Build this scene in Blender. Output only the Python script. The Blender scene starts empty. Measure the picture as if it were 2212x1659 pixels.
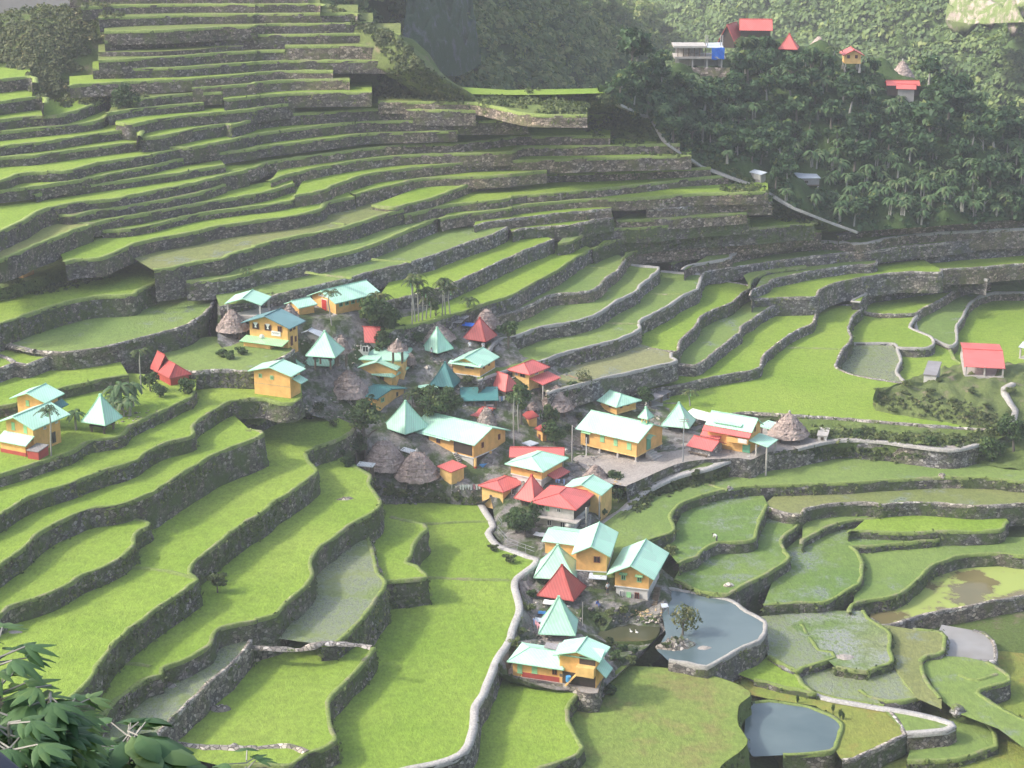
import bpy, bmesh, math, random
import numpy as np
from mathutils import Vector, Matrix
from mathutils.geometry import tessellate_polygon, delaunay_2d_cdt
from mathutils.bvhtree import BVHTree

# ------------------------------------------------------------------ camera, sky, sun
SC = bpy.context.scene
S = 1.2                      # metres per working unit
H = 81.0 * S                 # height of the viewpoint over the church yard
HFOV, PITCH = 30.0, 17.5
cam = bpy.data.objects.new('camera', bpy.data.cameras.new('camera'))
SC.collection.objects.link(cam)
cam.location = (0, 0, H)
cam.rotation_euler = (math.radians(90 - PITCH), 0, 0)
cam.data.sensor_fit = 'HORIZONTAL'
cam.data.angle = math.radians(HFOV)
cam.data.clip_start = 0.1
cam.data.clip_end = 5000
SC.camera = cam

SUN_DIR = Vector((-0.80, -0.12, 0.68)).normalized()      # towards the sun
sun = bpy.data.objects.new('sun', bpy.data.lights.new('sun', 'SUN'))
SC.collection.objects.link(sun)
sun.rotation_euler = SUN_DIR.to_track_quat('Z', 'Y').to_euler()
sun.data.energy = 4.2
sun.data.angle = math.radians(6)
sun.data.color = (1.0, 0.95, 0.86)

world = bpy.data.worlds.new('World')
SC.world = world
world.use_nodes = True
wn = world.node_tree
bg = wn.nodes['Background']
sky = wn.nodes.new('ShaderNodeTexSky')
sky.sky_type = 'NISHITA'
sky.sun_disc = False
sky.sun_elevation = math.asin(SUN_DIR.z)
sky.sun_rotation = math.atan2(SUN_DIR.x, SUN_DIR.y)
sky.air_density = 1.0
sky.dust_density = 4.0
sky.ozone_density = 0.6
wn.links.new(sky.outputs[0], bg.inputs[0])
bg.inputs[1].default_value = 0.15
SC.view_settings.view_transform = 'Standard'
SC.view_settings.look = 'None'
SC.view_settings.exposure = 1.22
SC.view_settings.gamma = 1.0
SC.cycles.max_bounces = 6
SC.cycles.diffuse_bounces = 3
SC.cycles.transparent_max_bounces = 6
SC.cycles.use_denoising = True

rng = np.random.default_rng(11)
R1 = random.Random(5)

# ------------------------------------------------------------------ pixel <-> world
FPX = 1106 / math.tan(math.radians(HFOV / 2))
CP, SP = math.cos(math.radians(PITCH)), math.sin(math.radians(PITCH))

def ray(U, V):
    x = (U - 1106) / FPX; y = -(V - 829.5) / FPX
    return Vector((x, CP + y * SP, -SP + y * CP))
def onz(U, V, z):
    d = ray(U, V); t = (z - H) / d.z
    return Vector((d.x * t, d.y * t, z))
def aty(U, V, y):
    d = ray(U, V); t = y / d.y
    return Vector((d.x * t, y, H + d.z * t))
def proj(p):
    z = p[2] - H
    fz = p[1] * CP - z * SP
    return 1106 + FPX * p[0] / fz, 829.5 - FPX * (p[1] * SP + z * CP) / fz
def zat(x, y, V):
    k = (829.5 - V) / FPX
    return (k * y * CP - y * SP) / (CP + k * SP) + H
def tile(c, r, x, y): return 553 * c + x / 4, 414.75 * r + y / 4
def pts(s):
    out = []; c = r = 0
    for tok in s.split():
        if ',' in tok:
            x, y = map(float, tok.split(',')); out.append(tile(c, r, x, y))
        else: c, r = int(tok[0]), int(tok[1])
    return out
CROP = dict(A=(860, 1080, 1), B=(1300, 1240, 1), C=(1640, 1240, 1), D=(1960, 1400, 1), E=(1400, 1600, 1),
            F=(1900, 1740, 1), G=(2250, 1560, 1), H=(2700, 1560, 1), I=(2080, 2080, 1), J=(1980, 2400, 1),
            K=(0, 1400, 4 / 3), L=(2600, 40, 1), M=(3200, 100, 1))
for _c in range(4):
    for _r in range(4): CROP['%d%d' % (_c, _r)] = (1024 * _c, 768 * _r, 1.70667)
def cr(c, p):
    ox, oy, k = CROP[c]
    return ox / 1.8517 + p[0] * .146484 * k, oy / 1.8517 + p[1] * .146484 * k

# ------------------------------------------------------------------ object helpers
COL = SC.collection
def tag(o, label=None, cat=None, group=None, kind=None):
    if label: o['label'] = label
    if cat: o['category'] = cat
    if group: o['group'] = group
    if kind: o['kind'] = kind
    return o
def empty(name, loc, rz=0.0):
    o = bpy.data.objects.new(name, None); COL.objects.link(o)
    o.location = loc; o.rotation_euler = (0, 0, rz); o.empty_display_size = .3
    return o
def link(name, me, parent=None, loc=None):
    o = bpy.data.objects.new(name, me); COL.objects.link(o)
    if parent: o.parent = parent
    if loc is not None: o.location = loc
    return o
def mesh(name, V, Fs, mats, midx=None, smooth=False, attr=None, attr2=None):
    """faces all of one size (numpy) or a list of lists"""
    V = np.asarray(V, dtype=np.float32).reshape(-1, 3)
    me = bpy.data.meshes.new(name)
    if isinstance(Fs, np.ndarray):
        n, k = Fs.shape
        me.vertices.add(len(V)); me.vertices.foreach_set('co', V.ravel())
        me.loops.add(n * k); me.loops.foreach_set('vertex_index', Fs.astype(np.int32).ravel())
        me.polygons.add(n); me.polygons.foreach_set('loop_start', np.arange(0, n * k, k, dtype=np.int32))
        try: me.polygons.foreach_set('loop_total', np.full(n, k, dtype=np.int32))
        except Exception: pass
        me.update(calc_edges=True)
    else:
        me.from_pydata([tuple(v) for v in V], [], Fs); me.update()
    if not isinstance(mats, (list, tuple)): mats = [mats]
    for m in mats: me.materials.append(m)
    if midx is not None: me.polygons.foreach_set('material_index', np.asarray(midx, dtype=np.int32))
    if smooth: me.polygons.foreach_set('use_smooth', np.ones(len(me.polygons), dtype=bool))
    if attr is not None:
        a = me.attributes.new('rnd', 'FLOAT', 'FACE'); a.data.foreach_set('value', np.asarray(attr, dtype=np.float32))
    return me
def recentred(name, V, Fs, mats, parent=None, **k):
    V = np.asarray(V, dtype=np.float64).reshape(-1, 3)
    c = np.array([V[:, 0].mean(), V[:, 1].mean(), V[:, 2].min()])
    o = link(name, mesh(name, V - c, Fs, mats, **k), parent, c if parent is None else None)
    if parent is not None: o.location = Vector(c) - parent.location
    return o

class MB:
    """collects simple solids into one mesh"""
    def __init__(s): s.v = []; s.f = []; s.m = []
    def add(s, v, f, m=0):
        b = len(s.v); s.v += [tuple(p) for p in v]; s.f += [[i + b for i in q] for q in f]; s.m += [m] * len(f)
    def box(s, x0, x1, y0, y1, z0, z1, m=0):
        s.add([(x0, y0, z0), (x1, y0, z0), (x1, y1, z0), (x0, y1, z0), (x0, y0, z1), (x1, y0, z1), (x1, y1, z1), (x0, y1, z1)],
              [[3, 2, 1, 0], [4, 5, 6, 7], [0, 1, 5, 4], [1, 2, 6, 5], [2, 3, 7, 6], [3, 0, 4, 7]], m)
    def slab(s, q, t, m=0):
        """quad or triangle q (counter-clockwise seen from above) thickened downwards by t"""
        n = len(q); q = [Vector(p) for p in q]
        v = q + [p - Vector((0, 0, t)) for p in q]
        f = [list(range(n)), list(range(2 * n - 1, n - 1, -1))] + [[i, i + n, (i + 1) % n + n, (i + 1) % n] for i in range(n)]
        s.add(v, f, m)
    def tube(s, ps, rs, k=7, m=0, cap=True):
        rings = []
        ps = [Vector(p) for p in ps]
        for i, p in enumerate(ps):
            t = (ps[min(i + 1, len(ps) - 1)] - ps[max(i - 1, 0)]).normalized()
            a = t.cross(Vector((0.3, 1, 0.1))).normalized(); b = t.cross(a)
            r = rs[i] if isinstance(rs, (list, tuple)) else rs
            rings.append([p + a * r * math.cos(j * 2 * math.pi / k) + b * r * math.sin(j * 2 * math.pi / k) for j in range(k)])
        v = [q for r in rings for q in r]
        f = [[i * k + j, i * k + (j + 1) % k, (i + 1) * k + (j + 1) % k, (i + 1) * k + j] for i in range(len(ps) - 1) for j in range(k)]
        if cap: f += [list(range(k))[::-1], [len(v) - k + j for j in range(k)]]
        s.add(v, f, m)
    def build(s, name, mats, parent=None, loc=None, smooth=False):
        me = mesh(name, s.v, s.f, mats, midx=s.m, smooth=smooth)
        return link(name, me, parent, loc)

# ------------------------------------------------------------------ materials
MATS = {}
def nodes(name):
    m = bpy.data.materials.new(name); m.use_nodes = True; MATS[name] = m
    t = m.node_tree; b = t.nodes['Principled BSDF']; b.inputs['Roughness'].default_value = .9
    try: b.inputs['Specular IOR Level'].default_value = .2
    except Exception: pass
    return m, t, b
def N(t, typ, **k):
    n = t.nodes.new(typ)
    for a, v in k.items():
        if a.startswith('i_'):
            key = a[2:]
            key = int(key) if key.isdigit() else key.replace('_', ' ')
            n.inputs[key].default_value = v
        else: setattr(n, a, v)
    return n
def noise(t, vec, scale, detail=3, rough=.55, stretch=None):
    if stretch:
        mp = N(t, 'ShaderNodeMapping'); mp.inputs['Scale'].default_value = stretch[:3]
        if len(stretch) > 3: mp.inputs['Rotation'].default_value = (0, 0, stretch[3])
        t.links.new(vec, mp.inputs[0]); vec = mp.outputs[0]
    n = N(t, 'ShaderNodeTexNoise'); n.inputs['Scale'].default_value = scale
    n.inputs['Detail'].default_value = detail; n.inputs['Roughness'].default_value = rough
    t.links.new(vec, n.inputs['Vector']); return n.outputs[0]
def ramp(t, fac, stops, interp='LINEAR'):
    r = N(t, 'ShaderNodeValToRGB'); r.color_ramp.interpolation = interp
    e = r.color_ramp.elements
    while len(e) < len(stops): e.new(.5)
    for i, (p, c) in enumerate(stops):
        e[i].position = p; e[i].color = (*c, 1) if len(c) == 3 else c
    t.links.new(fac, r.inputs[0]); return r.outputs[0]
def mix(t, fac, a, b, mode='MIX'):
    m = N(t, 'ShaderNodeMixRGB', blend_type=mode)
    for s, v in ((0, fac), (1, a), (2, b)):
        if isinstance(v, (int, float)): m.inputs[s].default_value = v
        elif isinstance(v, (tuple, list)): m.inputs[s].default_value = (*v[:3], 1)
        else: t.links.new(v, m.inputs[s])
    return m.outputs[0]
def bump(t, b, h, strength=.5, dist=.1):
    n = N(t, 'ShaderNodeBump'); n.inputs['Strength'].default_value = strength; n.inputs['Distance'].default_value = dist
    t.links.new(h, n.inputs['Height']); t.links.new(n.outputs[0], b.inputs['Normal'])
def geo(t): return N(t, 'ShaderNodeNewGeometry').outputs['Position']
def objc(t): return N(t, 'ShaderNodeTexCoord').outputs['Object']

def scl(c, k): return tuple(min(1, x * k) for x in c)

def field_mat(name, c, c2, patch=.35, water=0.0, third=None, wcol=(.16, .19, .17)):
    m, t, b = nodes(name); p = geo(t)
    big = noise(t, p, .055, 3, .6)
    mid = noise(t, p, .9, 4, .7)
    fine = noise(t, p, 3.2, 3, .8, (1.0, .45, 1, .5))
    col = ramp(t, big, [(.33, c), (.67, c2)])
    if third: col = mix(t, ramp(t, noise(t, p, .16, 4, .7), [(.5, (0, 0, 0)), (.66, (1, 1, 1))]), col, third)
    k = ramp(t, fine, [(.25, (1 - patch,) * 3), (.5, (1, 1, 1)), (.78, (1 + patch * .9,) * 3)])
    col = mix(t, 1, col, k, 'MULTIPLY')
    k2 = ramp(t, mid, [(.28, (1 - patch * .6,) * 3), (.7, (1.16, 1.14, 1.1))])
    col = mix(t, 1, col, k2, 'MULTIPLY')
    if water:
        wm = ramp(t, noise(t, p, .22, 4, .62), [(.62 - water * .35, (0, 0, 0)), (.78 - water * .35, (1, 1, 1))])
        wf = mix(t, 1, wm, ramp(t, noise(t, p, 2.2, 3, .8, (1, .6, 1, .4)), [(.38, (0, 0, 0)), (.55, (1, 1, 1))]), 'MULTIPLY')
        col = mix(t, wf, col, wcol)
        rr = ramp(t, wf, [(0, (.9,) * 3), (1, (.12,) * 3)]); t.links.new(rr, b.inputs['Roughness'])
        b.inputs['Specular IOR Level'].default_value = .5
    t.links.new(col, b.inputs['Base Color'])
    bump(t, b, fine, .6, .25)
    return m
BR = (.180, .285, .036); BR2 = (.235, .325, .055)
F_MAT = dict(
    b=field_mat('rice_bright', BR, BR2, .30),
    m=field_mat('rice_green', (.135, .215, .045), (.175, .245, .055), .26, .12),
    k=field_mat('rice_deep_green', (.105, .19, .035), (.15, .225, .045), .34, .35, wcol=(.19, .22, .2)),
    v=field_mat('rice_olive', (.15, .19, .05), (.20, .215, .075), .34, .2),
    g=field_mat('dry_grass', (.135, .19, .05), (.20, .225, .07), .4),
    w=field_mat('rice_flooded', (.16, .22, .07), (.21, .245, .10), .26, .75, wcol=(.21, .235, .165)),
    t=field_mat('rice_pale', (.22, .255, .075), (.26, .27, .10), .22),
    y=field_mat('rice_straw', (.38, .34, .17), (.44, .38, .2), .2),
    d=field_mat('rice_muddy', (.19, .21, .085), (.25, .25, .12), .28, .3),
    o=field_mat('rice_weedy', (.165, .25, .05), (.20, .255, .065), .36, .0, (.215, .205, .075)),
    x=field_mat('rice_ochre', (.19, .26, .05), (.215, .225, .055), .26, .0, (.25, .205, .06)),
    r=field_mat('rice_reeds', (.13, .205, .05), (.22, .25, .12), .55, .55, wcol=(.27, .29, .26)),
)
def water_mat(name, c, c2, weed=None):
    m, t, b = nodes(name); p = geo(t)
    col = ramp(t, noise(t, p, .12, 3), [(.35, c), (.65, c2)])
    rough = .06
    if weed:
        wk = ramp(t, noise(t, p, .17, 6, .62), [(.47, (0, 0, 0)), (.52, (1, 1, 1))])
        col = mix(t, wk, col, weed)
        t.links.new(ramp(t, wk, [(0, (.08,) * 3), (1, (.95,) * 3)]), b.inputs['Roughness'])
    else: b.inputs['Roughness'].default_value = rough
    b.inputs['Specular IOR Level'].default_value = .5
    b.inputs['IOR'].default_value = 1.33
    t.links.new(col, b.inputs['Base Color'])
    bump(t, b, noise(t, p, 2.5, 2), .06, .05)
    return m
F_MAT['p'] = water_mat('pond_water', (.085, .125, .135), (.13, .175, .18))
F_MAT['q'] = water_mat('pond_dark_water', (.055, .06, .03), (.08, .085, .045))
F_MAT['a'] = water_mat('pond_algae_water', (.14, .125, .055), (.19, .16, .075), (.30, .36, .10))
F_MAT['u'] = water_mat('pond_mud_water', (.22, .205, .18), (.33, .32, .31))

def earth_mat(name, c, c2, grass=None, gk=.5, stones=.0):
    m, t, b = nodes(name); p = geo(t)
    col = ramp(t, noise(t, p, .35, 5, .65), [(.3, c), (.7, c2)])
    if stones:
        v = N(t, 'ShaderNodeTexVoronoi'); v.inputs['Scale'].default_value = 1.5; t.links.new(p, v.inputs['Vector'])
        sc = ramp(t, v.outputs['Color'], [(.2, (.10, .095, .09)), (.8, (.36, .345, .33))])
        col = mix(t, ramp(t, noise(t, p, .3, 4, .7), [(.5 - stones * .2, (0, 0, 0)), (.62, (1, 1, 1))]), col, sc)
    if grass:
        gcol = mix(t, noise(t, p, 1.3, 4, .7), scl(grass, .7), scl(grass, 1.5))
        col = mix(t, ramp(t, noise(t, p, .28, 5, .7), [(.6 - gk * .4, (0, 0, 0)), (.72 - gk * .4, (1, 1, 1))]), col, gcol)
    col = mix(t, 1, col, ramp(t, noise(t, p, 3.5, 4, .8), [(.25, (.6,) * 3), (.7, (1.25,) * 3)]), 'MULTIPLY')
    t.links.new(col, b.inputs['Base Color'])
    bump(t, b, noise(t, p, 2.0, 5, .75), .9, .3)
    return m
F_MAT['e'] = earth_mat('packed_earth', (.34, .30, .27), (.44, .40, .365))
M_SLOPE = earth_mat('slope_earth', (.15, .13, .085), (.22, .19, .12), (.095, .135, .035), .7)
M_BANK = earth_mat('bank_grass', (.19, .165, .10), (.26, .22, .14), (.12, .165, .045), .75, .3)
M_VILL = earth_mat('village_earth', (.22, .20, .185), (.33, .305, .285), (.07, .10, .035), .38, .6)
M_JUNGLE = earth_mat('jungle_floor', (.035, .05, .02), (.06, .075, .03), (.05, .085, .025), .7)
M_SCRUB = earth_mat('scrub_soil', (.20, .17, .12), (.30, .24, .17), (.12, .155, .05), .7)

def stone_mat(name, dark, light, moss, mk=.45, scale=1.9):
    m, t, b = nodes(name); p = geo(t)
    wp = N(t, 'ShaderNodeVectorMath', operation='MULTIPLY'); wp.inputs[1].default_value = (1, 1, 1.45)
    t.links.new(p, wp.inputs[0])
    v = N(t, 'ShaderNodeTexVoronoi'); v.inputs['Scale'].default_value = scale; t.links.new(wp.outputs[0], v.inputs['Vector'])
    e = N(t, 'ShaderNodeTexVoronoi', feature='DISTANCE_TO_EDGE'); e.inputs['Scale'].default_value = scale; t.links.new(wp.outputs[0], e.inputs['Vector'])
    sep = N(t, 'ShaderNodeSeparateColor'); t.links.new(v.outputs['Color'], sep.inputs[0])
    col = ramp(t, sep.outputs[0], [(.1, dark), (.75, light), (.97, scl(light, 1.7))])
    tint = ramp(t, noise(t, p, .18, 4, .6), [(.35, (.82, .84, .92)), (.65, (1.15, 1.05, .92))])
    col = mix(t, 1, col, tint, 'MULTIPLY')
    gap = ramp(t, e.outputs[0], [(.0, (0, 0, 0)), (.075, (1, 1, 1))])
    col = mix(t, gap, scl(dark, .35), col)
    mcol = mix(t, noise(t, p, 2.2, 4, .8), scl(moss, .55), scl(moss, 1.6))
    col = mix(t, ramp(t, noise(t, p, .38, 6, .72), [(.62 - mk * .3, (0, 0, 0)), (.72 - mk * .2, (1, 1, 1))]), col, mcol)
    t.links.new(col, b.inputs['Base Color'])
    hh = mix(t, .4, gap, noise(t, p, 3.0, 4, .8))
    bump(t, b, hh, .9, .18)
    return m
M_WALL = stone_mat('terrace_stone', (.115, .11, .108), (.265, .25, .24), (.10, .12, .05), .4)
M_WALLG = stone_mat('terrace_stone_mossy', (.095, .09, .085), (.235, .22, .21), (.085, .115, .042), .7)
M_WALLB = stone_mat('terrace_stone_brown', (.14, .12, .10), (.31, .265, .225), (.145, .145, .07), .45)
M_WALLD = stone_mat('terrace_stone_dark', (.085, .078, .074), (.20, .18, .165), (.10, .115, .05), .45, 2.4)
M_ROCK = earth_mat('cliff_rock', (.075, .085, .095), (.15, .155, .17), (.045, .075, .04), .6)
M_ROCKP = earth_mat('cliff_rock_pale', (.26, .21, .18), (.42, .36, .32), (.13, .17, .06), .5)
M_COPE = stone_mat('coping_stone', (.22, .205, .185), (.40, .375, .34), (.13, .17, .05), .2, 1.6)
M_COPEW = earth_mat('coping_plaster', (.36, .34, .31), (.47, .45, .42))
M_CONC = earth_mat('path_concrete', (.42, .40, .375), (.54, .52, .49))
M_BUND = earth_mat('bund_grass', (.24, .245, .12), (.33, .32, .20), (.20, .26, .075), .6)
M_BUND_LIT = earth_mat('bund_grass_lit', (.26, .27, .12), (.36, .35, .20), (.235, .30, .09), .7)  # bund grass with the light on high rims put into its colour

def plain(name, c, rough=.8, var=.25, sc=2.0, spec=.3, stretch=None, metal=0):
    m, t, b = nodes(name); p = objc(t)
    col = mix(t, noise(t, p, sc, 4, .65, stretch), scl(c, 1 - var), scl(c, 1 + var))
    col = mix(t, 1, col, ramp(t, noise(t, p, .7, 5, .7), [(.3, (.78, .77, .75)), (.6, (1.06,) * 3)]), 'MULTIPLY')
    t.links.new(col, b.inputs['Base Color']); b.inputs['Roughness'].default_value = rough
    b.inputs['Specular IOR Level'].default_value = spec; b.inputs['Metallic'].default_value = metal
    return m
def roof_mat(name, c, dirt=(.25, .2, .15), dk=.35):
    m, t, b = nodes(name); p = objc(t)
    sheet = N(t, 'ShaderNodeTexVoronoi'); sheet.inputs['Scale'].default_value = .55; t.links.new(p, sheet.inputs['Vector'])
    sep = N(t, 'ShaderNodeSeparateColor'); t.links.new(sheet.outputs['Color'], sep.inputs[0])
    col = mix(t, sep.outputs[0], scl(c, .90), scl(c, 1.10))
    st = noise(t, p, 1.0, 4, .7, (2.2, 2.2, .35))
    col = mix(t, ramp(t, st, [(.48, (0, 0, 0)), (.8, (dk,) * 3)]), col, dirt)
    sep2 = N(t, 'ShaderNodeSeparateXYZ'); t.links.new(p, sep2.inputs[0])
    ad = N(t, 'ShaderNodeMath', operation='ADD'); t.links.new(sep2.outputs[0], ad.inputs[0]); t.links.new(sep2.outputs[1], ad.inputs[1])
    sn = N(t, 'ShaderNodeMath', operation='SINE'); ml = N(t, 'ShaderNodeMath', operation='MULTIPLY'); ml.inputs[1].default_value = 14
    t.links.new(ad.outputs[0], ml.inputs[0]); t.links.new(ml.outputs[0], sn.inputs[0])
    cr_ = ramp(t, sn.outputs[0], [(0, (.9,) * 3), (1, (1.05,) * 3)])
    col = mix(t, 1, col, cr_, 'MULTIPLY')
    t.links.new(col, b.inputs['Base Color'])
    b.inputs['Roughness'].default_value = .5; b.inputs['Specular IOR Level'].default_value = .35
    bump(t, b, sn.outputs[0], .25, .03)
    return m
RM = dict(mint=roof_mat('roof_mint', (.46, .76, .58), (.62, .74, .66), .5), red=roof_mat('roof_red', (.66, .16, .145), (.42, .15, .12), .4),
          dred=roof_mat('roof_dark_red', (.46, .085, .075), (.30, .10, .08), .4),
          teal=roof_mat('roof_teal', (.075, .24, .235), (.14, .3, .28), .4), slate=roof_mat('roof_blue_green', (.17, .32, .33), (.28, .4, .4), .4),
          white=roof_mat('roof_white', (.74, .77, .75), (.5, .52, .5), .5), grey=roof_mat('roof_grey', (.30, .29, .30), (.22, .17, .13), .6),
          tin=roof_mat('roof_tin', (.55, .60, .66), (.45, .42, .4), .4), lime=roof_mat('roof_pale_green', (.38, .68, .36), (.5, .66, .45), .4))
TRIM = dict(mint=plain('trim_mint', (.34, .62, .44)), red=plain('trim_red', (.50, .09, .08)), dred=plain('trim_dark_red', (.36, .07, .06)),
            teal=plain('trim_teal', (.06, .19, .19)), slate=plain('trim_blue_green', (.10, .21, .22)), white=plain('trim_white', (.7, .7, .68)),
            grey=plain('trim_grey', (.22, .2, .19)), tin=plain('trim_tin', (.45, .48, .52)), lime=plain('trim_green', (.25, .5, .25)))
WM = dict(o=plain('wall_orange', (.76, .44, .15), .85, .10, 1.5), y=plain('wall_yellow', (.80, .52, .20), .85, .10, 1.5),
          t=plain('wall_tan', (.50, .37, .21), .9, .14, 1.5), s=stone_mat('wall_stone', (.28, .26, .25), (.5, .48, .46), (.3, .29, .25), .1, 2.4),
          w=plain('wall_white', (.60, .58, .55), .9, .16, 1.2), d=plain('wall_dark_wood_and_shade', (.07, .055, .045), .9, .3, 3),  # the dark wood colour also serves the painted shade sheets
          g=plain('wall_grey', (.33, .32, .31), .9, .2, 2), r=plain('wall_red', (.42, .075, .06), .85, .15, 2),
          gr=plain('wall_green', (.12, .38, .22), .8, .12, 2), pw=plain('wall_weathered', (.50, .46, .43), .95, .3, 1.1))
M_POST = plain('post_concrete', (.46, .43, .40), .9, .18)
M_WOOD = plain('post_wood', (.17, .135, .10), .9, .3)
M_DARK = plain('window_dark', (.03, .032, .034), .25, .3, 1, .5)
M_SHUT = plain('shutter_green', (.30, .58, .30), .7, .1)
M_DOORG = plain('door_green', (.13, .38, .24), .7, .1)
M_DOORR = plain('door_red', (.50, .05, .04), .7, .1)
M_FRAMEW = plain('frame_white', (.72, .71, .68), .7, .08)
M_FRAMEB = plain('frame_brown', (.20, .07, .05), .8, .15)
M_BLUE = plain('tarp_blue', (.02, .17, .72), .5, .15, 1.5)
M_BLUET = plain('plastic_blue', (.08, .32, .66), .5, .15)
M_WHITE = plain('cloth_white', (.80, .80, .80), .9, .06)
M_METAL = plain('metal_grey', (.30, .31, .33), .5, .2)

def thatch_mat():
    m, t, b = nodes('thatch'); p = objc(t)
    s1 = noise(t, p, 3.2, 5, .75, (1, 1, .28)); s2 = noise(t, p, .9, 4, .7)
    lay = noise(t, p, 2.3, 3, .6, (.25, .25, 2.2))
    col = ramp(t, s1, [(.25, (.21, .17, .155)), (.5, (.40, .325, .295)), (.75, (.56, .47, .43))])
    col = mix(t, 1, col, ramp(t, s2, [(.3, (.75, .73, .72)), (.7, (1.15, 1.12, 1.08))]), 'MULTIPLY')
    col = mix(t, 1, col, ramp(t, lay, [(.32, (.6,) * 3), (.5, (1.06,) * 3)]), 'MULTIPLY')
    t.links.new(col, b.inputs['Base Color']); b.inputs['Roughness'].default_value = 1
    bump(t, b, mix(t, .5, s1, lay), 1, .25)
    return m
M_THATCH = thatch_mat()

def leaf_mat(name, stops, trans=.25, rough=.6):
    m, t, b = nodes(name)
    a = N(t, 'ShaderNodeAttribute', attribute_name='rnd')
    oi = N(t, 'ShaderNodeObjectInfo')
    ml = N(t, 'ShaderNodeMath', operation='MULTIPLY_ADD'); ml.inputs[1].default_value = .35; ml.inputs[2].default_value = -.175
    t.links.new(oi.outputs['Random'], ml.inputs[0])
    ad = N(t, 'ShaderNodeMath', operation='ADD', use_clamp=True); t.links.new(a.outputs['Fac'], ad.inputs[0]); t.links.new(ml.outputs[0], ad.inputs[1])
    col = ramp(t, ad.outputs[0], stops)
    t.links.new(col, b.inputs['Base Color']); b.inputs['Roughness'].default_value = rough
    b.inputs['Specular IOR Level'].default_value = .25
    tr = N(t, 'ShaderNodeBsdfTranslucent'); t.links.new(mix(t, 1, col, (1.25, 1.3, .6), 'MULTIPLY'), tr.inputs[0])
    mx = N(t, 'ShaderNodeMixShader'); mx.inputs[0].default_value = trans
    t.links.new(b.outputs[0], mx.inputs[1]); t.links.new(tr.outputs[0], mx.inputs[2])
    t.links.new(mx.outputs[0], t.nodes['Material Output'].inputs[0])
    return m
L_TREE = leaf_mat('leaf_tree', [(0, (.030, .062, .022)), (.5, (.058, .105, .034)), (.85, (.095, .155, .045)), (1, (.16, .20, .06))])
L_JUNG = leaf_mat('leaf_jungle', [(0, (.026, .058, .026)), (.5, (.048, .10, .042)), (.85, (.085, .15, .055)), (1, (.17, .21, .06))])
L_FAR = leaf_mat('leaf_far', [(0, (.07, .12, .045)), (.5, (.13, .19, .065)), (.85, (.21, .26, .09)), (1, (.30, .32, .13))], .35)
L_BANA = leaf_mat('leaf_banana', [(0, (.05, .105, .045)), (.6, (.095, .165, .065)), (1, (.17, .21, .10))], .3)
L_PALM = leaf_mat('leaf_palm', [(0, (.032, .058, .02)), (.6, (.07, .105, .033)), (1, (.17, .18, .055))])
L_WEED = leaf_mat('leaf_weed', [(0, (.05, .075, .025)), (.5, (.095, .13, .04)), (.85, (.15, .185, .06)), (1, (.23, .24, .10))])
L_SCRUB = leaf_mat('leaf_scrub', [(0, (.05, .075, .03)), (.5, (.10, .125, .05)), (.85, (.165, .175, .075)), (1, (.25, .23, .12))])
L_NEAR = leaf_mat('leaf_near', [(0, (.05, .105, .045)), (.6, (.11, .20, .085)), (1, (.20, .29, .10))], .3, .45)
M_BARK = plain('bark', (.16, .14, .12), .95, .3, 3)
M_BARKP = plain('bark_pale', (.33, .32, .29), .95, .2, 3)

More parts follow.
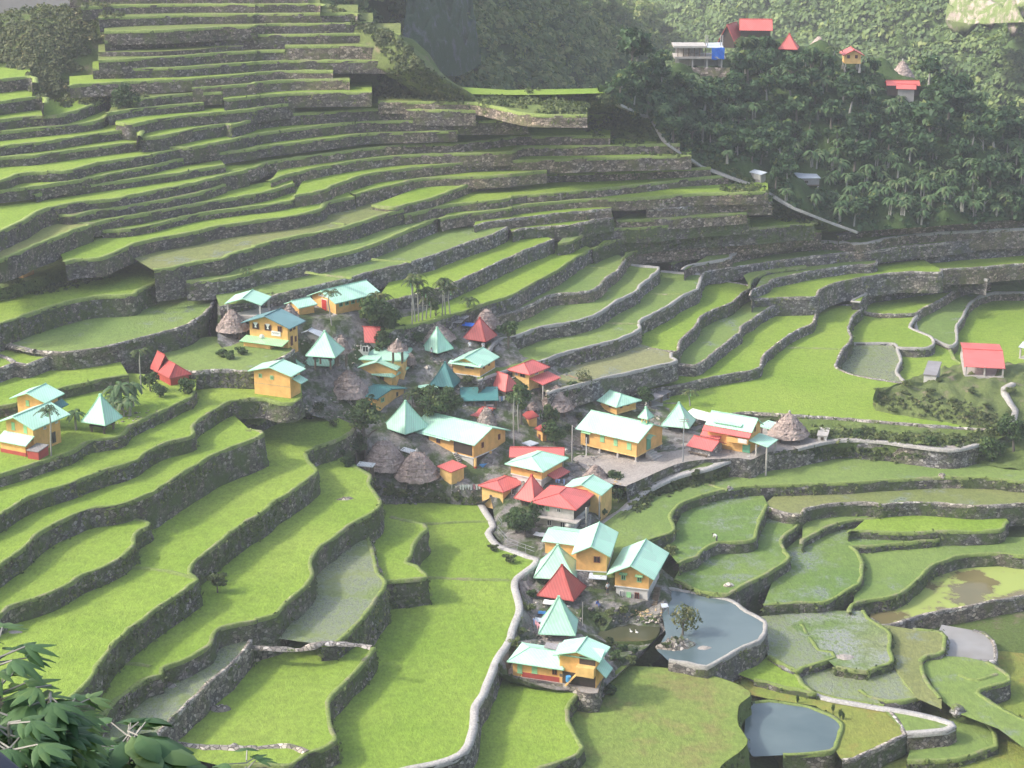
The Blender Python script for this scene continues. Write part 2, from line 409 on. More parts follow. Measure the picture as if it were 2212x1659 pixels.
# ------------------------------------------------------------------ terraces: each level field stands on its own stone wall
# id | level link | crop | rim | wall-top line as seen (tile, then points) / line under the next terrace
TERR = """
CF | =-2 | b | c | 12 1960,1040 2050,1190 2070,1240 2030,1290 2120,1400 22 0,1435 150,1490 230,1512 205,1580 90,1659 23 45,50 70,180 85,300 45,430 0,560 13 2120,700 2060,850 1990,1010 1920,1130 1915,1210 1890,1400 1780,1555 1600,1625 1350,1680 1000,1760 600,1850 / 13 300,1700 500,1000 100,500 12 900,1200 1130,950 1700,930
LF1 | =-4.2 | b | g | 23 590,1005 500,1110 480,1180 500,1280 560,1390 625,1480 580,1545 400,1620 200,1690 0,1800 / 13 1500,1800 1700,1300 2000,900 23 0,850 400,900
BF | =-5.6 | o | n | 23 800,780 900,770 1350,800 1800,880 2060,1010 1960,1130 1960,1300 2040,1420 1990,1500 1850,1600 1700,1800 / 23 400,1800 300,1300 450,950
CFb | ^CF 12 1400,1345,216 | b | g | 13 1110,48 1300,35 1490,12 12 1440,1620 1400,1580 1300,1545 1345,1490 1370,1370 1480,1250 1450,1212 1170,1150 / 12 900,1250 980,1500
MF | ^CF 13 1000,260,304 | w | g | 13 560,590 690,580 850,440 1040,210 1120,60 12 1065,1640 1000,1400 970,1330 / 12 700,1300 400,1600 13 -100,500
BM | ^CF 13 900,800,175 | b | g | 13 -300,1640 0,1640 290,1640 440,1540 560,1505 690,1430 660,1350 635,1180 665,1040 830,870 980,700 1030,625 / 13 700,560 300,560 0,600 03 2100,600 1700,900 1300,1500
N1 | ^MF 12 800,1240,175 | b | g | 03 330,1590 640,1390 850,1250 1020,1070 1280,890 1390,860 1400,800 1600,720 1820,600 1845,520 1900,450 2212,385 13 0,380 185,335 270,230 440,80 490,0 12 480,1530 530,1440 800,1235 1050,1085 1085,1020 1030,940 985,870 985,790 850,700 / 12 700,560 300,700 02 1900,1200 03 1200,200 700,900 0,1400
MFL | ^BM 03 1700,1040,198 | w | s | 03 1200,1800 1290,1650 1330,1480 1400,1330 1600,1130 1850,900 2050,720 2170,560 2165,465 / 13 60,350 03 1850,400 1300,700 700,1300 500,1700
S | ^N1 12 300,930,198 | b | g | 03 -300,1500 0,1400 250,1290 390,1190 700,985 790,880 850,790 980,600 1200,400 1440,230 1715,35 02 1640,1640 1680,1550 1860,1400 1990,1290 2150,1180 12 0,1150 150,1030 300,930 500,780 520,735 470,680 430,600 / 12 200,450 02 1900,600 1000,1300 0,1700 -400,1900
T1 | ^N1 12 600,525,156 | b | g | 12 430,592 550,540 700,480 830,412 862,375 830,345 / 12 500,200 100,250 -50,450 40,585 200,592
C | ^S 03 600,75,147 | b | g | 03 -400,480 0,340 80,270 420,160 720,0 02 900,1580 1050,1510 1160,1410 1180,1290 1300,1210 1100,1150 / 02 900,1000 300,1200 -400,1800
B | ^C 02 300,1315,166 | b | g | 02 -400,1830 0,1565 235,1405 310,1310 500,1195 760,1085 1000,1050 1280,960 1400,885 1600,760 1850,610 2000,550 2212,470 12 70,435 50,405 -60,390 / 02 2000,250 1400,350 600,700 0,950 -400,1150
A | ^B 02 800,780,133 | b | g | 02 -400,1320 0,1135 250,980 600,860 870,760 1160,670 1250,600 1440,510 1680,440 1670,370 1720,310 1860,220 2000,150 2212,128 12 80,130 200,165 330,165 400,110 / 12 380,-60 0,-100 02 1600,-60 1000,150 400,450 -400,800
E2 | ^T1 12 130,280,83 | b | g | 02 2100,350 12 0,345 120,285 250,235 / 12 200,180 0,200
HG | ^A 02 300,700,101 | b | g | 02 -400,900 0,785 230,715 340,680 640,580 760,500 1050,450 1110,370 1390,240 1660,110 1690,60 / 01 1700,1600 1000,1560 02 0,100 -400,300
K1 | ^HG 02 800,0,87 | b | g | 02 -400,290 0,195 160,165 450,60 01 700,1660 900,1615 1110,1585 / 01 1000,1400 400,1400 -400,1600
K2 | ^K1 01 300,1470,110 | b | s | 01 -400,1640 0,1530 130,1485 230,1500 480,1400 550,1385 / 01 500,1250 0,1250 -400,1400
K4 | ^A 02 2050,-40,147 | m | s | 01 1500,1500 1640,1555 1900,1540 2212,1553 11 0,1525 150,1470 300,1400 330,1365 / 11 200,1250 01 1800,1250 1300,1330
K3 | ^K1 01 1000,1325,147 | m | s | 01 -300,1300 100,1330 300,1375 520,1392 650,1380 880,1345 1290,1247 1640,1140 1800,1020 1858,940 1770,820 / 01 1650,700 1000,800 200,1100 -300,1200
K5 | ^K3 01 800,925,175 | b | g | 01 -400,1270 0,1145 200,1080 400,1010 750,920 1150,890 1190,860 1350,790 1480,710 1490,680 1450,655 / 01 1000,560 300,720 -400,850
K6 | ^K5 01 400,735,101 | m | n | 01 -400,900 0,830 340,740 650,650 880,630 930,640 920,560 / 01 800,450 0,560 -400,700
K8 | ^K5 01 1700,600,156 | v | s | 01 1330,680 1490,660 1700,605 1930,580 1990,545 2212,480 11 0,467 350,385 700,325 880,275 1100,200 1275,155 / 11 1000,20 500,60 01 2000,180 1000,480
K7 | ^K8 01 1400,400,110 | b | s | 01 560,610 650,590 860,575 1000,525 1170,450 1380,400 1680,350 1850,305 2212,252 11 250,222 400,195 560,150 640,90 850,42 / 11 700,-60 0,60 01 1500,200 700,300 500,500
K9 | _K8 11 350,385,127 | m | s | 01 1610,775 1800,770 2000,740 2212,690 11 0,685 450,600 700,545 950,480 1160,400 1400,300 1565,235 / 11 1200,60 600,180 0,330 01 1700,520
K10 | _K9 11 600,570,117 | m | s | 01 1900,1000 2212,955 11 170,895 500,820 800,750 1000,690 1300,620 1560,540 1800,450 2050,370 2175,305 / 11 1900,180 1000,330 300,520 01 1800,700
K11 | _K10 11 1600,525,117 | b | s | 11 1105,958 1140,945 1350,900 1600,830 1750,770 1950,680 2212,560 21 180,480 360,412 / 21 200,330 11 1800,300 1300,550 1080,880
K12 | _K11 21 150,490,117 | b | g | 11 1120,1205 1200,1185 1500,1120 1800,1030 2000,960 2212,890 21 180,790 420,660 520,590 690,490 / 21 500,400 11 2000,600 1300,850 1090,1050
n1 | _K12 21 300,730,127 | m | s | 11 1800,1200 1960,1110 2100,1070 2212,1045 21 200,960 320,900 420,880 700,850 820,740 900,690 960,630 980,590 960,560 / 21 700,450 300,680 11 2100,900 1700,1100
n2 | _n1 21 400,885,95 | m | w | 11 2000,1400 2100,1280 21 60,1240 250,1170 500,1130 740,1060 900,950 1080,860 1110,810 1200,740 1270,655 1010,630 / 21 850,600 400,820 0,950 11 2000,1100
n3 | _n2 21 500,1135,111 | m | w | 21 -300,1640 0,1530 250,1465 500,1380 800,1310 980,1250 1110,1190 1105,1120 1200,1070 1330,1000 1480,900 1600,840 1640,740 1620,710 1290,685 / 21 1150,650 700,1000 100,1150 -300,1300
n4 | _n3 21 700,1345,122 | d | w | 21 300,1740 800,1610 1150,1530 1430,1460 1380,1430 1385,1395 / 21 1000,1280 500,1400 100,1550
n5 | _n3 21 1500,890,117 | b | s | 21 1000,1345 1240,1365 1425,1385 1445,1330 1460,1290 1600,1150 1640,1080 1760,1010 1900,960 2000,870 2065,815 1690,750 / 21 1550,720 1300,950 1050,1150
n6 | _n5 21 1650,1080,101 | m | s | 21 1440,1490 1590,1502 1640,1480 1850,1310 1980,1200 1985,1170 2100,1090 2212,1010 31 60,985 105,920 75,895 21 2090,850 / 21 1900,900 1600,1100 1400,1350
n7 | _n6 21 1850,1315,90 | b | s | 21 1000,1750 1500,1659 1800,1590 2120,1530 2170,1440 2212,1385 31 200,1230 380,1140 420,1060 435,980 465,930 110,910 / 31 0,900 21 2000,1100 1500,1450 900,1600
R0 | _n7 31 200,1230,74 | b | s | 22 1500,330 2000,250 32 0,258 400,285 900,320 1400,362 1800,392 2020,390 2100,370 31 2100,1700 1500,1720 1190,1660 800,1595 610,1530 598,1490 650,1370 725,1275 700,1180 740,1080 805,990 480,975 / 31 300,1000 0,1250 21 1500,1500 1000,1659
q4 | _R0 31 720,1270,110 | w | w | 31 740,1300 1080,1302 1130,1380 1152,1450 1130,1520 1120,1570 1190,1640 1250,1720 / 31 900,1750 500,1600 550,1300
q2 | _R0 31 800,1020,90 | b | w | 31 700,1310 1080,1310 1110,1340 1350,1352 1435,1320 1420,1260 1300,1205 1235,1170 1290,1070 / 31 1000,950 750,1000
q5 | _q4 31 1150,1450,60 | b | g | 31 1080,1250 1400,1240 1540,1290 1590,1380 1620,1450 1720,1500 1900,1760 / 31 1200,1760 1000,1600
q3 | ^q2 31 1200,1050,28 | b | s | 31 700,985 860,1045 1000,1060 1280,1050 1360,1000 1500,930 1650,840 1780,800 1930,785 / 31 1500,700 900,800 700,900
q6 | _q3 31 1450,945,70 | m | w | 31 1250,1100 1300,1230 1440,1280 1560,1335 1610,1330 1640,1290 1640,1150 1690,1080 1740,980 1830,910 1970,872 2300,870 / 31 2100,800 1600,820 1300,950
q7 | _q6 31 1745,985,70 | b | s | 31 1500,1250 1560,1400 1700,1560 1900,1700 2400,1760 2600,1500 2600,900 / 31 2212,860 1700,900
q0 | =5.9 | b | s | 31 -150,930 110,918 420,905 440,860 560,795 800,745 990,715 1200,692 1490,695 1500,670 / 31 1300,560 600,600 0,660
q8 | =3.2 | b | w | 31 800,950 720,945 850,880 860,840 900,825 1150,790 1500,742 1700,730 1900,760 / 31 1500,640 900,700
p8 | =5.2 | b | s | 31 1400,700 1480,672 1800,655 2212,620 2600,590 / 31 2600,480 1700,540 1400,620
p7 | =7.2 | m | s | 21 2060,905 2090,850 31 15,790 50,758 400,683 700,640 930,622 950,560 1080,540 1500,500 2212,445 2600,410 / 31 2600,300 1500,380 600,540 0,640
e13 | =7.6 | m | g | 21 2060,835 2080,765 2212,692 31 200,665 335,648 / 31 300,590 21 2200,620 2000,720
e12 | =8.7 | m | s | 21 1640,720 1700,690 2212,610 31 300,570 640,530 870,515 1200,470 1500,445 1780,410 / 31 1500,330 500,450 21 1800,560
e11 | =10.1 | m | w | 21 1480,682 1530,640 1880,575 1905,540 2212,475 31 0,470 480,425 800,445 1100,390 1480,355 2212,318 2600,300 / 31 2600,200 1000,280 300,350 21 1800,480
e10 | =9.6 | m | g | 21 1370,625 1450,590 1700,540 1870,528 / 21 1850,460 1400,520
e9 | =12.2 | b | g | 21 960,590 1000,540 1150,490 1400,470 1700,435 2212,395 31 300,345 460,335 / 31 700,250 21 1500,330 1000,440
e8 | =14.2 | b | g | 21 700,495 800,450 950,410 1500,350 2212,305 31 200,285 400,278 / 31 400,180 21 1500,260 900,330
p5 | =11.3 | g | s | 31 600,370 760,340 1100,308 1480,285 1700,270 2212,240 2600,220 / 31 2600,100 1500,180 800,260
e7 | =15.9 | m | g | 21 395,445 500,432 560,400 640,360 800,320 1150,310 1500,275 2050,235 / 21 2050,150 1000,200 500,330
e6 | =17 | m | g | 21 900,245 1150,240 1400,225 1700,205 2030,180 / 21 2000,110 1000,190
e5 | ^K11 21 250,308,85 | b | s | 11 2212,350 21 60,325 200,310 500,290 700,250 875,222 / 21 850,130 300,210 11 2150,250
e4 | ^e5 21 300,205,75 | b | s | 11 1880,300 2000,265 2212,240 21 0,235 500,178 860,150 / 21 860,60 200,150 11 1900,240
e4b | =18.3 | m | s | 21 1160,150 1400,140 1700,110 2100,95 2250,90 / 21 2250,20 1200,80
e3 | ^e4 21 300,105,65 | b | s | 11 1590,240 1700,210 2000,170 2212,145 21 0,132 550,75 1050,60 1600,20 2000,12 2212,0 / 21 2212,-90 900,-10 11 1700,140
e2 | ^e3 11 1900,95,65 | b | s | 11 1280,205 1400,180 1700,110 2000,85 2212,55 21 0,40 300,20 940,-40 20 1500,1550 1870,1520 / 20 1850,1440 500,1550 11 1700,20 1250,120
e1 | ^e2 11 1700,25,75 | b | s | 11 1000,115 1190,140 1300,110 1540,50 1990,-115 2212,-140 20 0,1510 500,1500 870,1490 1300,1470 1720,1450 / 20 1700,1370 500,1420 10 1900,1450 11 1300,0
c11 | ^e1 10 1700,1540,70 | b | s | 11 860,30 1000,-15 10 1200,1600 1450,1545 1990,1525 2212,1512 20 0,1510 300,1480 / 20 300,1410 10 1900,1440 1300,1500 800,1659
c10 | ^c11 10 1000,1500,85 | b | s | 10 330,1700 600,1645 660,1610 800,1560 1000,1500 1400,1450 1900,1400 2212,1385 20 0,1392 700,1370 1550,1350 / 20 1550,1280 500,1300 10 1900,1320 1000,1400 400,1560
c9 | ^c10 10 700,1425,80 | b | s | 10 120,1570 250,1520 600,1440 1050,1370 1400,1340 2212,1315 20 90,1275 700,1265 1280,1250 1450,1250 / 20 1450,1170 500,1200 10 1900,1230 800,1330 200,1460
c8 | ^c9 10 500,1350,75 | b | s | 10 -350,1530 -200,1480 0,1450 100,1405 480,1350 1000,1280 1400,1250 1780,1240 2212,1185 20 120,1182 850,1178 / 20 850,1100 0,1110 10 1500,1170 700,1240 0,1340 -300,1440
d5 | ^K7 01 1500,240,60 | b | g | 01 880,337 1100,325 1300,290 1500,240 1800,180 2212,128 11 160,108 330,72 380,20 420,-10 / 11 400,-80 0,0 01 1500,160 900,270
d3 | ^d5 01 1200,200,75 | b | g | 01 620,270 800,278 900,250 1200,200 1380,165 1680,110 2212,22 11 200,-30 10 330,1590 / 10 300,1530 01 2000,-30 1000,120 600,200
d4 | ^K7 01 500,400,145 | t | s | 01 -400,740 0,590 200,510 400,430 560,370 640,340 790,285 / 01 700,180 200,250 -400,450
d2 | ^d3 01 900,160,70 | y | s | 01 455,195 620,212 800,170 1200,110 1500,60 1750,5 00 1950,1600 / 00 1900,1550 01 1200,0 500,120
d1 | ^d4 01 150,290,150 | b | s | 01 -400,560 0,350 220,250 350,170 430,140 700,92 1000,62 1200,20 00 1600,1600 2100,1480 2140,1470 / 00 2000,1400 01 800,-30 0,100 -400,250
c7 | ^d1 00 1400,1520,60 | b | g | 00 300,1690 470,1650 900,1590 1400,1520 1700,1470 1945,1430 / 00 1900,1370 1000,1500 300,1620
c6 | ^c7 00 1300,1440,60 | b | g | 00 -300,1690 60,1645 500,1590 850,1530 1300,1440 1660,1360 2212,1285 10 0,1278 500,1215 1000,1155 1380,1145 1740,1135 / 10 1740,1060 500,1130 00 1700,1280 700,1470 -300,1600
c5 | ^c6 00 700,1450,80 | b | g | 00 -300,1600 0,1565 200,1500 590,1478 850,1410 1250,1350 1590,1285 / 00 1550,1220 700,1350 -300,1480
c4r | ^c6 10 500,1100,87 | b | g | 00 1380,1255 1440,1270 1600,1280 1800,1250 2212,1165 10 0,1160 350,1115 700,1075 1100,1050 2212,1045 20 130,1040 / 20 130,970 10 1000,960 00 1900,1130 1400,1200
c4 | ^c5 00 700,1290,78 | b | s | 00 -300,1400 0,1365 300,1345 700,1290 1100,1240 1360,1205 / 00 1350,1140 700,1190 -300,1300
c3 | ^c4 00 800,1165,74 | b | g | 00 -300,1305 0,1270 400,1225 800,1165 1170,1125 1190,1180 / 00 1150,1050 500,1100 -300,1180
c3r | ^c4r 00 1700,1115,101 | b | g | 00 1210,1195 1380,1185 1700,1112 1950,1075 2000,1090 2212,1025 10 0,1018 250,990 700,965 1050,942 1400,952 1900,960 / 10 1900,880 500,900 00 2100,950 1500,1040 1200,1120
c2 | ^c3 00 500,1095,69 | b | s | 00 -300,1180 0,1145 300,1115 600,1085 860,1045 935,1000 / 00 900,940 300,1030 -300,1090
c2r | ^c3r 00 1600,1003,92 | b | g | 00 1000,1060 1140,1080 1320,1040 1560,1005 1900,975 2212,945 10 0,938 330,893 / 10 300,810 00 1900,890 1300,950 1000,1000
c1 | ^c2 00 300,1010,83 | b | g | 00 -300,1085 0,1040 300,1008 500,1000 680,955 900,870 / 00 850,800 300,880 -300,960
f1 | ^c3r 10 1400,885,65 | g | g | 10 1055,882 1780,887 1950,900 20 150,990 650,1000 / 20 650,900 10 1500,810 1050,830
b11 | ^c2r 00 1500,915,64 | g | s | 00 930,985 1200,940 1740,895 1760,890 / 00 1740,820 1000,850
b10b | ^c2r 10 0,832,87 | b | g | 00 1930,865 2212,836 10 0,832 320,810 800,800 1000,800 / 10 1000,700 0,740 00 1930,780
b10a | ^b11 00 1700,805,69 | g | s | 00 1150,870 1220,862 1560,818 1915,800 / 00 1900,730 1200,780
L3b | ^c1 00 150,860,110 | b | s | 00 -300,930 0,882 350,840 370,900 / 00 350,740 -300,780
b9 | ^b10b 00 2200,728,87 | g | s | 00 1660,768 2212,726 10 0,718 330,695 790,690 810,690 / 10 800,600 0,620 00 1660,690
L2b | ^L3b 00 150,680,110 | b | s | 00 -300,720 0,690 265,668 280,720 / 00 250,560 -300,600
b8 | ^b9 00 1900,660,69 | b | s | 00 600,745 690,735 1100,710 1700,680 2212,636 10 0,632 270,617 665,617 / 10 660,530 0,540 00 1500,590 600,660
b7 | ^b8 00 1500,588,78 | b | s | 00 800,605 1500,588 1800,570 2212,541 10 0,540 250,530 700,525 1250,530 1380,545 / 10 1350,440 300,440 00 1800,470 800,510
b6 | ^b7 00 1700,475,83 | g | s | 00 850,525 1090,515 1500,490 1880,462 2212,446 10 0,443 250,438 / 10 250,360 00 1800,380 850,440
b5b | ^b7 10 700,400,122 | g | s | 10 250,402 700,398 1215,392 / 10 1200,300 250,310
b5 | ^b6 00 1500,437,37 | g | n | 00 850,450 1300,447 1700,428 1900,408 2100,400 / 00 2100,340 850,370
b4 | ^b6 10 100,303,120 | g | s | 00 900,360 1010,348 1500,325 1800,312 2212,304 10 0,304 500,300 920,292 1250,300 / 10 1250,200 500,210 00 2000,220 900,260
b3 | ^b4 10 400,210,78 | g | s | 00 900,275 1400,265 1750,245 1900,234 2212,228 10 0,222 200,212 830,205 1010,190 / 10 1010,110 0,130 00 1500,160 900,190
b2 | ^b3 10 400,120,78 | g | s | 00 850,165 1000,152 1380,140 1700,130 2212,125 10 0,122 500,120 850,118 880,125 / 10 880,40 0,40 00 1500,50 850,70
b1 | ^b2 10 200,42,69 | g | s | 00 700,70 1000,55 1400,45 1750,40 2212,42 10 0,42 540,38 560,60 / 10 540,-60 00 1500,-60 700,-40
b0 | ^b1 10 200,-30,64 | g | s | 00 600,-30 1500,-35 2212,-35 10 300,-35 450,-30 / 10 400,-120 00 600,-120
PL | =0.9 | e | n | 22 985,885 1200,782 1450,685 1650,655 1960,640 2060,655 32 0,592 230,565 540,497 740,485 1000,505 1300,545 1600,572 1850,510 2050,400 2110,310 2140,120 / 32 1900,350 1000,330 200,300 22 2000,330 1300,350 560,380 480,620 800,850
Q | =-1.5 | m | g | 22 700,1640 930,1640 1000,1480 1150,1370 1330,1300 1405,1260 1380,1150 1420,1080 1500,1015 1700,950 1860,912 2050,885 2212,877 32 280,868 700,853 1000,833 1400,812 1800,810 2212,845 2600,880 / 32 2600,600 1500,600 700,580 22 1900,700 1200,900 800,1200 600,1500
Q4 | _Q 32 1400,813,90 | v | s | 32 -60,1060 30,1085 150,1120 285,1130 330,1080 480,1050 700,1030 900,1032 970,1050 1100,1035 1400,1030 1800,1058 2212,1037 2600,1010 / 32 2600,850 1400,840 500,870 100,930
Q3 | _Q 22 1700,950,80 | k | g | 22 1440,1560 1480,1530 1600,1490 1700,1400 1780,1372 2080,1350 2120,1250 2190,1090 2212,1045 / 22 2150,920 1900,930 1500,1050 1400,1250 1350,1450
Q5 | _Q3 22 1900,1358,95 | k | g | 23 1400,30 1480,60 1560,110 1700,150 1880,160 1990,90 2130,20 32 0,1640 60,1600 190,1500 150,1450 120,1350 230,1250 290,1180 270,1140 / 22 2150,1150 2000,1330 1600,1480 1450,1600
Q6a | =-4.5 | m | g | 32 295,1390 310,1350 420,1290 600,1205 750,1178 950,1162 1000,1150 / 32 900,1060 500,1100 300,1200
Q6b | =-4.5 | b | g | 32 690,1300 720,1272 900,1280 1200,1290 1500,1275 2010,1268 2060,1215 2080,1190 / 32 2000,1080 1200,1080 900,1120
Q7 | =-5.4 | k | g | 33 -40,255 0,250 250,235 480,230 620,170 760,90 810,20 32 822,1545 775,1450 722,1412 900,1400 1060,1382 1250,1372 1475,1345 1490,1300 / 32 1300,1230 700,1250 300,1300 130,1450
Q7c | =-6.2 | m | g | 33 720,320 740,250 860,210 1000,190 1150,150 1250,80 1330,0 32 1380,1600 1500,1540 1700,1480 2000,1462 2212,1490 2600,1480 / 32 2600,1330 1500,1310 900,1380 780,1440 33 760,100
W3 | =-7.8 | a | s | 33 880,370 970,430 1060,422 1200,390 1350,340 1700,270 1900,230 2212,175 2600,100 / 32 2600,1480 1800,1480 33 1300,20 900,200
F4 | =-6.5 | r | g | 33 585,790 850,832 930,800 1080,742 1060,640 1060,500 980,430 880,365 830,300 / 33 300,300 100,330 400,620
F5 | =-6.55 | w | g | 33 0,690 80,740 250,828 300,800 500,740 585,710 560,660 450,640 300,420 / 33 100,300 -60,350
W1 | _Q5 23 1750,155,35 | p | w | 23 1355,735 1500,760 1690,795 1800,740 1960,640 2110,585 2190,500 2190,400 2000,280 1900,215 1700,170 1500,130 1330,108 / 23 1280,250 1330,500 1250,640
FG | =-7 | b | g | 33 -120,900 0,925 120,960 250,980 420,1020 300,930 240,840 80,745 / 33 0,680 23 2100,660 1950,700 1900,830
F6 | =-7.4 | w | g | 33 230,850 280,935 480,1035 800,1097 1000,1130 / 33 930,1050 850,900 800,800 590,760 400,780
F3 | =-7.35 | w | g | 33 780,990 850,1040 1100,1090 1320,1040 1290,1020 1200,930 1110,790 / 33 1080,720 850,820
F2 | =-7.2 | v | g | 33 1500,1060 1420,960 1350,850 1330,730 1380,690 1480,680 1530,650 1540,520 1500,480 1250,460 / 33 1000,420 1060,750 1290,1060 1500,1150
M1 | =-8.2 | u | s | 33 1450,720 1600,715 1900,740 1970,742 1975,640 1950,560 1880,500 1780,470 / 33 1500,420 1420,600
F1 | =-7.7 | m | g | 33 1900,742 2040,822 2090,905 1840,985 1815,1010 1900,1070 2050,1160 2400,1330 / 33 2500,1700 1990,1320 1650,1190 1480,1060 1400,900 1320,780 1350,700 1480,690 1700,700
FP | =-7.5 | m | c | 33 80,760 240,845 290,935 480,1043 800,1105 1200,1170 1480,1228 1600,1270 1622,1310 1550,1345 1200,1375 / 33 1080,1240 1000,1160 600,1060 200,900
F8 | =-7.6 | x | s | 33 640,1600 750,1585 850,1530 1000,1470 1150,1395 1190,1375 1130,1260 1070,1190 1000,1150 770,1105 300,1015 0,960 23 2000,860 / 23 1950,1000 33 0,1060 400,1120 640,1250 580,1500
W2 | =-7.55 | p | g | 33 130,1548 400,1535 560,1518 605,1450 640,1275 420,1150 200,1105 0,1080 23 2090,1090 / 23 2020,1200 2000,1450 2080,1560
F10 | =-9 | m | g | 33 1200,1600 1560,1592 1780,1540 1900,1500 1985,1475 1960,1350 1920,1290 1800,1220 / 33 1600,1220 1400,1350 1250,1400
W5 | =-5.5 | q | n | 23 560,500 700,540 900,560 1200,550 1280,450 1250,400 / 23 1100,330 800,330 650,380
q9 | =1.85 | m | n | 31 440,978 480,974 800,988 850,905 862,850 / 31 800,740 480,820
VB | =-3.6 | e | n | 13 2060,800 23 0,858 150,888 380,923 560,968 590,1003 740,1012 765,950 795,850 800,700 / 23 600,500 200,550 13 2150,650
G0 | =-9.8 | x | n | 23 400,2200 33 -600,2200 2400,2200 3000,1500 / 33 2700,300 1500,300 800,900 23 2000,700 1500,1000 900,1500
"""
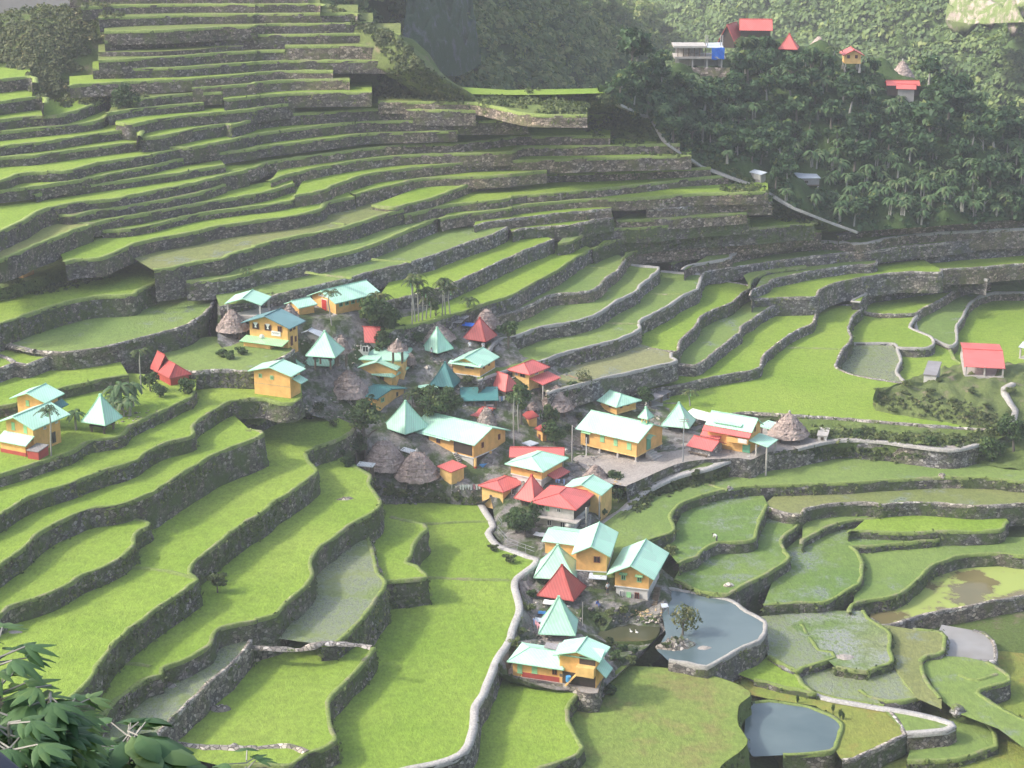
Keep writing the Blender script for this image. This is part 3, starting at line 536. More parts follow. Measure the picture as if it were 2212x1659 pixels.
WL = dict(x.split('=', 1) for x in """CF=white concrete path wall round the largest bright field below the village
LF1=mossy wall curving below the lowest house to the frame bottom
BF=low weedy bank round the reddish weedy field by the pond
CFb=lens shaped weedy wall standing inside the big bright field
MF=hairy grass covered wall under the murky strip right of the lower left terraces
BM=straight stone wall left of the big bright field near the frame bottom
N1=long mossy wall curving from the village edge to the lower left corner
MFL=pale topped wall right of the murky strip in the lower left corner
S=tall weedy wall running from the lower left edge up to the dark village tree
T1=overgrown wall under the small round paddy beside the dark village tree
C=wall round the tongue shaped paddy left of the yellow green bush
B=high wall with bright rim from left edge to below the orange village house
A=wall below the first paddy under the green pyramid hut on the left
E2=short overgrown bank under the narrow paddy sliver below the orange house
HG=overgrown bank below the orange houses at the left edge
K1=stone wall right behind the orange houses at the left edge
K2=wall above the pointed paddy left of the red winged house
K4=hedge grown wall below the paddy right of the red winged house
K3=tall stony wall with brown slide above the red winged house
K5=weedy wall under the bright paddy below the small red roofed hut
K6=bushy bank under the small red roofed orange hut at the left edge
K8=dark wall under the grey green muddy paddy above the village
K7=wall above the grey green muddy paddy
K9=wall just above the long mint roofed hall, ending near two bunds
K10=long wall running behind the mint roofed hall to the pale path corner
K11=wall behind the tall slender palms of the village
K12=low wall at the foot of the tall slender palms
n1=brown wall with white stones right of the round village tree
n2=white rimmed wall right of the red pyramid roof
n3=white rimmed zigzag wall with a hooked end right of the village
n4=white rimmed wall behind the red roofed houses
n5=dark weedy wall in the middle of the right paddies
n6=wavy wall left of the large bright field behind the church
n7=low wall above the large bright field behind the church
R0=bank wall at the front edge of the large bright field behind the church
q4=pale winding wall right of the dull square paddy near the red shelter
q2=low bund wall around the four sided paddy left of the red shelter
q5=curved low bund between the red shelter and the dull square paddy
q3=brown wall running left from the weedy heap above the red shelter
q6=white rimmed curved wall behind the red shelter
q7=field edge below the red shelter paddy at the right frame edge
q0=dark wall with bushes below a bright paddy near the right edge
q8=pale rimmed wall ending in a hook at the right slope
p8=pale wall under the bright paddy at the right frame edge
p7=wall under the narrow paddy at the right with yellow shrubs
e13=short stepped wall right of the centre paddies
e12=wall meeting the foot of the stone stairway
e11=white rimmed wall running from the stone stairway to the right edge
e10=little curved wall around a small inner paddy right of centre
e9=wall with a pink stone slide right of centre
e8=dark overgrown wall right of centre
p5=highest wall under the banana grove at the right
e7=wall with a pale post end under the stairway slope
e6=thin wall right of the dry grass plot below the stairway
e5=hook ended wall in the middle of the slope
e4=stone wall ending at a leaning stone right of the slope middle
e4b=pinkish block wall beside the shrubs below the stairway
e3=long thin wall through the slope middle ending at the stairway
e2=wall meeting the stairway at the tin hut
e1=wall one level above the tin hut by the stairway
c11=wall two levels above the tin hut by the stairway
c10=wall three levels above the tin hut by the stairway
c9=wall four levels above the tin hut with a square step
c8=wall five levels above the tin hut with pale landslip
d5=curved wall under a long green paddy left of centre
d3=wall under the long green paddy beside the straw strip
d4=tall dark wall under the pale paddy at the left edge
d2=wall under the long straw coloured strip
d1=wall under the bright wedge paddy at the left edge
c7=low wall just above the straw coloured strip
c6=long wall above two low walls over the straw strip
c5=wall with a white cairn at the left edge
c4r=long wall through the upper slope left of the reddish landslip
c4=wall under a bright strip at the left edge below the dark bush
c3=wall with a squared end below the rubble patch on the left
c3r=wall ending at the reddish landslip
c2=wall left of the rubble patch on the upper left slope
c2r=wall right of the dark round bush on the upper left
c1=wall climbing into the dark round bush on the upper left
f1=wall under the reddish landslip at the right shoulder
b11=short wall right of the dark round bush
b10b=wall above the landslip scrub on the right shoulder
b10a=square ended wall above the dark round bush
L3b=isolated wall block under the scrub at the left edge
b9=wall beside the pale stone face on the right shoulder
L2b=topmost short wall block in the scrub at the left edge
b8=wall under the lowest green strip of the high slope
b7=wall under the second green strip of the high slope
b6=wall with a step below the square walled plot high on the slope
b5b=large square wall high on the right shoulder
b5=low wall stub coming out of the scrub high on the left
b4=sixth wall from the top of the high left slope
b3=fifth wall from the top of the high left slope
b2=fourth wall from the top of the high left slope
b1=third wall from the top of the high left slope
b0=second wall from the top of the high left slope
PL=rough stone wall holding up the church yard
Q=weedy wall below the path that skirts the church yard
Q4=stony grey wall under the wide green strip right of the village
Q3=wall under the paddy with a patch of open water
Q5=bund and bushy wall above the large blue pond
Q6a=bushy wall of a short paddy right of the open water patch
Q6b=grassy wall under a thin bright strip on the lower right
Q7=bushy wall above the reedy wet field on the lower right
Q7c=weedy bank above the brown algae pool
W3=tall grey wall in front of the brown algae pool
F4=wall edge below the reedy wet field with a mud hole
F5=low dark wall below the pale wet field beside the blue pond
W1=plastered bund wall round the large blue pond
FG=curved bund of the small bright field below the large blue pond
F6=low bund of the grey flooded plot on the lower right
F3=leafy bund of the pale wedge plot on the lower right
F2=leafy bund of the long olive plot on the lower right
M1=thin bund round the grey mud pool
F1=curved stone wall below the grey mud pool
FP=pale path wall with a rounded brown end at the lower right
F8=bund wall of the ochre field beside the small deep blue pond
W2=mossy wall round the small deep blue pond
F10=lowest curved wall at the lower right
W5=muddy shore of the dark duck pool beside the houses
VB=low stone wall under the lowest two storey house
G0=field edge below the bottom of the frame""".splitlines())

DEPTH = dict(B=6.5, N1=5, S=5, K3=4.6, K5=4.5, CF=6, R0=6, PL=4.0, Q=3.2, Q5=4.2, Q7=3.4, W1=3, BF=5.5, LF1=5, K8=4, n3=4, n5=3, Q7c=3, W3=3, MFL=5, p5=3.2, e11=3.2, F10=3, c1=3, b5b=3)
HEAVY = set('MF S N1 C B A HG K6 K4 K5 T1 CFb E2 LF1 n5 e8 Q Q5 Q7 Q7c F4 FG W2 R0 BF K1 F8 F10'.split())
MOSSY = HEAVY | set('K3 d4 d1 Q4 Q3 Q6a Q6b e5 e7 BM'.split())
BROWN = set('n1 e4b e9 e6 f1 e4 e3 e2 e1 c11 c10 c9 c8 b5b b9 b8 p8 q3 q6 W3 F10 FP p5 e11'.split())

T = {}
for ln in TERR.strip().splitlines():
    p = [a.strip() for a in ln.split('|')]
    i, lk, st, rim, pp = p
    e, _, b = pp.partition('/')
    e = pts(e); b = pts(b) if b.strip() else []
    low = None
    if lk[0] == '=': z = float(lk[1:]) * S
    else:
        ref, tt, xyz = lk[1:].split(); x, y, dy = map(float, xyz.split(','))
        U, V = tile(int(tt[0]), int(tt[1]), x, y); V2 = V + dy / 4; zr = T[ref]['z']
        if lk[0] == '^':
            q = onz(U, V2, zr); z = zat(q.x, q.y, V); low = zr
        else:
            q = onz(U, V, zr); z = zat(q.x, q.y, V2)
            T[ref]['low'] = min(T[ref]['low'] if T[ref]['low'] is not None else 1e9, z)
    T[i] = dict(z=z, st=st, rim=rim, e=e, b=b, low=low)
for k, v in dict(e9=10.4, e8=12.2, e7=14.2, e6=15.9, e4b=17, e10=8.0, e13=6.2, e12=7.2, e11=8.7, p5=10.1, p7=5.2, p8=3.2, q0=3.2, q8=1.2, Q=-2.9, Q6a=-5.9, Q6b=-5.4, Q7=-6.7, Q7c=-7.8, W3=-8.4, F4=-7.4, F5=-7.4, FG=-7.6, F6=-7.7, F3=-7.6, F2=-8.2, FP=-7.7, F8=-9.0, W2=-7.7, F1=-9.1, M1=-8.5, F10=-9.8, BF=-7.6, LF1=-5.6, VB=-5.5, PL=-1.5, CF=-4.2).items():
    T[k]['low'] = v * S

def smooth_line(P, step, jit=0.0):
    """Catmull-Rom through P (2-D), resampled about every step metres"""
    P = [np.array(p[:2], dtype=float) for p in P]
    out = []
    for i in range(len(P) - 1):
        p0 = P[max(i - 1, 0)]; p1 = P[i]; p2 = P[i + 1]; p3 = P[min(i + 2, len(P) - 1)]
        L = np.linalg.norm(p2 - p1); n = max(1, int(L / step))
        m1 = (p2 - p0) / 2; m2 = (p3 - p1) / 2
        for m in (m1, m2):
            l = np.linalg.norm(m)
            if l > L: m *= L / l
        for k in range(n):
            t = k / n
            out.append((2*t**3 - 3*t**2 + 1)*p1 + (t**3 - 2*t**2 + t)*m1 + (-2*t**3 + 3*t**2)*p2 + (t**3 - t**2)*m2)
    out.append(P[-1])
    out = np.array(out)
    if jit and len(out) > 4:
        n = len(out); nz = rng.normal(0, 1, (n, 2))
        ker = np.array([.25, .5, .25]); nz = np.stack([np.convolve(nz[:, k], ker, 'same') for k in (0, 1)], 1)
        out[1:-1] += nz[1:-1] * jit
    return out
def line_normals(P):
    d = np.zeros_like(P); d[1:-1] = P[2:] - P[:-2]; d[0] = P[1] - P[0]; d[-1] = P[-1] - P[-2]
    d /= np.maximum(np.linalg.norm(d, axis=1, keepdims=True), 1e-6)
    return np.stack([d[:, 1], -d[:, 0]], 1)          # right-hand side
def grid_faces(n, m):
    i = np.arange(n - 1)[:, None] * m + np.arange(m - 1)[None]
    i = i.ravel(); return np.stack([i, i + m, i + m + 1, i + 1], 1)

TRI_V, TRI_F = [], []
def collide(V, F):
    b = len(TRI_V); TRI_V.extend([tuple(map(float, p)) for p in V])
    for f in F: TRI_F.append([int(k) + b for k in f])

def quads_leaf(P, Nrm, size, aspect=1.6, droop=.0):
    """leaf quads: centres P, facing directions Nrm"""
    n = len(P); a = rng.normal(0, 1, (n, 3)); Nrm = Nrm / np.maximum(np.linalg.norm(Nrm, axis=1, keepdims=True), 1e-6)
    a -= Nrm * (a * Nrm).sum(1, keepdims=True); a /= np.maximum(np.linalg.norm(a, axis=1, keepdims=True), 1e-6)
    c = np.cross(Nrm, a); s = np.asarray(size).reshape(-1, 1) * np.ones((n, 1))
    a = a * s * aspect * .5; c = c * s * .5
    a[:, 2] -= droop * s[:, 0]
    V = np.stack([P - a, P - a * .1 - c, P + a, P - a * .1 + c], 1).reshape(-1, 3)
    return V, np.arange(4 * n).reshape(-1, 4)

FOOT = []
GROUP_W = 'dry stone terrace walls'
for i, t in T.items():
    z = t['z']
    e = smooth_line([onz(U, V, z) for U, V in t['e']], 1.0, .10)
    b = np.array([onz(U, V, z)[:2] for U, V in t['b']]).reshape(-1, 2)
    t['E'] = e
    poly = np.concatenate([e, b]); x, y = poly.T
    ccw = (x * np.roll(y, -1) - np.roll(x, -1) * y).sum() > 0
    nrm = line_normals(e) * (1 if ccw else -1)
    t['N'] = nrm
    # ---- level field
    tri = tessellate_polygon([[Vector((p[0], p[1], 0)) for p in poly]])
    tri = [list(q) for q in tri]
    V = np.c_[poly, np.full(len(poly), z)]
    F2 = []
    for q in tri:
        a, b2, c = (V[k] for k in q)
        F2.append(q if (b2[0]-a[0])*(c[1]-a[1]) - (b2[1]-a[1])*(c[0]-a[0]) > 0 else q[::-1])
    nm = {'p': 'pond_water', 'q': 'pond_water', 'a': 'pond_water', 'u': 'pond_water', 'e': 'church_yard'}.get(t['st'], 'rice_field')
    tag(recentred(nm, V, F2, F_MAT[t['st']]), kind='structure')
    collide(V, F2)
    low = t['low'] if t['low'] is not None else z - 2.5
    for k in range(0, len(e), 3): FOOT.append((e[k][0] + nrm[k][0] * .4, e[k][1] + nrm[k][1] * .4, low - 1.0))
    if i in ('G0', 'q9'): continue
    # ---- wall face
    hgt = max(z - low, .35)
    dep = DEPTH.get(i, 0) * S if i in DEPTH else hgt + .7
    dep = max(dep, hgt + .5, 2.0 if z < 26 * S else 0)
    rows = max(4, int(dep / .55) + 1); n = len(e)
    dd = np.linspace(-.02, dep, rows)
    off = .06 + .09 * np.maximum(dd, 0)
    P = np.zeros((n, rows, 3))
    bul = rng.normal(0, 1, (n, rows)); bul = (bul + np.roll(bul, 1, 0)) * .055
    bul[:, 0] *= .4
    P[:, :, 0] = e[:, 0, None] + nrm[:, 0, None] * (off + bul)
    P[:, :, 1] = e[:, 1, None] + nrm[:, 1, None] * (off + bul)
    P[:, :, 2] = z - dd
    Fw = grid_faces(n, rows)
    if not ccw: Fw = Fw[:, ::-1]
    Fw = Fw[:, ::-1]
    wm = M_WALLD if z > 22 * S and i not in BROWN else M_WALLG if i in MOSSY else (M_WALLB if i in BROWN else M_WALL)
    if t['rim'] == 'n' and i != 'PL' and st != 'e': wm = M_BANK if i in ('BF', 'W5', 'K6') else wm
    wo = recentred('terrace_wall', P.reshape(-1, 3), Fw, wm)
    tag(wo, WL.get(i, 'dry stone terrace wall'), 'wall', GROUP_W, 'thing')
    t['wall'] = wo
    # ---- coping / bund along the top
    rim = t['rim']
    if rim != 'n':
        wd, hh, cm = dict(c=(.80, .20, M_CONC), w=(.42, .18, M_COPEW), s=(.36, .15, M_COPE), g=(.42, .12, M_BUND))[rim]
        if z > 19 * S and rim != 'w': wd, hh, cm = .75, .17, M_BUND_LIT
        ww = wd * (1 + rng.normal(0, .14, n)) if rim != 'c' else np.full(n, wd)
        hz = hh + (rng.normal(0, .045, n) if rim != 'c' else 0)
        prof = [(.10, -.35, 0), (.09, 0, 1), (-.5, 0, 1.05), (-1.0, 0, .8), (-1.12, -.06, 0)]
        P = np.zeros((n, 5, 3))
        for k, (o, dz, hk) in enumerate(prof):
            oo = o if o > 0 else o * ww
            P[:, k, 0] = e[:, 0] + nrm[:, 0] * oo; P[:, k, 1] = e[:, 1] + nrm[:, 1] * oo
            P[:, k, 2] = z + dz + hk * hz
        Fc = grid_faces(n, 5)
        if ccw: Fc = Fc[:, ::-1]
        Fc = Fc[:, ::-1]
        recentred('coping', P.reshape(-1, 3), Fc, cm, parent=wo)
    # ---- weeds growing on wall and rim
    L = np.linalg.norm(np.diff(e, axis=0), axis=1).sum()
    dens = 1.9 if i in HEAVY else (.7 if i in MOSSY else .28)
    if z > 22 * S: dens *= .6
    nc = int(L * min(hgt, 5) * dens) + int(L * (.8 if rim == 'g' else .25))
    nc = min(nc, 2200)
    if nc > 3:
        kk = rng.integers(0, n, nc)
        patch = np.sin(kk * .21 + z) + np.sin(kk * .057 + z * 3) + rng.normal(0, .6, nc)
        kk = np.concatenate([kk[patch > -.35], kk[:2]]); nc = len(kk)
        hd = .12 + rng.random(nc) ** 1.15 * min(hgt, 5)
        c = np.zeros((nc, 3)); o = .12 + .09 * hd
        c[:, 0] = e[kk, 0] + nrm[kk, 0] * o; c[:, 1] = e[kk, 1] + nrm[kk, 1] * o; c[:, 2] = z + .1 - hd
        rep = 4; c = np.repeat(c, rep, 0) + rng.normal(0, .17, (nc * rep, 3))
        nn = np.repeat(np.c_[nrm[kk], np.full(nc, .5)], rep, 0) + rng.normal(0, .55, (nc * rep, 3))
        sz = rng.uniform(.14, .36, nc * rep)
        Vq, Fq = quads_leaf(c, nn, sz, 1.7, .15)
        tone = np.repeat(np.clip(rng.normal(.58, .24, nc), 0, 1), rep) + rng.normal(0, .12, nc * rep)
        w2 = recentred('weeds', Vq, Fq, L_WEED, parent=wo, attr=np.clip(tone, 0, 1))
        w2['kind'] = 'stuff'

# thin bunds that cross a field
BUNDS = """CF g 12 1170,1150 1450,1212 1760,1196 2060,1190
CF g 13 1490,18 1800,32 2190,38
BM s 03 1470,1445 1720,1475 1950,1490 2212,1490 13 0,1495 230,1470 350,1485 440,1530
MF s 13 -60,620 200,632 390,638 480,612 582,580 700,590 900,602 1000,622
CFb s 12 985,1340 1010,1450 1040,1560 1065,1640
S g 02 1120,1590 1330,1605 1480,1630 1600,1659 03 1700,30
N1 g 03 960,805 1040,770 1180,765 1300,785
K9 g 11 1000,585 1180,597 1345,606
K9 g 11 430,697 640,725 830,747
K8 g 11 650,270 770,283
n6 w 31 110,918 280,912 430,908
R0 g 31 160,1350 400,1352 630,1365
n3 g 21 800,1132 950,1140 1105,1142
n2 g 21 500,720 640,728 790,728
n3 g 21 1180,880 1320,887 1470,886
n2 w 21 990,625 1120,645 1262,657
n3 w 21 1290,688 1450,705 1620,712
Q g 22 1595,852 1700,872 1860,918
K2 s 01 0,1420 60,1440 130,1482
HG g 12 -90,400 -40,400
n1 g 21 620,650 800,660 880,655
q5 g 31 1560,1330 1600,1430 1660,1480 1760,1520
F1 g 33 1650,860 1800,900 1980,850
K3 s 01 -60,1265 60,1300 150,1350 300,1378""".splitlines()
for ln in BUNDS:
    k, st, rest = ln.split(' ', 2)
    z = T[k]['z']
    e = smooth_line([onz(U, V, z) for U, V in pts(rest)], .7, .08); n = len(e); nr = line_normals(e)
    wd, hh, cm = dict(s=(.34, .24, M_COPE), g=(.26, .2, M_BUND), w=(.36, .22, M_COPEW))[st]
    wv = wd * (1 + rng.normal(0, .2, n)); hv = hh * (1 + rng.normal(0, .2, n))
    P = np.zeros((n, 5, 3))
    for j, (o, hk) in enumerate([(-1.3, -.3), (-.8, .85), (0, 1.05), (.8, .85), (1.3, -.3)]):
        P[:, j, 0] = e[:, 0] + nr[:, 0] * o * wv; P[:, j, 1] = e[:, 1] + nr[:, 1] * o * wv; P[:, j, 2] = z + hk * hv
    tag(recentred('field_bund', P.reshape(-1, 3), grid_faces(n, 5)[:, ::-1], cm), kind='structure')

# ------------------------------------------------------------------ sloping ground
def tri_ground(name, P, mat, sub=0, rough=.0, kind='structure', outline=None):
    """triangulated ground through scattered world points"""
    P = [Vector(p) for p in P]
    r = delaunay_2d_cdt([Vector((p.x, p.y)) for p in P], [], [], 0, .01)
    zz = []
    for k, v in enumerate(r[0]):
        o = r[3][k]; zz.append(P[o[0]].z if o else 0)
    V = [(v.x, v.y, z) for v, z in zip(r[0], zz)]
    F = [list(f) for f in r[2]]
    if outline: F = [f for f in F if all(inside(*proj(.3 * np.mean([V[k] for k in f], axis=0) + .35 * (np.array(V[f[j]]) + np.array(V[f[j - 1]]))), outline) for j in range(3))]
    if sub:
        bm = bmesh.new(); vs = [bm.verts.new(v) for v in V]
        for f in F:
            try: bm.faces.new([vs[k] for k in f])
            except ValueError: pass
        bmesh.ops.subdivide_edges(bm, edges=bm.edges, cuts=sub, use_grid_fill=True)
        bmesh.ops.triangulate(bm, faces=bm.faces)
        for v in bm.verts: v.co.z += R1.gauss(0, rough)
        bm.verts.index_update()
        V = [tuple(v.co) for v in bm.verts]; F = [[v.index for v in f.verts] for f in bm.faces]; bm.free()
    F = [f if (V[f[1]][0]-V[f[0]][0])*(V[f[2]][1]-V[f[0]][1])-(V[f[1]][1]-V[f[0]][1])*(V[f[2]][0]-V[f[0]][0]) > 0 else f[::-1] for f in F]
    o = recentred(name, V, F, mat); tag(o, kind=kind)
    collide(V, F)
    return o
def inside(U, V, poly):
    c = False; n = len(poly)
    for a in range(n):
        (x1, y1), (x2, y2) = poly[a], poly[a - 1]
        if (y1 > V) != (y2 > V) and U < (x2 - x1) * (V - y1) / (y2 - y1) + x1: c = not c
    return c
FT = np.array(FOOT)
gx = np.arange(-130, 150, 3.0); gy = np.arange(112, 400, 3.0)
GX, GY = np.meshgrid(gx, gy)
GZ = np.full(GX.shape, np.nan)
for j in range(len(gy)):
    sub = FT[np.abs(FT[:, 1] - gy[j]) < 7]
    for k in range(len(gx)):
        if len(sub):
            q = sub[(np.abs(sub[:, 0] - gx[k]) < 7)]
            if len(q): GZ[j, k] = q[:, 2].min()
for (x, y, z) in [(-130, 112, 0), (-130, 200, 22), (-130, 300, 42), (-130, 397, 40), (-60, 397, 20), (20, 397, 10), (149, 397, 0), (149, 250, -14), (149, 140, -20), (30, 112, -20), (-60, 112, -8)]:
    GZ[min(int((y - 112) / 3), len(gy) - 1), min(int((x + 130) / 3), len(gx) - 1)] = z
known = ~np.isnan(GZ)
idx = np.argwhere(known); zv = GZ[known]
for j, k in np.argwhere(~known):
    d2 = ((idx - (j, k)) ** 2).sum(1).astype(float); w_ = 1 / (d2 + .5) ** 1.5
    m_ = d2 < d2.min() * 9 + 4
    GZ[j, k] = (zv[m_] * w_[m_]).sum() / w_[m_].sum()
for _ in range(2):
    g2 = np.pad(GZ, 1, 'edge'); GZ = np.minimum(GZ, (g2[:-2, 1:-1] + g2[2:, 1:-1] + g2[1:-1, :-2] + g2[1:-1, 2:]) / 4)
VOUT = [(465,640),(560,615),(700,640),(830,672),(1065,655),(1135,720),(1140,775),(1210,795),(1290,800),(1395,860),(1480,868),(1560,862),(1705,866),(1660,935),(1560,968),(1440,1000),(1330,1065),(1290,1110),(1320,1160),(1440,1220),(1475,1258),(1473,1305),(1442,1365),(1402,1402),(1335,1458),(1310,1502),(1195,1496),(1095,1480),(1055,1450),(1085,1417),(1108,1382),(1119,1350),(1129,1319),(1125,1289),(1119,1256),(1130,1244),(1159,1224),(1164,1206),(1143,1199),(1106,1185),(1085,1176),(1062,1152),(1072,1139),(1067,1127),(1044,1087),(1020,1096),(825,1094),(780,1030),(785,945),(700,908),(583,892),(552,862),(465,745)]
for j in range(len(gy)):
    for k in range(len(gx)):
        U_, V_ = proj((gx[k], gy[j], GZ[j, k]))
        if inside(U_, V_, VOUT) or inside(U_, V_ - 40, VOUT): GZ[j, k] -= 6
HV = np.c_[GX.ravel(), GY.ravel(), GZ.ravel() - .3]
HF = grid_faces(len(gy), len(gx))[:, ::-1]
tag(recentred('hillside', HV, HF, M_SLOPE, smooth=True), kind='structure')
collide(HV, HF.tolist())

VG = """470,655,17.3 560,640,17.2 640,690,16.2 720,690,15.8 830,692,14.3 800,655,15.8 880,722,12.6 1000,708,12.2 1100,728,10.4 1060,668,12.6 470,740,15 560,760,13.5
650,760,12.6 740,800,10.4 850,770,10.4 950,775,10 1060,775,9.2 1130,770,8.8 590,868,9.6 640,880,8.6 700,880,7.6 780,880,6.8 860,860,7.2 950,860,6.8 1020,840,7.2
1100,830,7.4 1200,830,6.0 1280,815,5.6 590,893,7.8 700,905,6.8 765,905,6.0 790,950,4.2 850,930,4.6 950,900,5.2 1050,900,4.8 1120,900,4.4 1220,880,3.8 1320,880,2.8
1390,870,1.9 820,1000,2.0 900,1000,2.0 1000,985,2.3 1090,985,2.2 1160,960,2.2 1230,940,1.8 790,1025,.8 850,1035,.6 930,1045,.3 1000,1050,.2 1060,1035,.5 1130,1035,.8 1220,1020,.8
1255,980,.9 1330,985,.85 1440,980,.85 1500,950,.85 1480,880,1.7 1560,870,1.7 1700,872,1.7 1640,930,.85 1240,1050,.5 1280,1050,.3 1300,1035,.7
830,1090,-2 930,1086,-2 1020,1092,-2 1065,1100,-2 1060,1075,-.7 1100,1080,-.6 1150,1080,-.5 1220,1075,-.3 1180,1150,-1.6 1290,1140,-1.7 1320,1060,-.8
1090,1160,-2.2 1150,1205,-2.6 1170,1240,-3 1300,1170,-2.6 1340,1200,-3.1 1430,1230,-4 1440,1290,-4.6 1290,1300,-3.6 1200,1300,-3.6 1140,1300,-3.4 1340,1310,-4.2 1420,1330,-5.2
1180,1380,-4.3 1120,1390,-4.1 1240,1360,-4.4 1260,1310,-4.2 1280,1400,-5 1320,1430,-5.6 1100,1450,-4.2 1100,1475,-4.3 1200,1492,-4.4 1300,1490,-4.6 1310,1470,-5 1330,1460,-6.2 1230,1440,-4.5 1060,1448,-2.4 1046,1089,-2.0 1069,1127,-2.0 1074,1139,-2.0 1065,1152,-2.0 1087,1178,-2.0 1108,1187,-2.0 1145,1201,-2.1 1166,1207,-2.1 1161,1225,-2.1 1132,1246,-2.1 1121,1257,-2.1 1127,1289,-2.1 1131,1319,-2.1 1121,1352,-2.1 1110,1385,-2.1 1088,1419,-2.1 1150,1262,-3 1150,1300,-3.3 1150,1340,-3.8 1136,1370,-4 1110,1425,-4 1472,1262,-5.4 1470,1300,-6.5 1440,1360,-6.9 1400,1400,-7.0 1330,1455,-7.0 1330,1395,-7.1 1380,1365,-7.3 1300,1372,-6.9 1290,1335,-5.6 1350,1340,-6.3"""
vp = []
for tok in VG.split():
    U, V, z = map(float, tok.split(',')); z = z if z > -2.4 else -2.4 + (z + 2.4) * .74; vp.append(onz(U, V, z * S))
tri_ground('village_ground', vp, M_VILL, 3, .10, outline=VOUT)

def loft(name, rows, mat, nu=60, nv=30, rough=.0, kind='structure', solid=True):
    """surface through rows of world points"""
    RR = []
    for r in rows:
        r = np.array([tuple(p) for p in r]); d = np.r_[0, np.cumsum(np.linalg.norm(np.diff(r[:, :2], axis=0), axis=1))]; d /= d[-1]
        RR.append(np.stack([np.interp(np.linspace(0, 1, nu), d, r[:, k]) for k in range(3)], 1))
    RR = np.array(RR); tv = np.linspace(0, len(RR) - 1, nv)
    G = np.stack([RR[min(int(t), len(RR) - 2)] * (1 - (t - min(int(t), len(RR) - 2))) + RR[min(int(t), len(RR) - 2) + 1] * (t - min(int(t), len(RR) - 2)) for t in tv])
    if rough:
        nz = rng.normal(0, 1, G.shape[:2])
        for _ in range(4): nz = (nz + np.roll(nz, 1, 0) + np.roll(nz, -1, 0) + np.roll(nz, 1, 1) + np.roll(nz, -1, 1)) / 4
        nz[0] *= 0
        G[:, :, 2] += nz * rough
    V = G.reshape(-1, 3); F = grid_faces(nv, nu)[:, ::-1]
    o = recentred(name, V, F, mat, smooth=True); tag(o, kind=kind)
    if solid: collide(V, F.tolist())
    return G
def W3D(s, sc=True):
    out = []
    for tok in s.split():
        U, V, z = map(float, tok.split(',')); out.append(onz(U, V, z * S))
    return out

# grassy bank between the big field behind the church and the upper path, and the bank under the lower path
zR, zP, zQ = T['R0']['z'], T['PL']['z'], T['Q']['z']
def on(s, z): return [onz(U, V, z) for U, V in pts(s)]
loft('grass_bank', [on('32 240,300 500,305 900,338 1400,378 1800,402 2010,398 2100,385 2300,370', zR - .1), on('32 230,450 540,482 740,470 1000,490 1300,530 1600,558 1850,496 2300,420', zP + .08)], M_BANK, 60, 12, .5)
loft('grass_bank', [on('32 60,600 230,572 540,506 740,495 1000,515 1300,556 1600,582 1850,520 2050,420 2300,330', zP - .15), on('32 20,720 230,700 540,650 740,640 1000,660 1300,690 1600,690 1850,700 2050,740 2300,760', zQ - .05)], M_BANK, 60, 12, .5)
lane = '22 2060,622 1960,625 1700,722 1400,802 1150,922 1050,1012 950,1102 800,1197 752,1258 690,1320'
lz = [.85, .7, .2, -.2, -.5, -1.05, -1.6, -2.0, -2.2, -2.4]
lp = [onz(U, V, z * S) for (U, V), z in zip(pts(lane), lz)]
lin = [p + Vector((-1.2, 1.6, 0)) for p in lp]
loft('grass_bank', [[p + Vector((-4, 5, -.06)) for p in lp], [p + Vector((0, 0, -.06)) for p in lp], on('22 2130,780 2070,765 1900,800 1700,862 1500,885 1250,962 1050,1112 880,1242 800,1332 700,1420', zQ - .08)], M_BANK, 60, 14, .25)
def ribbon(name, P, w, mat, h=.12, label=None):
    P3 = np.array([tuple(p) for p in P]); e = smooth_line(P3, .9, .03)
    d = np.r_[0, np.cumsum(np.linalg.norm(np.diff(P3[:, :2], axis=0), axis=1))]; de = np.r_[0, np.cumsum(np.linalg.norm(np.diff(e, axis=0), axis=1))]
    z = np.interp(de / de[-1], d / d[-1], P3[:, 2]); nr = line_normals(e); n = len(e); G = np.zeros((n, 4, 3))
    for j, (o, hk) in enumerate([(-1.05, -2.5), (-1, 1), (1, 1), (1.05, -2.5)]):
        G[:, j, :2] = e + nr * o * w / 2; G[:, j, 2] = z + hk * h
    o = recentred(name, G.reshape(-1, 3), grid_faces(n, 4)[:, ::-1], mat); tag(o, kind='structure'); return e, z
ribbon('village_path', lp, 1.25, M_CONC)
ribbon('village_path', on('32 240,560 540,492 740,480 1000,498 1300,540 1600,566 1850,505 2050,398 2110,315 2130,120', zP + .08), .9, M_COPEW)
# knoll under the red shelter
zk = zR
loft('knoll', [on('32 905,190 925,235 1100,272 1300,305 1500,335 1600,362 1850,392 2060,385 2300,330', zk - .1),
               [onz(U, V, zk + 1.6 * S) for U, V in pts('32 905,140 960,120 1150,130 1300,150 1500,170 1700,190 1850,190 2060,180 2300,150')],
               [onz(U, V, zk + 2.6 * S) for U, V in pts('32 930,70 1000,40 1200,20 1350,10 31 1500,1650 1700,1650 1850,1650 2060,1640 2300,1630')],
               [onz(U, V, zk + 2.8 * S) for U, V in pts('31 1200,1655 1250,1650 1350,1640 1450,1620 1600,1590 1750,1575 1900,1570 2100,1560 2300,1550')],
               [onz(U, V, zk - .6 * S) for U, V in pts('31 1250,1600 1280,1580 1350,1560 1450,1540 1600,1500 1750,1480 1900,1470 2100,1460 2300,1450')]], M_SCRUB, 60, 36, .5)

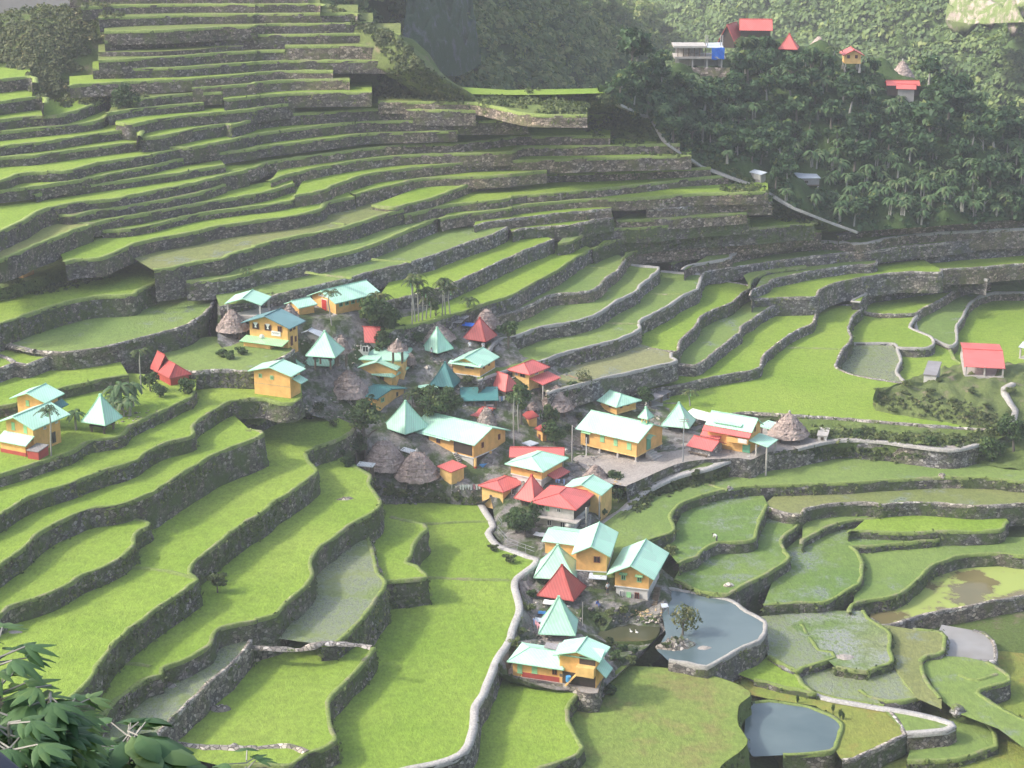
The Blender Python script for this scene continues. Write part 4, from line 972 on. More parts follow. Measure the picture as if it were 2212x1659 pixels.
# wooded spur on the right, scrub on the upper left, far mountains
HB = W3D('1300,222,34 1335,225,33.5 1400,252,30 1440,305,27.2 1520,360,22.6 1640,404,19.5 1720,450,16.5 1850,500,12.1 2000,490,12.1 2212,472,12.1 2520,452,12.1')
HT = W3D('1290,193,35.3 1342,192,35.2 1390,165,35 1450,143,34.6 1510,143,34.2 1560,118,35 1640,98,36 1700,98,36 1760,114,34.8 1860,138,33 1970,172,30.4 2212,280,22.5 2520,400,15')
HK = [p + Vector((10, 45, -16)) for p in HT]
HILL = loft('wooded_spur', [HB, HT, HK], M_JUNGLE, 110, 60, 2.2)
def Y3(s): return [aty(*map(float, tok.split(','))) for tok in s.split()]
loft('ridge_saddle', [W3D('960,206,35.0 1000,203,35.0 1100,205,35.0 1200,204,35.0 1345,200,35.2'), W3D('990,186,35.1 1000,186,35.1 1100,193,35.1 1200,191,35.1 1345,188,35.3'), [p + Vector((0, 30, -30)) for p in W3D('990,186,35.1 1000,186,35.1 1100,193,35.1 1200,191,35.1 1345,188,35.3')]], F_MAT['b'], 40, 10)
MT1 = loft('mountain_slope', [Y3('600,330,360 800,330,400 1000,330,450 1200,300,520 1420,300,640'), Y3('600,90,380 800,90,425 1000,120,480 1200,110,565 1420,110,690'),
                              Y3('600,-160,400 800,-160,450 1000,-160,510 1180,10,600 1420,60,740'), Y3('600,-420,430 800,-400,480 1000,-420,545 1150,-40,640 1420,30,800')], M_JUNGLE, 80, 60, 5)
MT2 = loft('mountain_slope', [Y3('1050,330,860 1300,330,760 1600,330,660 1900,330,590 2300,330,520 2700,330,470'), Y3('1050,100,920 1300,100,820 1600,100,720 1900,100,640 2300,100,570 2700,100,520'),
                              Y3('1050,-130,980 1300,-130,880 1600,-130,780 1900,-130,690 2300,-130,620 2700,-130,570'), Y3('1050,-420,1060 1300,-420,950 1600,-420,850 1900,-420,760 2300,-420,680 2700,-420,630')], M_JUNGLE, 100, 70, 6)
CLF = loft('cliff', [Y3('890,150,418 930,160,432 990,165,452 1040,140,470'), Y3('870,80,420 930,70,434 990,80,456 1030,70,474'), Y3('880,10,430 930,0,446 990,0,468 1020,10,484'), Y3('880,-60,446 930,-60,462 990,-60,484 1020,-60,500')], M_ROCK, 40, 30, 3)
CLF2 = loft('cliff', [Y3('2040,42,555 2100,52,545 2150,50,536 2260,46,515 2400,46,490'), Y3('2050,15,562 2100,12,552 2150,10,543 2260,8,522 2400,8,497'), Y3('2060,-60,590 2100,-60,580 2150,-60,571 2260,-60,548 2400,-60,520')], M_ROCKP, 40, 24, 4)
st = '1300,212,33.9 1335,225,33.2 1400,252,29.8 1440,305,26.9 1520,360,22.4 1640,404,19.3 1720,450,16.3 1850,500,11.9'
loft('grass_bank', [W3D(st), W3D(' '.join('%g,%g,%g' % (float(a) - 75, float(b), float(c) - .35) for a, b, c in (t.split(',') for t in st.split()))),
                    W3D(' '.join('%g,%g,%g' % (float(a) - 230, float(b) + 6, float(c) - 2.2) for a, b, c in (t.split(',') for t in st.split())))], M_BANK, 60, 20, .5)
sh = '660,-40,50.5 700,2,47.6 770,36,46 850,74,44.2 882,106,42.4 916,141,40.4 960,167,38.4 1000,192,36.5 1040,215,34.8 1080,232,33.2'
shp = W3D(sh)
loft('shoulder', [W3D(' '.join('%g,%g,%g' % (float(a) - 110, float(b) + 4, float(c) - 1.0) for a, b, c in (t.split(',') for t in sh.split()))),
                  W3D(' '.join('%g,%g,%g' % (float(a) - 45, float(b) + 5, float(c) - .4) for a, b, c in (t.split(',') for t in sh.split()))), shp, [q + Vector((14, 16, -14)) for q in shp]], M_SCRUB, 70, 24, .5)
loft('near_slope', [[Vector((x, -25, H + 14)) for x in (-90, -20, 60)], [Vector((x, 0, H - 1.65)) for x in (-90, -20, 60)], [Vector((x, 60, H - 40)) for x in (-90, -20, 60)], [Vector((x, 120, H - 79)) for x in (-90, -20, 60)], [Vector((x, 150, H - 105)) for x in (-90, -20, 60)]], M_SCRUB, 50, 40, .15)
BVH = BVHTree.FromPolygons(TRI_V, TRI_F)
def ground_z(x, y):
    h = BVH.ray_cast(Vector((x, y, 400)), Vector((0, 0, -1)))
    return h[0].z if h[0] is not None else 0.0
def hit(U, V):
    d = ray(U, V).normalized()
    h = BVH.ray_cast(Vector((0, 0, H)), d)
    return h[0].copy() if h[0] is not None else onz(U, V, 0)

# ------------------------------------------------------------------ buildings
def corner_frame(crop, C, L, R, h=0.0, zg=None, square=False):
    """plan position of a building from three corners at height h above its ground"""
    Cu, Cv = cr(crop, C); Lu, Lv = cr(crop, L); Ru, Rv = cr(crop, R)
    if zg is None:
        zg = hit(Cu, Cv).z
        if h:
            for _ in range(12):
                p = onz(Cu, Cv, zg + h); zn = ground_z(p.x, p.y); zg = zg * .4 + zn * .6
    z = zg + h
    c, l, r = onz(Cu, Cv, z), onz(Lu, Lv, z), onz(Ru, Rv, z)
    a = math.atan2(c.y - l.y, c.x - l.x); b = math.atan2(r.y - c.y, r.x - c.x) - math.pi / 2
    wl, wr = abs(Cu - Lu), abs(Ru - Cu)
    dlt = (b - a + math.pi) % (2 * math.pi) - math.pi
    yaw = a + dlt * wr / (wl + wr)
    u = Vector((math.cos(yaw), math.sin(yaw), 0)); v = Vector((-u.y, u.x, 0))
    def ext(dv, target):
        lo, hi = .2, 60.0
        s0 = proj(c + dv * lo)[0] - target
        for _ in range(50):
            m = (lo + hi) / 2
            if (proj(c + dv * m)[0] - target) * s0 > 0: lo = m
            else: hi = m
        return lo
    if square:
        best = None
        for k in range(-75, 60):
            th = math.radians(k); u2 = Vector((math.cos(th), math.sin(th), 0)); v2 = Vector((-u2.y, u2.x, 0))
            w2, d2 = ext(-u2, Lu), ext(v2, Ru)
            er = abs(w2 - d2) / max(w2, d2) + .12 * abs((th - yaw + math.pi) % (2 * math.pi) - math.pi)
            if best is None or er < best[0]: best = (er, th, u2, v2, (w2 + d2) / 2)
        _, yaw, u, v, w = best
        return Vector((c.x, c.y, zg)), yaw, w, w
    w = ext(-u, Lu); d = ext(v, Ru)
    return Vector((c.x, c.y, zg)), yaw, w, min(d, 1.6 * w + 4)

def roof_mesh(kind, w, d, h, rise, o, mats, parent, name='roof', x0=None, rl=None, t=.09):
    x0 = -w if x0 is None else x0; x1 = x0 + w
    m = MB(); X0, X1, Y0, Y1 = x0 - o, x1 + o, -o, d + o
    xm, ym = (x0 + x1) / 2, d / 2
    def bar(a, b, r=.07): m.tube([a, b], r, 5, 1)
    if kind == 'gx':
        e = h - o * rise / (d / 2); zr = h + rise
        m.slab([(X0, Y0, e), (X1, Y0, e), (X1, ym, zr), (X0, ym, zr)], t); m.slab([(X0, ym, zr), (X1, ym, zr), (X1, Y1, e), (X0, Y1, e)], t)
        bar((X0, ym, zr + .02), (X1, ym, zr + .02), .10)
        for X in (X0, X1): bar((X, Y0, e - t), (X, ym, zr - t)); bar((X, ym, zr - t), (X, Y1, e - t))
    elif kind == 'gy':
        e = h - o * rise / (w / 2); zr = h + rise
        m.slab([(X0, Y0, e), (xm, Y0, zr), (xm, Y1, zr), (X0, Y1, e)], t); m.slab([(xm, Y0, zr), (X1, Y0, e), (X1, Y1, e), (xm, Y1, zr)], t)
        bar((xm, Y0, zr + .02), (xm, Y1, zr + .02), .10)
        for Y in (Y0, Y1): bar((X0, Y, e - t), (xm, Y, zr - t)); bar((xm, Y, zr - t), (X1, Y, e - t))
        bar((X1, Y0, e - t), (X1, Y1, e - t), .06); bar((X0, Y0, e - t), (X0, Y1, e - t), .06)
    elif kind == 'hip':
        lx, ly = X1 - X0, Y1 - Y0; sl = rise / (min(lx, ly) / 2 - o) if min(lx, ly) / 2 > o else 1
        e = h - o * sl * .8; zr = h + rise
        if rl is None: rl = .55
        if lx >= ly: a, b = Vector((xm - (lx - ly * rl) / 2 * .8, ym, zr)), Vector((xm + (lx - ly * rl) / 2 * .8, ym, zr))
        else: a, b = Vector((xm, ym - (ly - lx * rl) / 2 * .8, zr)), Vector((xm, ym + (ly - lx * rl) / 2 * .8, zr))
        p = [Vector((X0, Y0, e)), Vector((X1, Y0, e)), Vector((X1, Y1, e)), Vector((X0, Y1, e))]
        if lx >= ly: fs = [[p[0], p[1], b, a], [p[1], p[2], b], [p[2], p[3], a, b], [p[3], p[0], a]]; hips = [(p[0], a), (p[1], b), (p[2], b), (p[3], a), (a, b)]
        else: fs = [[p[0], p[1], a], [p[1], p[2], b, a], [p[2], p[3], b], [p[3], p[0], a, b]]; hips = [(p[0], a), (p[1], a), (p[2], b), (p[3], b), (a, b)]
        for f in fs: m.slab(f, t)
        for q, r in hips: bar(q + Vector((0, 0, .02)), r + Vector((0, 0, .02)), .06)
        for k in range(4): bar(p[k] - Vector((0, 0, t)), p[(k + 1) % 4] - Vector((0, 0, t)), .05)
    elif kind == 'pyr':
        zr = h + rise; n = 5; rings = []
        for k in range(n):
            f = k / (n - 1); s = 1 - f * (.955); zz = h + rise * (f * .82 + .18 * f * f) if True else 0
            rings.append([Vector((xm + (X - xm) * s, ym + (Y - ym) * s, zz)) for X, Y in ((X0, Y0), (X1, Y0), (X1, Y1), (X0, Y1))])
        for k in range(n - 1):
            for q in range(4):
                m.slab([rings[k][q], rings[k][(q + 1) % 4], rings[k + 1][(q + 1) % 4], rings[k + 1][q]], t)
        for q in range(4):
            for k in range(n - 1): bar(rings[k][q] + Vector((0, 0, .02)), rings[k + 1][q] + Vector((0, 0, .02)), .075)
            bar(rings[0][q] - Vector((0, 0, t)), rings[0][(q + 1) % 4] - Vector((0, 0, t)), .05)
        s = max(.16, (X1 - X0) * .026); m.box(xm - s, xm + s, ym - s, ym + s, zr - .25, zr + .22, 1)
    elif kind == 'shed':
        m.slab([(X0, Y0, h), (X1, Y0, h), (X1, Y1, h + rise), (X0, Y1, h + rise)], t)
        for a, b in (((X0, Y0, h - t), (X1, Y0, h - t)), ((X0, Y0, h - t), (X0, Y1, h + rise - t)), ((X1, Y0, h - t), (X1, Y1, h + rise - t))): bar(a, b, .05)
    o_ = m.build(name, mats, parent); return o_

def window(parent, face, w, d, t, z0, ww, hh, kind, name='window'):
    """window on face F (front, y=0) or R (right, x=0)"""
    def pl(m, a0, a1, z0, z1, out0, out1, mi=0):
        if face == 'F': m.box(a0, a1, -out1, -out0, z0, z1, mi)
        elif face == 'R': m.box(out0, out1, a0, a1, z0, z1, mi)
    c = (-w + t * w) if face == 'F' else t * d
    a0, a1 = c - ww / 2, c + ww / 2
    m = MB()
    if kind == 's':
        pl(m, a0, a1, z0, z0 + hh, .01, .07); pl(m, a0 - .06, a1 + .06, z0 - .07, z0, .01, .10)
        pl(m, c - .03, c + .03, z0, z0 + hh, .07, .09)
        o = m.build(name, [M_SHUT], parent)
    elif kind == 'D':
        pl(m, a0 - .08, a1 + .08, z0, z0 + hh + .08, .01, .06); pl(m, a0, a1, z0, z0 + hh, .06, .09)
        o = m.build('door', [M_DOORG], parent)
    elif kind == 'E':
        pl(m, a0 - .1, a1 + .1, z0, z0 + hh + .1, .01, .06); o = m.build('door_frame', [M_FRAMEW], parent)
        m2 = MB(); pl(m2, a0, c - .02, z0 + .05, z0 + hh, .06, .10); pl(m2, c + .02, a1, z0 + .05, z0 + hh, .06, .10); m2.build('door', [M_DOORR], o)
    else:
        f = .09; fm = {'d': M_FRAMEW, 'b': M_FRAMEB, 'o': M_WOOD, 'g': M_SHUT}[kind]
        pl(m, a0, a0 + f, z0, z0 + hh, .01, .09); pl(m, a1 - f, a1, z0, z0 + hh, .01, .09)
        pl(m, a0 + f, a1 - f, z0, z0 + f, .01, .085); pl(m, a0 + f, a1 - f, z0 + hh - f, z0 + hh, .01, .085); pl(m, c - f * .4, c + f * .4, z0 + f, z0 + hh - f, .01, .08)
        o = m.build(name, [fm], parent)
        m2 = MB(); pl(m2, a0 + f, c - f * .4, z0 + f, z0 + hh - f, .012, .04); pl(m2, c + f * .4, a1 - f, z0 + f, z0 + hh - f, .012, .04)
        m2.build('pane_or_dark_hole', [M_DARK], o)  # in open holes this dark sheet stands for the shade inside
    return o

HOUSES = {}
def house(name, label, cat, crop, C, L, R, h, roof, rise, over, wm, rm, top=False, stilt=0.0, low=None, lowm='w', wins=(), posts=0, group=None, zg=None, dmax=None):
    h *= S; rise *= S; over *= S; stilt *= S
    loc, yaw, w, d = corner_frame(crop, C, L, R, h if top else 0, zg)
    if dmax: d = min(d, dmax)
    root = empty(name, loc, yaw); tag(root, label, cat, group)
    bot = stilt if stilt else -1.2
    if low: bot = low * S
    m = MB(); m.box(-w, 0, 0, d, bot, h)
    hr = h + rise
    if roof == 'gx':
        m.add([(-w, 0, h), (-w, d, h), (-w, d / 2, hr - .1)], [[0, 2, 1]]); m.add([(0, 0, h), (0, d, h), (0, d / 2, hr - .1)], [[0, 1, 2]])
    if roof == 'gy':
        m.add([(-w, 0, h), (0, 0, h), (-w / 2, 0, hr - .1)], [[0, 1, 2]]); m.add([(-w, d, h), (0, d, h), (-w / 2, d, hr - .1)], [[0, 2, 1]])
    if roof == 'shed':
        m.add([(-w, d, h), (0, d, h), (0, d, hr - .1), (-w, d, hr - .1), (-w, 0, h), (0, 0, h)], [[1, 0, 3, 2], [1, 2, 5], [0, 4, 3]])
    m.build('wall', [WM[wm]], root)
    if low:
        m = MB(); q = .14; m.box(-w + q, -q, q, d - q, -1.2, bot + .01); m.box(-w - .04, .04, -.04, d + .04, bot - .1, bot + .06, 1)
        m.build('lower_wall', [WM[lowm], TRIM['white'] if wm in 'oy' else WM['g']], root)
    if stilt:
        m = MB(); m.box(-w - .05, .05, -.05, d + .05, stilt - .12, stilt + .14); m.build('floor_beam', [WM['y'] if wm in 'oyt' else M_WOOD], root)
        nx, ny = max(2, int(w / 2.6) + 1), max(2, int(d / 2.6) + 1)
        for a in range(nx):
            for b in range(ny):
                if a in (0, nx - 1) or b in (0, ny - 1):
                    m = MB(); X, Y = -w + .15 + (w - .3) * a / (nx - 1), .15 + (d - .3) * b / (ny - 1)
                    m.box(X - .13, X + .13, Y - .13, Y + .13, -.9, stilt - .121); m.box(X - .22, X + .22, Y - .22, Y + .22, -.9, .12)
                    m.build('post', [M_POST], root)
    if roof:
        roof_mesh(roof, w, d, h + .02, rise, over, [RM[rm], TRIM[rm]], root)
    for q in wins: window(root, q[0], w, d, q[1], q[2] * S, q[3] * S, q[4] * S, q[5])
    HOUSES[label] = (root, w, d, h)
    return root, w, d, h

def lean_to(root, x0, x1, y0, y1, zlow, zhigh, rm, name='skirt_roof', side='F', t=.07):
    """small roof against the front (F) or right (R) wall"""
    m = MB(); zlow *= S; zhigh *= S
    if side == 'F': q = [(x0, -y1, zlow), (x1, -y1, zlow), (x1, y0, zhigh), (x0, y0, zhigh)]
    else: q = [(y0, x0, zhigh), (y1, x0, zlow), (y1, x1, zlow), (y0, x1, zhigh)]
    m.slab(q, t)
    for a, b in zip(q, q[1:] + q[:1]): m.tube([Vector(a) - Vector((0, 0, t)), Vector(b) - Vector((0, 0, t))], .05, 5, 1)
    return m.build(name, [RM[rm], TRIM[rm]], root)
def blk(root, name, x0, x1, y0, y1, z0, z1, mat):
    m = MB(); m.box(x0, x1, y0, y1, z0, z1); return m.build(name, [mat], root)

def pyramid_hut(label, crop, C, L, R, eave, rise, rm, cabin='d', group=None, name='pyramid_hut', zg=None):
    """post hut under a four-sided sheet roof; C, L, R are roof corners at eave level"""
    eave *= S; rise *= S
    loc, yaw, w, d = corner_frame(crop, C, L, R, eave, zg, square=True)
    root = empty(name, loc, yaw); tag(root, label, 'hut', group)
    roof_mesh('pyr', w, d, eave, rise, 0, [RM[rm], TRIM[rm]], root)
    k = .24; m = MB()
    m.box(-w + w * k, -w * k, d * k, d - d * k, eave * .62, eave + rise * .45); m.box(-w + w * (k - .06), -w * (k - .06), d * (k - .06), d - d * (k - .06), eave * .55, eave * .62 - .002)
    m.build('cabin', [WM[cabin]], root)
    for a in (k, 1 - k):
        for b in (k, 1 - k):
            m = MB(); m.tube([(-w * a, d * b, -.9), (-w * a, d * b, eave * .55)], .15, 8); m.tube([(-w * a, d * b, eave * .40), (-w * a, d * b, eave * .44)], .34, 10)
            m.build('post', [M_WOOD], root)
    return root, w, d

def thatch_hut(label, crop, apex, left, right, base, eave=.9, dome=.35, group=None, fin=True, sq=.0, zoff=0, name='thatched_hut', yoff=0):
    """hut under a shaggy thatched cone. apex, left, right: roof extremes; base: lowest point of the roof rim"""
    eave *= S
    bu, bv = cr(crop, base); lu = cr(crop, left)[0]; ru = cr(crop, right)[0]; au, av = cr(crop, apex)
    g = hit(bu, bv); zg = g.z + zoff
    for _ in range(10):
        p = onz(bu, bv, zg + eave); zg = .5 * zg + .5 * (ground_z(p.x, p.y) + zoff)
    p = onz(bu, bv, zg + eave)
    dist = (p - cam.location).length
    r = (ru - lu) / 2 / FPX * dist
    c = p + Vector((p.x, p.y, 0)).normalized() * r
    cx = onz((lu + ru) / 2, bv, zg + eave).x - p.x
    c.x += cx
    zt = zat(c.x, c.y, av)
    rise = max(zt - (zg + eave), r * .5)
    root = empty(name, (c.x, c.y, zg)); tag(root, label, 'hut', group)
    n, k = 44, 15; V = []; F = []
    lob = rng.normal(0, 1, n)
    for _ in range(2): lob = (lob + np.roll(lob, 1)) / 2
    for j in range(k):
        f = j / (k - 1)
        rr = r * (1 - f) ** (1 - dome * .62) if f < 1 else 0
        rr = r * ((1 - f) * (1 - dome) + dome * math.sqrt(max(0, 1 - f * f)) * (1 - f * .15)) if dome > 0 else r * (1 - f)
        rr = max(rr, .10 * r * (1 - f) + .02)
        for a in range(n):
            th = 2 * math.pi * a / n
            step = .035 * r * (j % 3 == 0)
            sqk = 1 / max(abs(math.cos(th + .6)), abs(math.sin(th + .6))) if sq else 1
            rad = rr * (1 + sq * (sqk - 1)) * (1 + .03 * lob[a]) + step + rng.normal(0, .018) * r
            V.append((rad * math.cos(th), rad * math.sin(th), eave + rise * f + rng.normal(0, .012) * rise - (.04 * rise if j == 0 else 0) + .03 * rise * lob[a] * (j == 0)))
    F = [[j * n + a, j * n + (a + 1) % n, (j + 1) * n + (a + 1) % n, (j + 1) * n + a] for j in range(k - 1) for a in range(n)]
    V.append((0, 0, eave + rise)); F += [[(k - 1) * n + a, (k - 1) * n + (a + 1) % n, len(V) - 1] for a in range(n)]
    b0 = len(V)                                         # underside
    V += [(.72 * x, .72 * y, eave + .15) for x, y, _ in V[:n]]
    F += [[(a + 1) % n, a, b0 + a, b0 + (a + 1) % n] for a in range(n)] + [[b0 + a for a in range(n)][::-1]]
    rf = link('thatch_roof', mesh('thatch_roof', V, F, [M_THATCH], smooth=False), root)
    # loose straw tufts
    nt = 260; th = rng.random(nt) * 6.283; f = rng.random(nt) ** 1.3 * .9; rr = r * ((1 - f) * (1 - dome) + dome * np.sqrt(1 - f * f)) + .05
    Pp = np.c_[rr * np.cos(th), rr * np.sin(th), eave + rise * f]; Nn = np.c_[np.cos(th), np.sin(th), np.full(nt, .6)] + rng.normal(0, .3, (nt, 3))
    Vq, Fq = quads_leaf(Pp, Nn, rng.uniform(.15, .45, nt), 2.2, .25)
    link('straw_tufts', mesh('straw_tufts', Vq, Fq, [M_THATCH]), root)['kind'] = 'stuff'
    if fin:
        m = MB(); m.tube([(0, 0, eave + rise - .15), (0, 0, eave + rise + .22), (0, 0, eave + rise + .42)], [.16, .20, .07], 8); m.build('finial', [M_POST], root)
    q = r * .52; m = MB(); m.box(-q, q, -q, q, eave * .75, eave + rise * .35); m.build('cabin', [WM['d']], root)
    for a in (-1, 1):
        for b in (-1, 1):
            m = MB(); m.tube([(a * q * .9, b * q * .9, -1.0), (a * q * .9, b * q * .9, eave * .75)], .14, 7); m.build('post', [M_WOOD], root)
    return root, r

# --- upper part of the village
r, w, d, h = house('school_hall', 'long mint roofed hall with a tall red double door, highest in the village', 'hall', 'A', (1785, 652), (1440, 600), (2370, 545), 1.8, 'gy', .95, .5, 'o', 'mint',
    wins=[('F', .52, .06, .95, 1.45, 'E')] + [('R', .12 + .15 * k, .85, .62, .55, 'g') for k in range(6)])
m = MB(); m.box(-w * .72, -w * .28, -.06, -.012, h + .05, h + .42); m.build('name_board', [M_FRAMEW], r)
m = MB(); m.box(-w - .1, .3, -1.1, -.02, -.6, .05); m.build('front_step', [M_POST], r)
house('annex', 'small orange annex with mint gable roof joined to the left of the long hall', 'annex', 'A', (1243, 665), (1072, 610), (1465, 615), 1.15, 'gy', .5, .3, 'o', 'mint')
# open shelter
def open_shelter(name, label, crop, C, L, R, eave, rise, over, rm, roof='gy', post=M_POST, npost=2, group=None, slab=True, zg=None, pr=.13):
    eave *= S; rise *= S; over *= S
    loc, yaw, w, d = corner_frame(crop, C, L, R, eave, zg)
    root = empty(name, loc, yaw); tag(root, label, 'shelter', group)
    roof_mesh(roof, w, d, eave, rise, over, [RM[rm], TRIM[rm]], root)
    for a in range(npost):
        for b in range(2):
            X, Y = -w + .3 + (w - .6) * a / (npost - 1), .3 + (d - .6) * b
            m = MB(); m.box(X - pr, X + pr, Y - pr, Y + pr, -1.0, eave + (rise * Y / d if roof == 'shed' else .04)); m.build('post', [post], root)
    if slab: blk(root, 'floor_slab', -w + .1, -.1, .1, d - .1, -.8, .08, M_POST)
    return root, w, d
open_shelter('open_shelter', 'open sided mint roofed shelter on pillars, upper left of the village', 'A', (680, 512), (150, 490), (822, 402), 1.6, .75, .05, 'mint')
r, w, d, h = house('guest_house', 'two storey orange house with blue green roof and a white sign', 'house', 'A', (1080, 1155), (520, 1110), (1225, 1130), 3.05, 'gy', .95, .75, 'o', 'slate',
    wins=[('F', .17, 1.95, .95, .75, 'b'), ('F', .49, 1.95, .95, .75, 'b'), ('F', .80, 1.95, .6, .75, 'b'), ('R', .3, 2.0, .5, .6, 'b'), ('R', .65, 2.0, .5, .6, 'b'), ('R', .35, .15, .5, 1.2, 'b'), ('R', .75, .4, .4, .7, 'b')])
for t_ in (.17, .49):
    m = MB(); c = -w + t_ * w
    m.add([(c - .42, -.11, h - .25), (c + .42, -.11, h - .25), (c + .10, -.11, h - .78), (c - .10, -.11, h - .78), (c - .2, -.11, h - 1.05), (c + .2, -.11, h - 1.05)], [[0, 3, 2, 1], [3, 4, 5, 2]]); m.build('curtain', [M_WHITE], r)
m = MB(); m.box(-w * .42, -w * .18, -.14, -.03, 1.42 * S, 2.02 * S); sg = m.build('sign_board', [M_FRAMEW], r)
m = MB(); m.box(-w * .40, -w * .20, -.148, -.142, 1.78 * S, 1.83 * S); m.box(-w * .38, -w * .22, -.148, -.142, 1.66 * S, 1.69 * S); m.build('lettering', [M_DARK], sg)
blk(r, 'porch_wall', -w - .2, -w * .33, -1.5, -.012, -1.0, .62 * S, WM['o'])
lean_to(r, -w - .6, .15, .0, 2.0, .72, 1.05, 'lime')
house('small_red_house', 'small house with red gable and pale blue tin roof', 'house', 'A', (1540, 1130), (1240, 1100), (1620, 1080), 1.5, 'gy', .55, .2, 'g', 'tin', wins=[('F', .4, .5, .4, .4, 'o'), ('F', .7, .5, .4, .4, 'o')])
r, w, d, h = house('red_roofed_house', 'wide red roofed house on pale pillars in the upper village', 'house', 'B', (745, 585), (95, 560), (800, 540), 1.5, 'gx', 1.15, .45, 'w', 'red', wins=[('F', .85, .2, .8, .8, 'd')])
roof_mesh('gy', w * .2, d * .5, h + .3, .75, .25, [RM['red'], TRIM['red']], r, 'dormer_roof', x0=-w * .84)
blk(r, 'dormer_wall', -w * .82, -w * .66, .08, d * .4, h * .3, h + .3, WM['y'])
roof_mesh('hip', w * .42, 2.4, h * .72, .55, .15, [RM['red'], TRIM['red']], r, 'porch_roof', x0=-w * .55)
o_ = bpy.data.objects[r.children[-1].name]; o_.location = (0, -2.3, 0)
blk(r, 'balcony', -w * .58, -w * .1, -2.3, -.02, -.35, .55, WM['w'])
for k in range(4):
    X = -w * .56 + w * .45 * k / 3; m = MB(); m.tube([(X, -2.15, -3.2), (X, -2.15, h * .72)], .12, 7); m.build('pillar', [M_POST], r)
P_TWIN = 'twin mint pyramid roofs'
pyramid_hut('rear of the twin mint pyramid roofed huts below the blue green roofed house', 'A', (1770, 1290), (1340, 1280), (1912, 1215), 1.1, 2.6, 'mint', group=P_TWIN)
r, w, d = pyramid_hut('front mint pyramid roofed hut with a dark round hole in its roof', 'A', (1725, 1412), (1305, 1410), (1815, 1330), 1.2, 2.65, 'mint', group=P_TWIN)
s_ = .24; m = MB(); m.tube([(-w * .55, d * .5 * s_ * .98 + .02, 1.2 * S + 2.65 * S * s_ * .80), (-w * .55, d * .5 * s_ * .98 - .12, 1.2 * S + 2.65 * S * s_ * .80 + .05)], .34, 10); m.build('roof_vent', [M_DOORG], r)
r, w, d, h = house('orange_house', 'orange house with sagging mint roof and two small windows above the round paddy', 'house', 'A', (1117, 1915), (588, 1850), (1265, 1850), 3.2, 'gy', .65, .5, 'o', 'mint', zg=T['A']['z'] - .2,
    wins=[('F', .18, 2.25, .42, .48, 'g'), ('F', .5, 2.2, .42, .48, 'g'), ('R', .5, 2.1, .7, .6, 'o')])
lean_to(r, d * .2, d * .9, 0, 1.4, 2.0, 2.5, 'mint', side='R')
blk(r, 'plinth_band', -w - .03, .03, -.03, .0, 1.5 * S, 1.56 * S, WM['t'])
pyramid_hut('small steep mint pyramid roof just behind the sagging mint roofed house', 'A', (1235, 1490), (980, 1500), (1330, 1440), 1.2, 1.3, 'mint')

# --- middle of the village
house('mint_house', 'mint roofed house behind the one with a triangular orange gable', 'house', 'B', (1160, 740), (520, 720), (1272, 630), 2.6, 'hip', .75, .2, 'y', 'mint', top=True)
house('gabled_house', 'mint roofed house with a triangular orange gable in the village middle', 'house', 'B', (1045, 868), (505, 838), (1172, 762), 2.4, 'gy', .85, .2, 'o', 'mint', top=True)
r, w, d, h = house('long_orange_house', 'long orange house with mint roof behind the big thatched cone', 'house', 'B', (985, 1130), (480, 1080), (1190, 1060), 1.5, 'hip', .75, .35, 'o', 'mint', wins=[('F', .22, .75, .4, .5, 'd'), ('F', .72, .7, .6, .5, 'b')])
r, w, d, h = house('teal_house', 'yellow house with dark teal roof and a palm before its windows', 'house', 'B', (760, 1530), (508, 1480), (1165, 1400), 2.1, 'gx', .55, .3, 'o', 'teal',
    wins=[('F', .25, 1.3, .5, .6, 'o'), ('R', .22, 1.25, .6, .55, 'g'), ('R', .75, 1.3, .35, .55, 'o')])
pyramid_hut('pale mint pyramid roofed hut in front of the tall thatched cone', 'B', (1660, 632), (1418, 478), (1893, 568), 1.3, 2.7, 'mint')
pyramid_hut('sharp red pyramid roofed hut with a small dormer near the palms', 'C', (1115, 463), (775, 428), (1285, 375), 1.25, 2.5, 'red')
r, w, d, h = house('two_storey_house', 'two storey orange house with mint roof over a grey slatted lower floor', 'house', 'C', (1032, 1110), (640, 1060), (1252, 1000), 2.75, 'gy', .8, .45, 'o', 'mint', low=1.15, lowm='g',
    wins=[('F', .62, 2.05, 1.3, .42, 'o'), ('R', .25, 1.9, .4, .55, 'b'), ('R', .6, 1.9, .4, .55, 'b')])
lean_to(r, -w - .5, .4, .05, .75, 2.62, 2.85, 'mint')
pyramid_hut('dark teal pyramid roofed hut among the mint roofs', 'C', (640, 1140), (278, 1070), (752, 965), 1.2, 2.6, 'teal')
open_shelter('small_shed', 'small mint lean-to roof beside the dark teal pyramid', 'C', (395, 1172), (112, 1168), (462, 1082), 1.0, .25, .05, 'mint', 'shed', M_WOOD)
r, w, d = open_shelter('teal_stall', 'teal roofed open stall with a white counter', 'C', (1300, 1325), (755, 1335), (1285, 1130), 1.15, .95, .05, 'teal', 'shed', M_WOOD, 4)
blk(r, 'counter', -w * .72, -w * .12, .35, .75, -.5, .5, M_FRAMEW); blk(r, 'back_wall', -w + .2, -.2, d - .5, d - .35, -.5, 1.7, WM['d']); blk(r, 'crate', -w - .1, -w + .75, -.3, .3, -.5, .7, M_WHITE)
r, w, d, h = house('curved_red_house', 'hut with swept red roof and short ridge, left of the outside staircase house', 'hut', 'C', (1412, 1205), (1108, 1090), (1625, 1135), .9, 'hip', 1.75, .0, 'd', 'red', top=True)
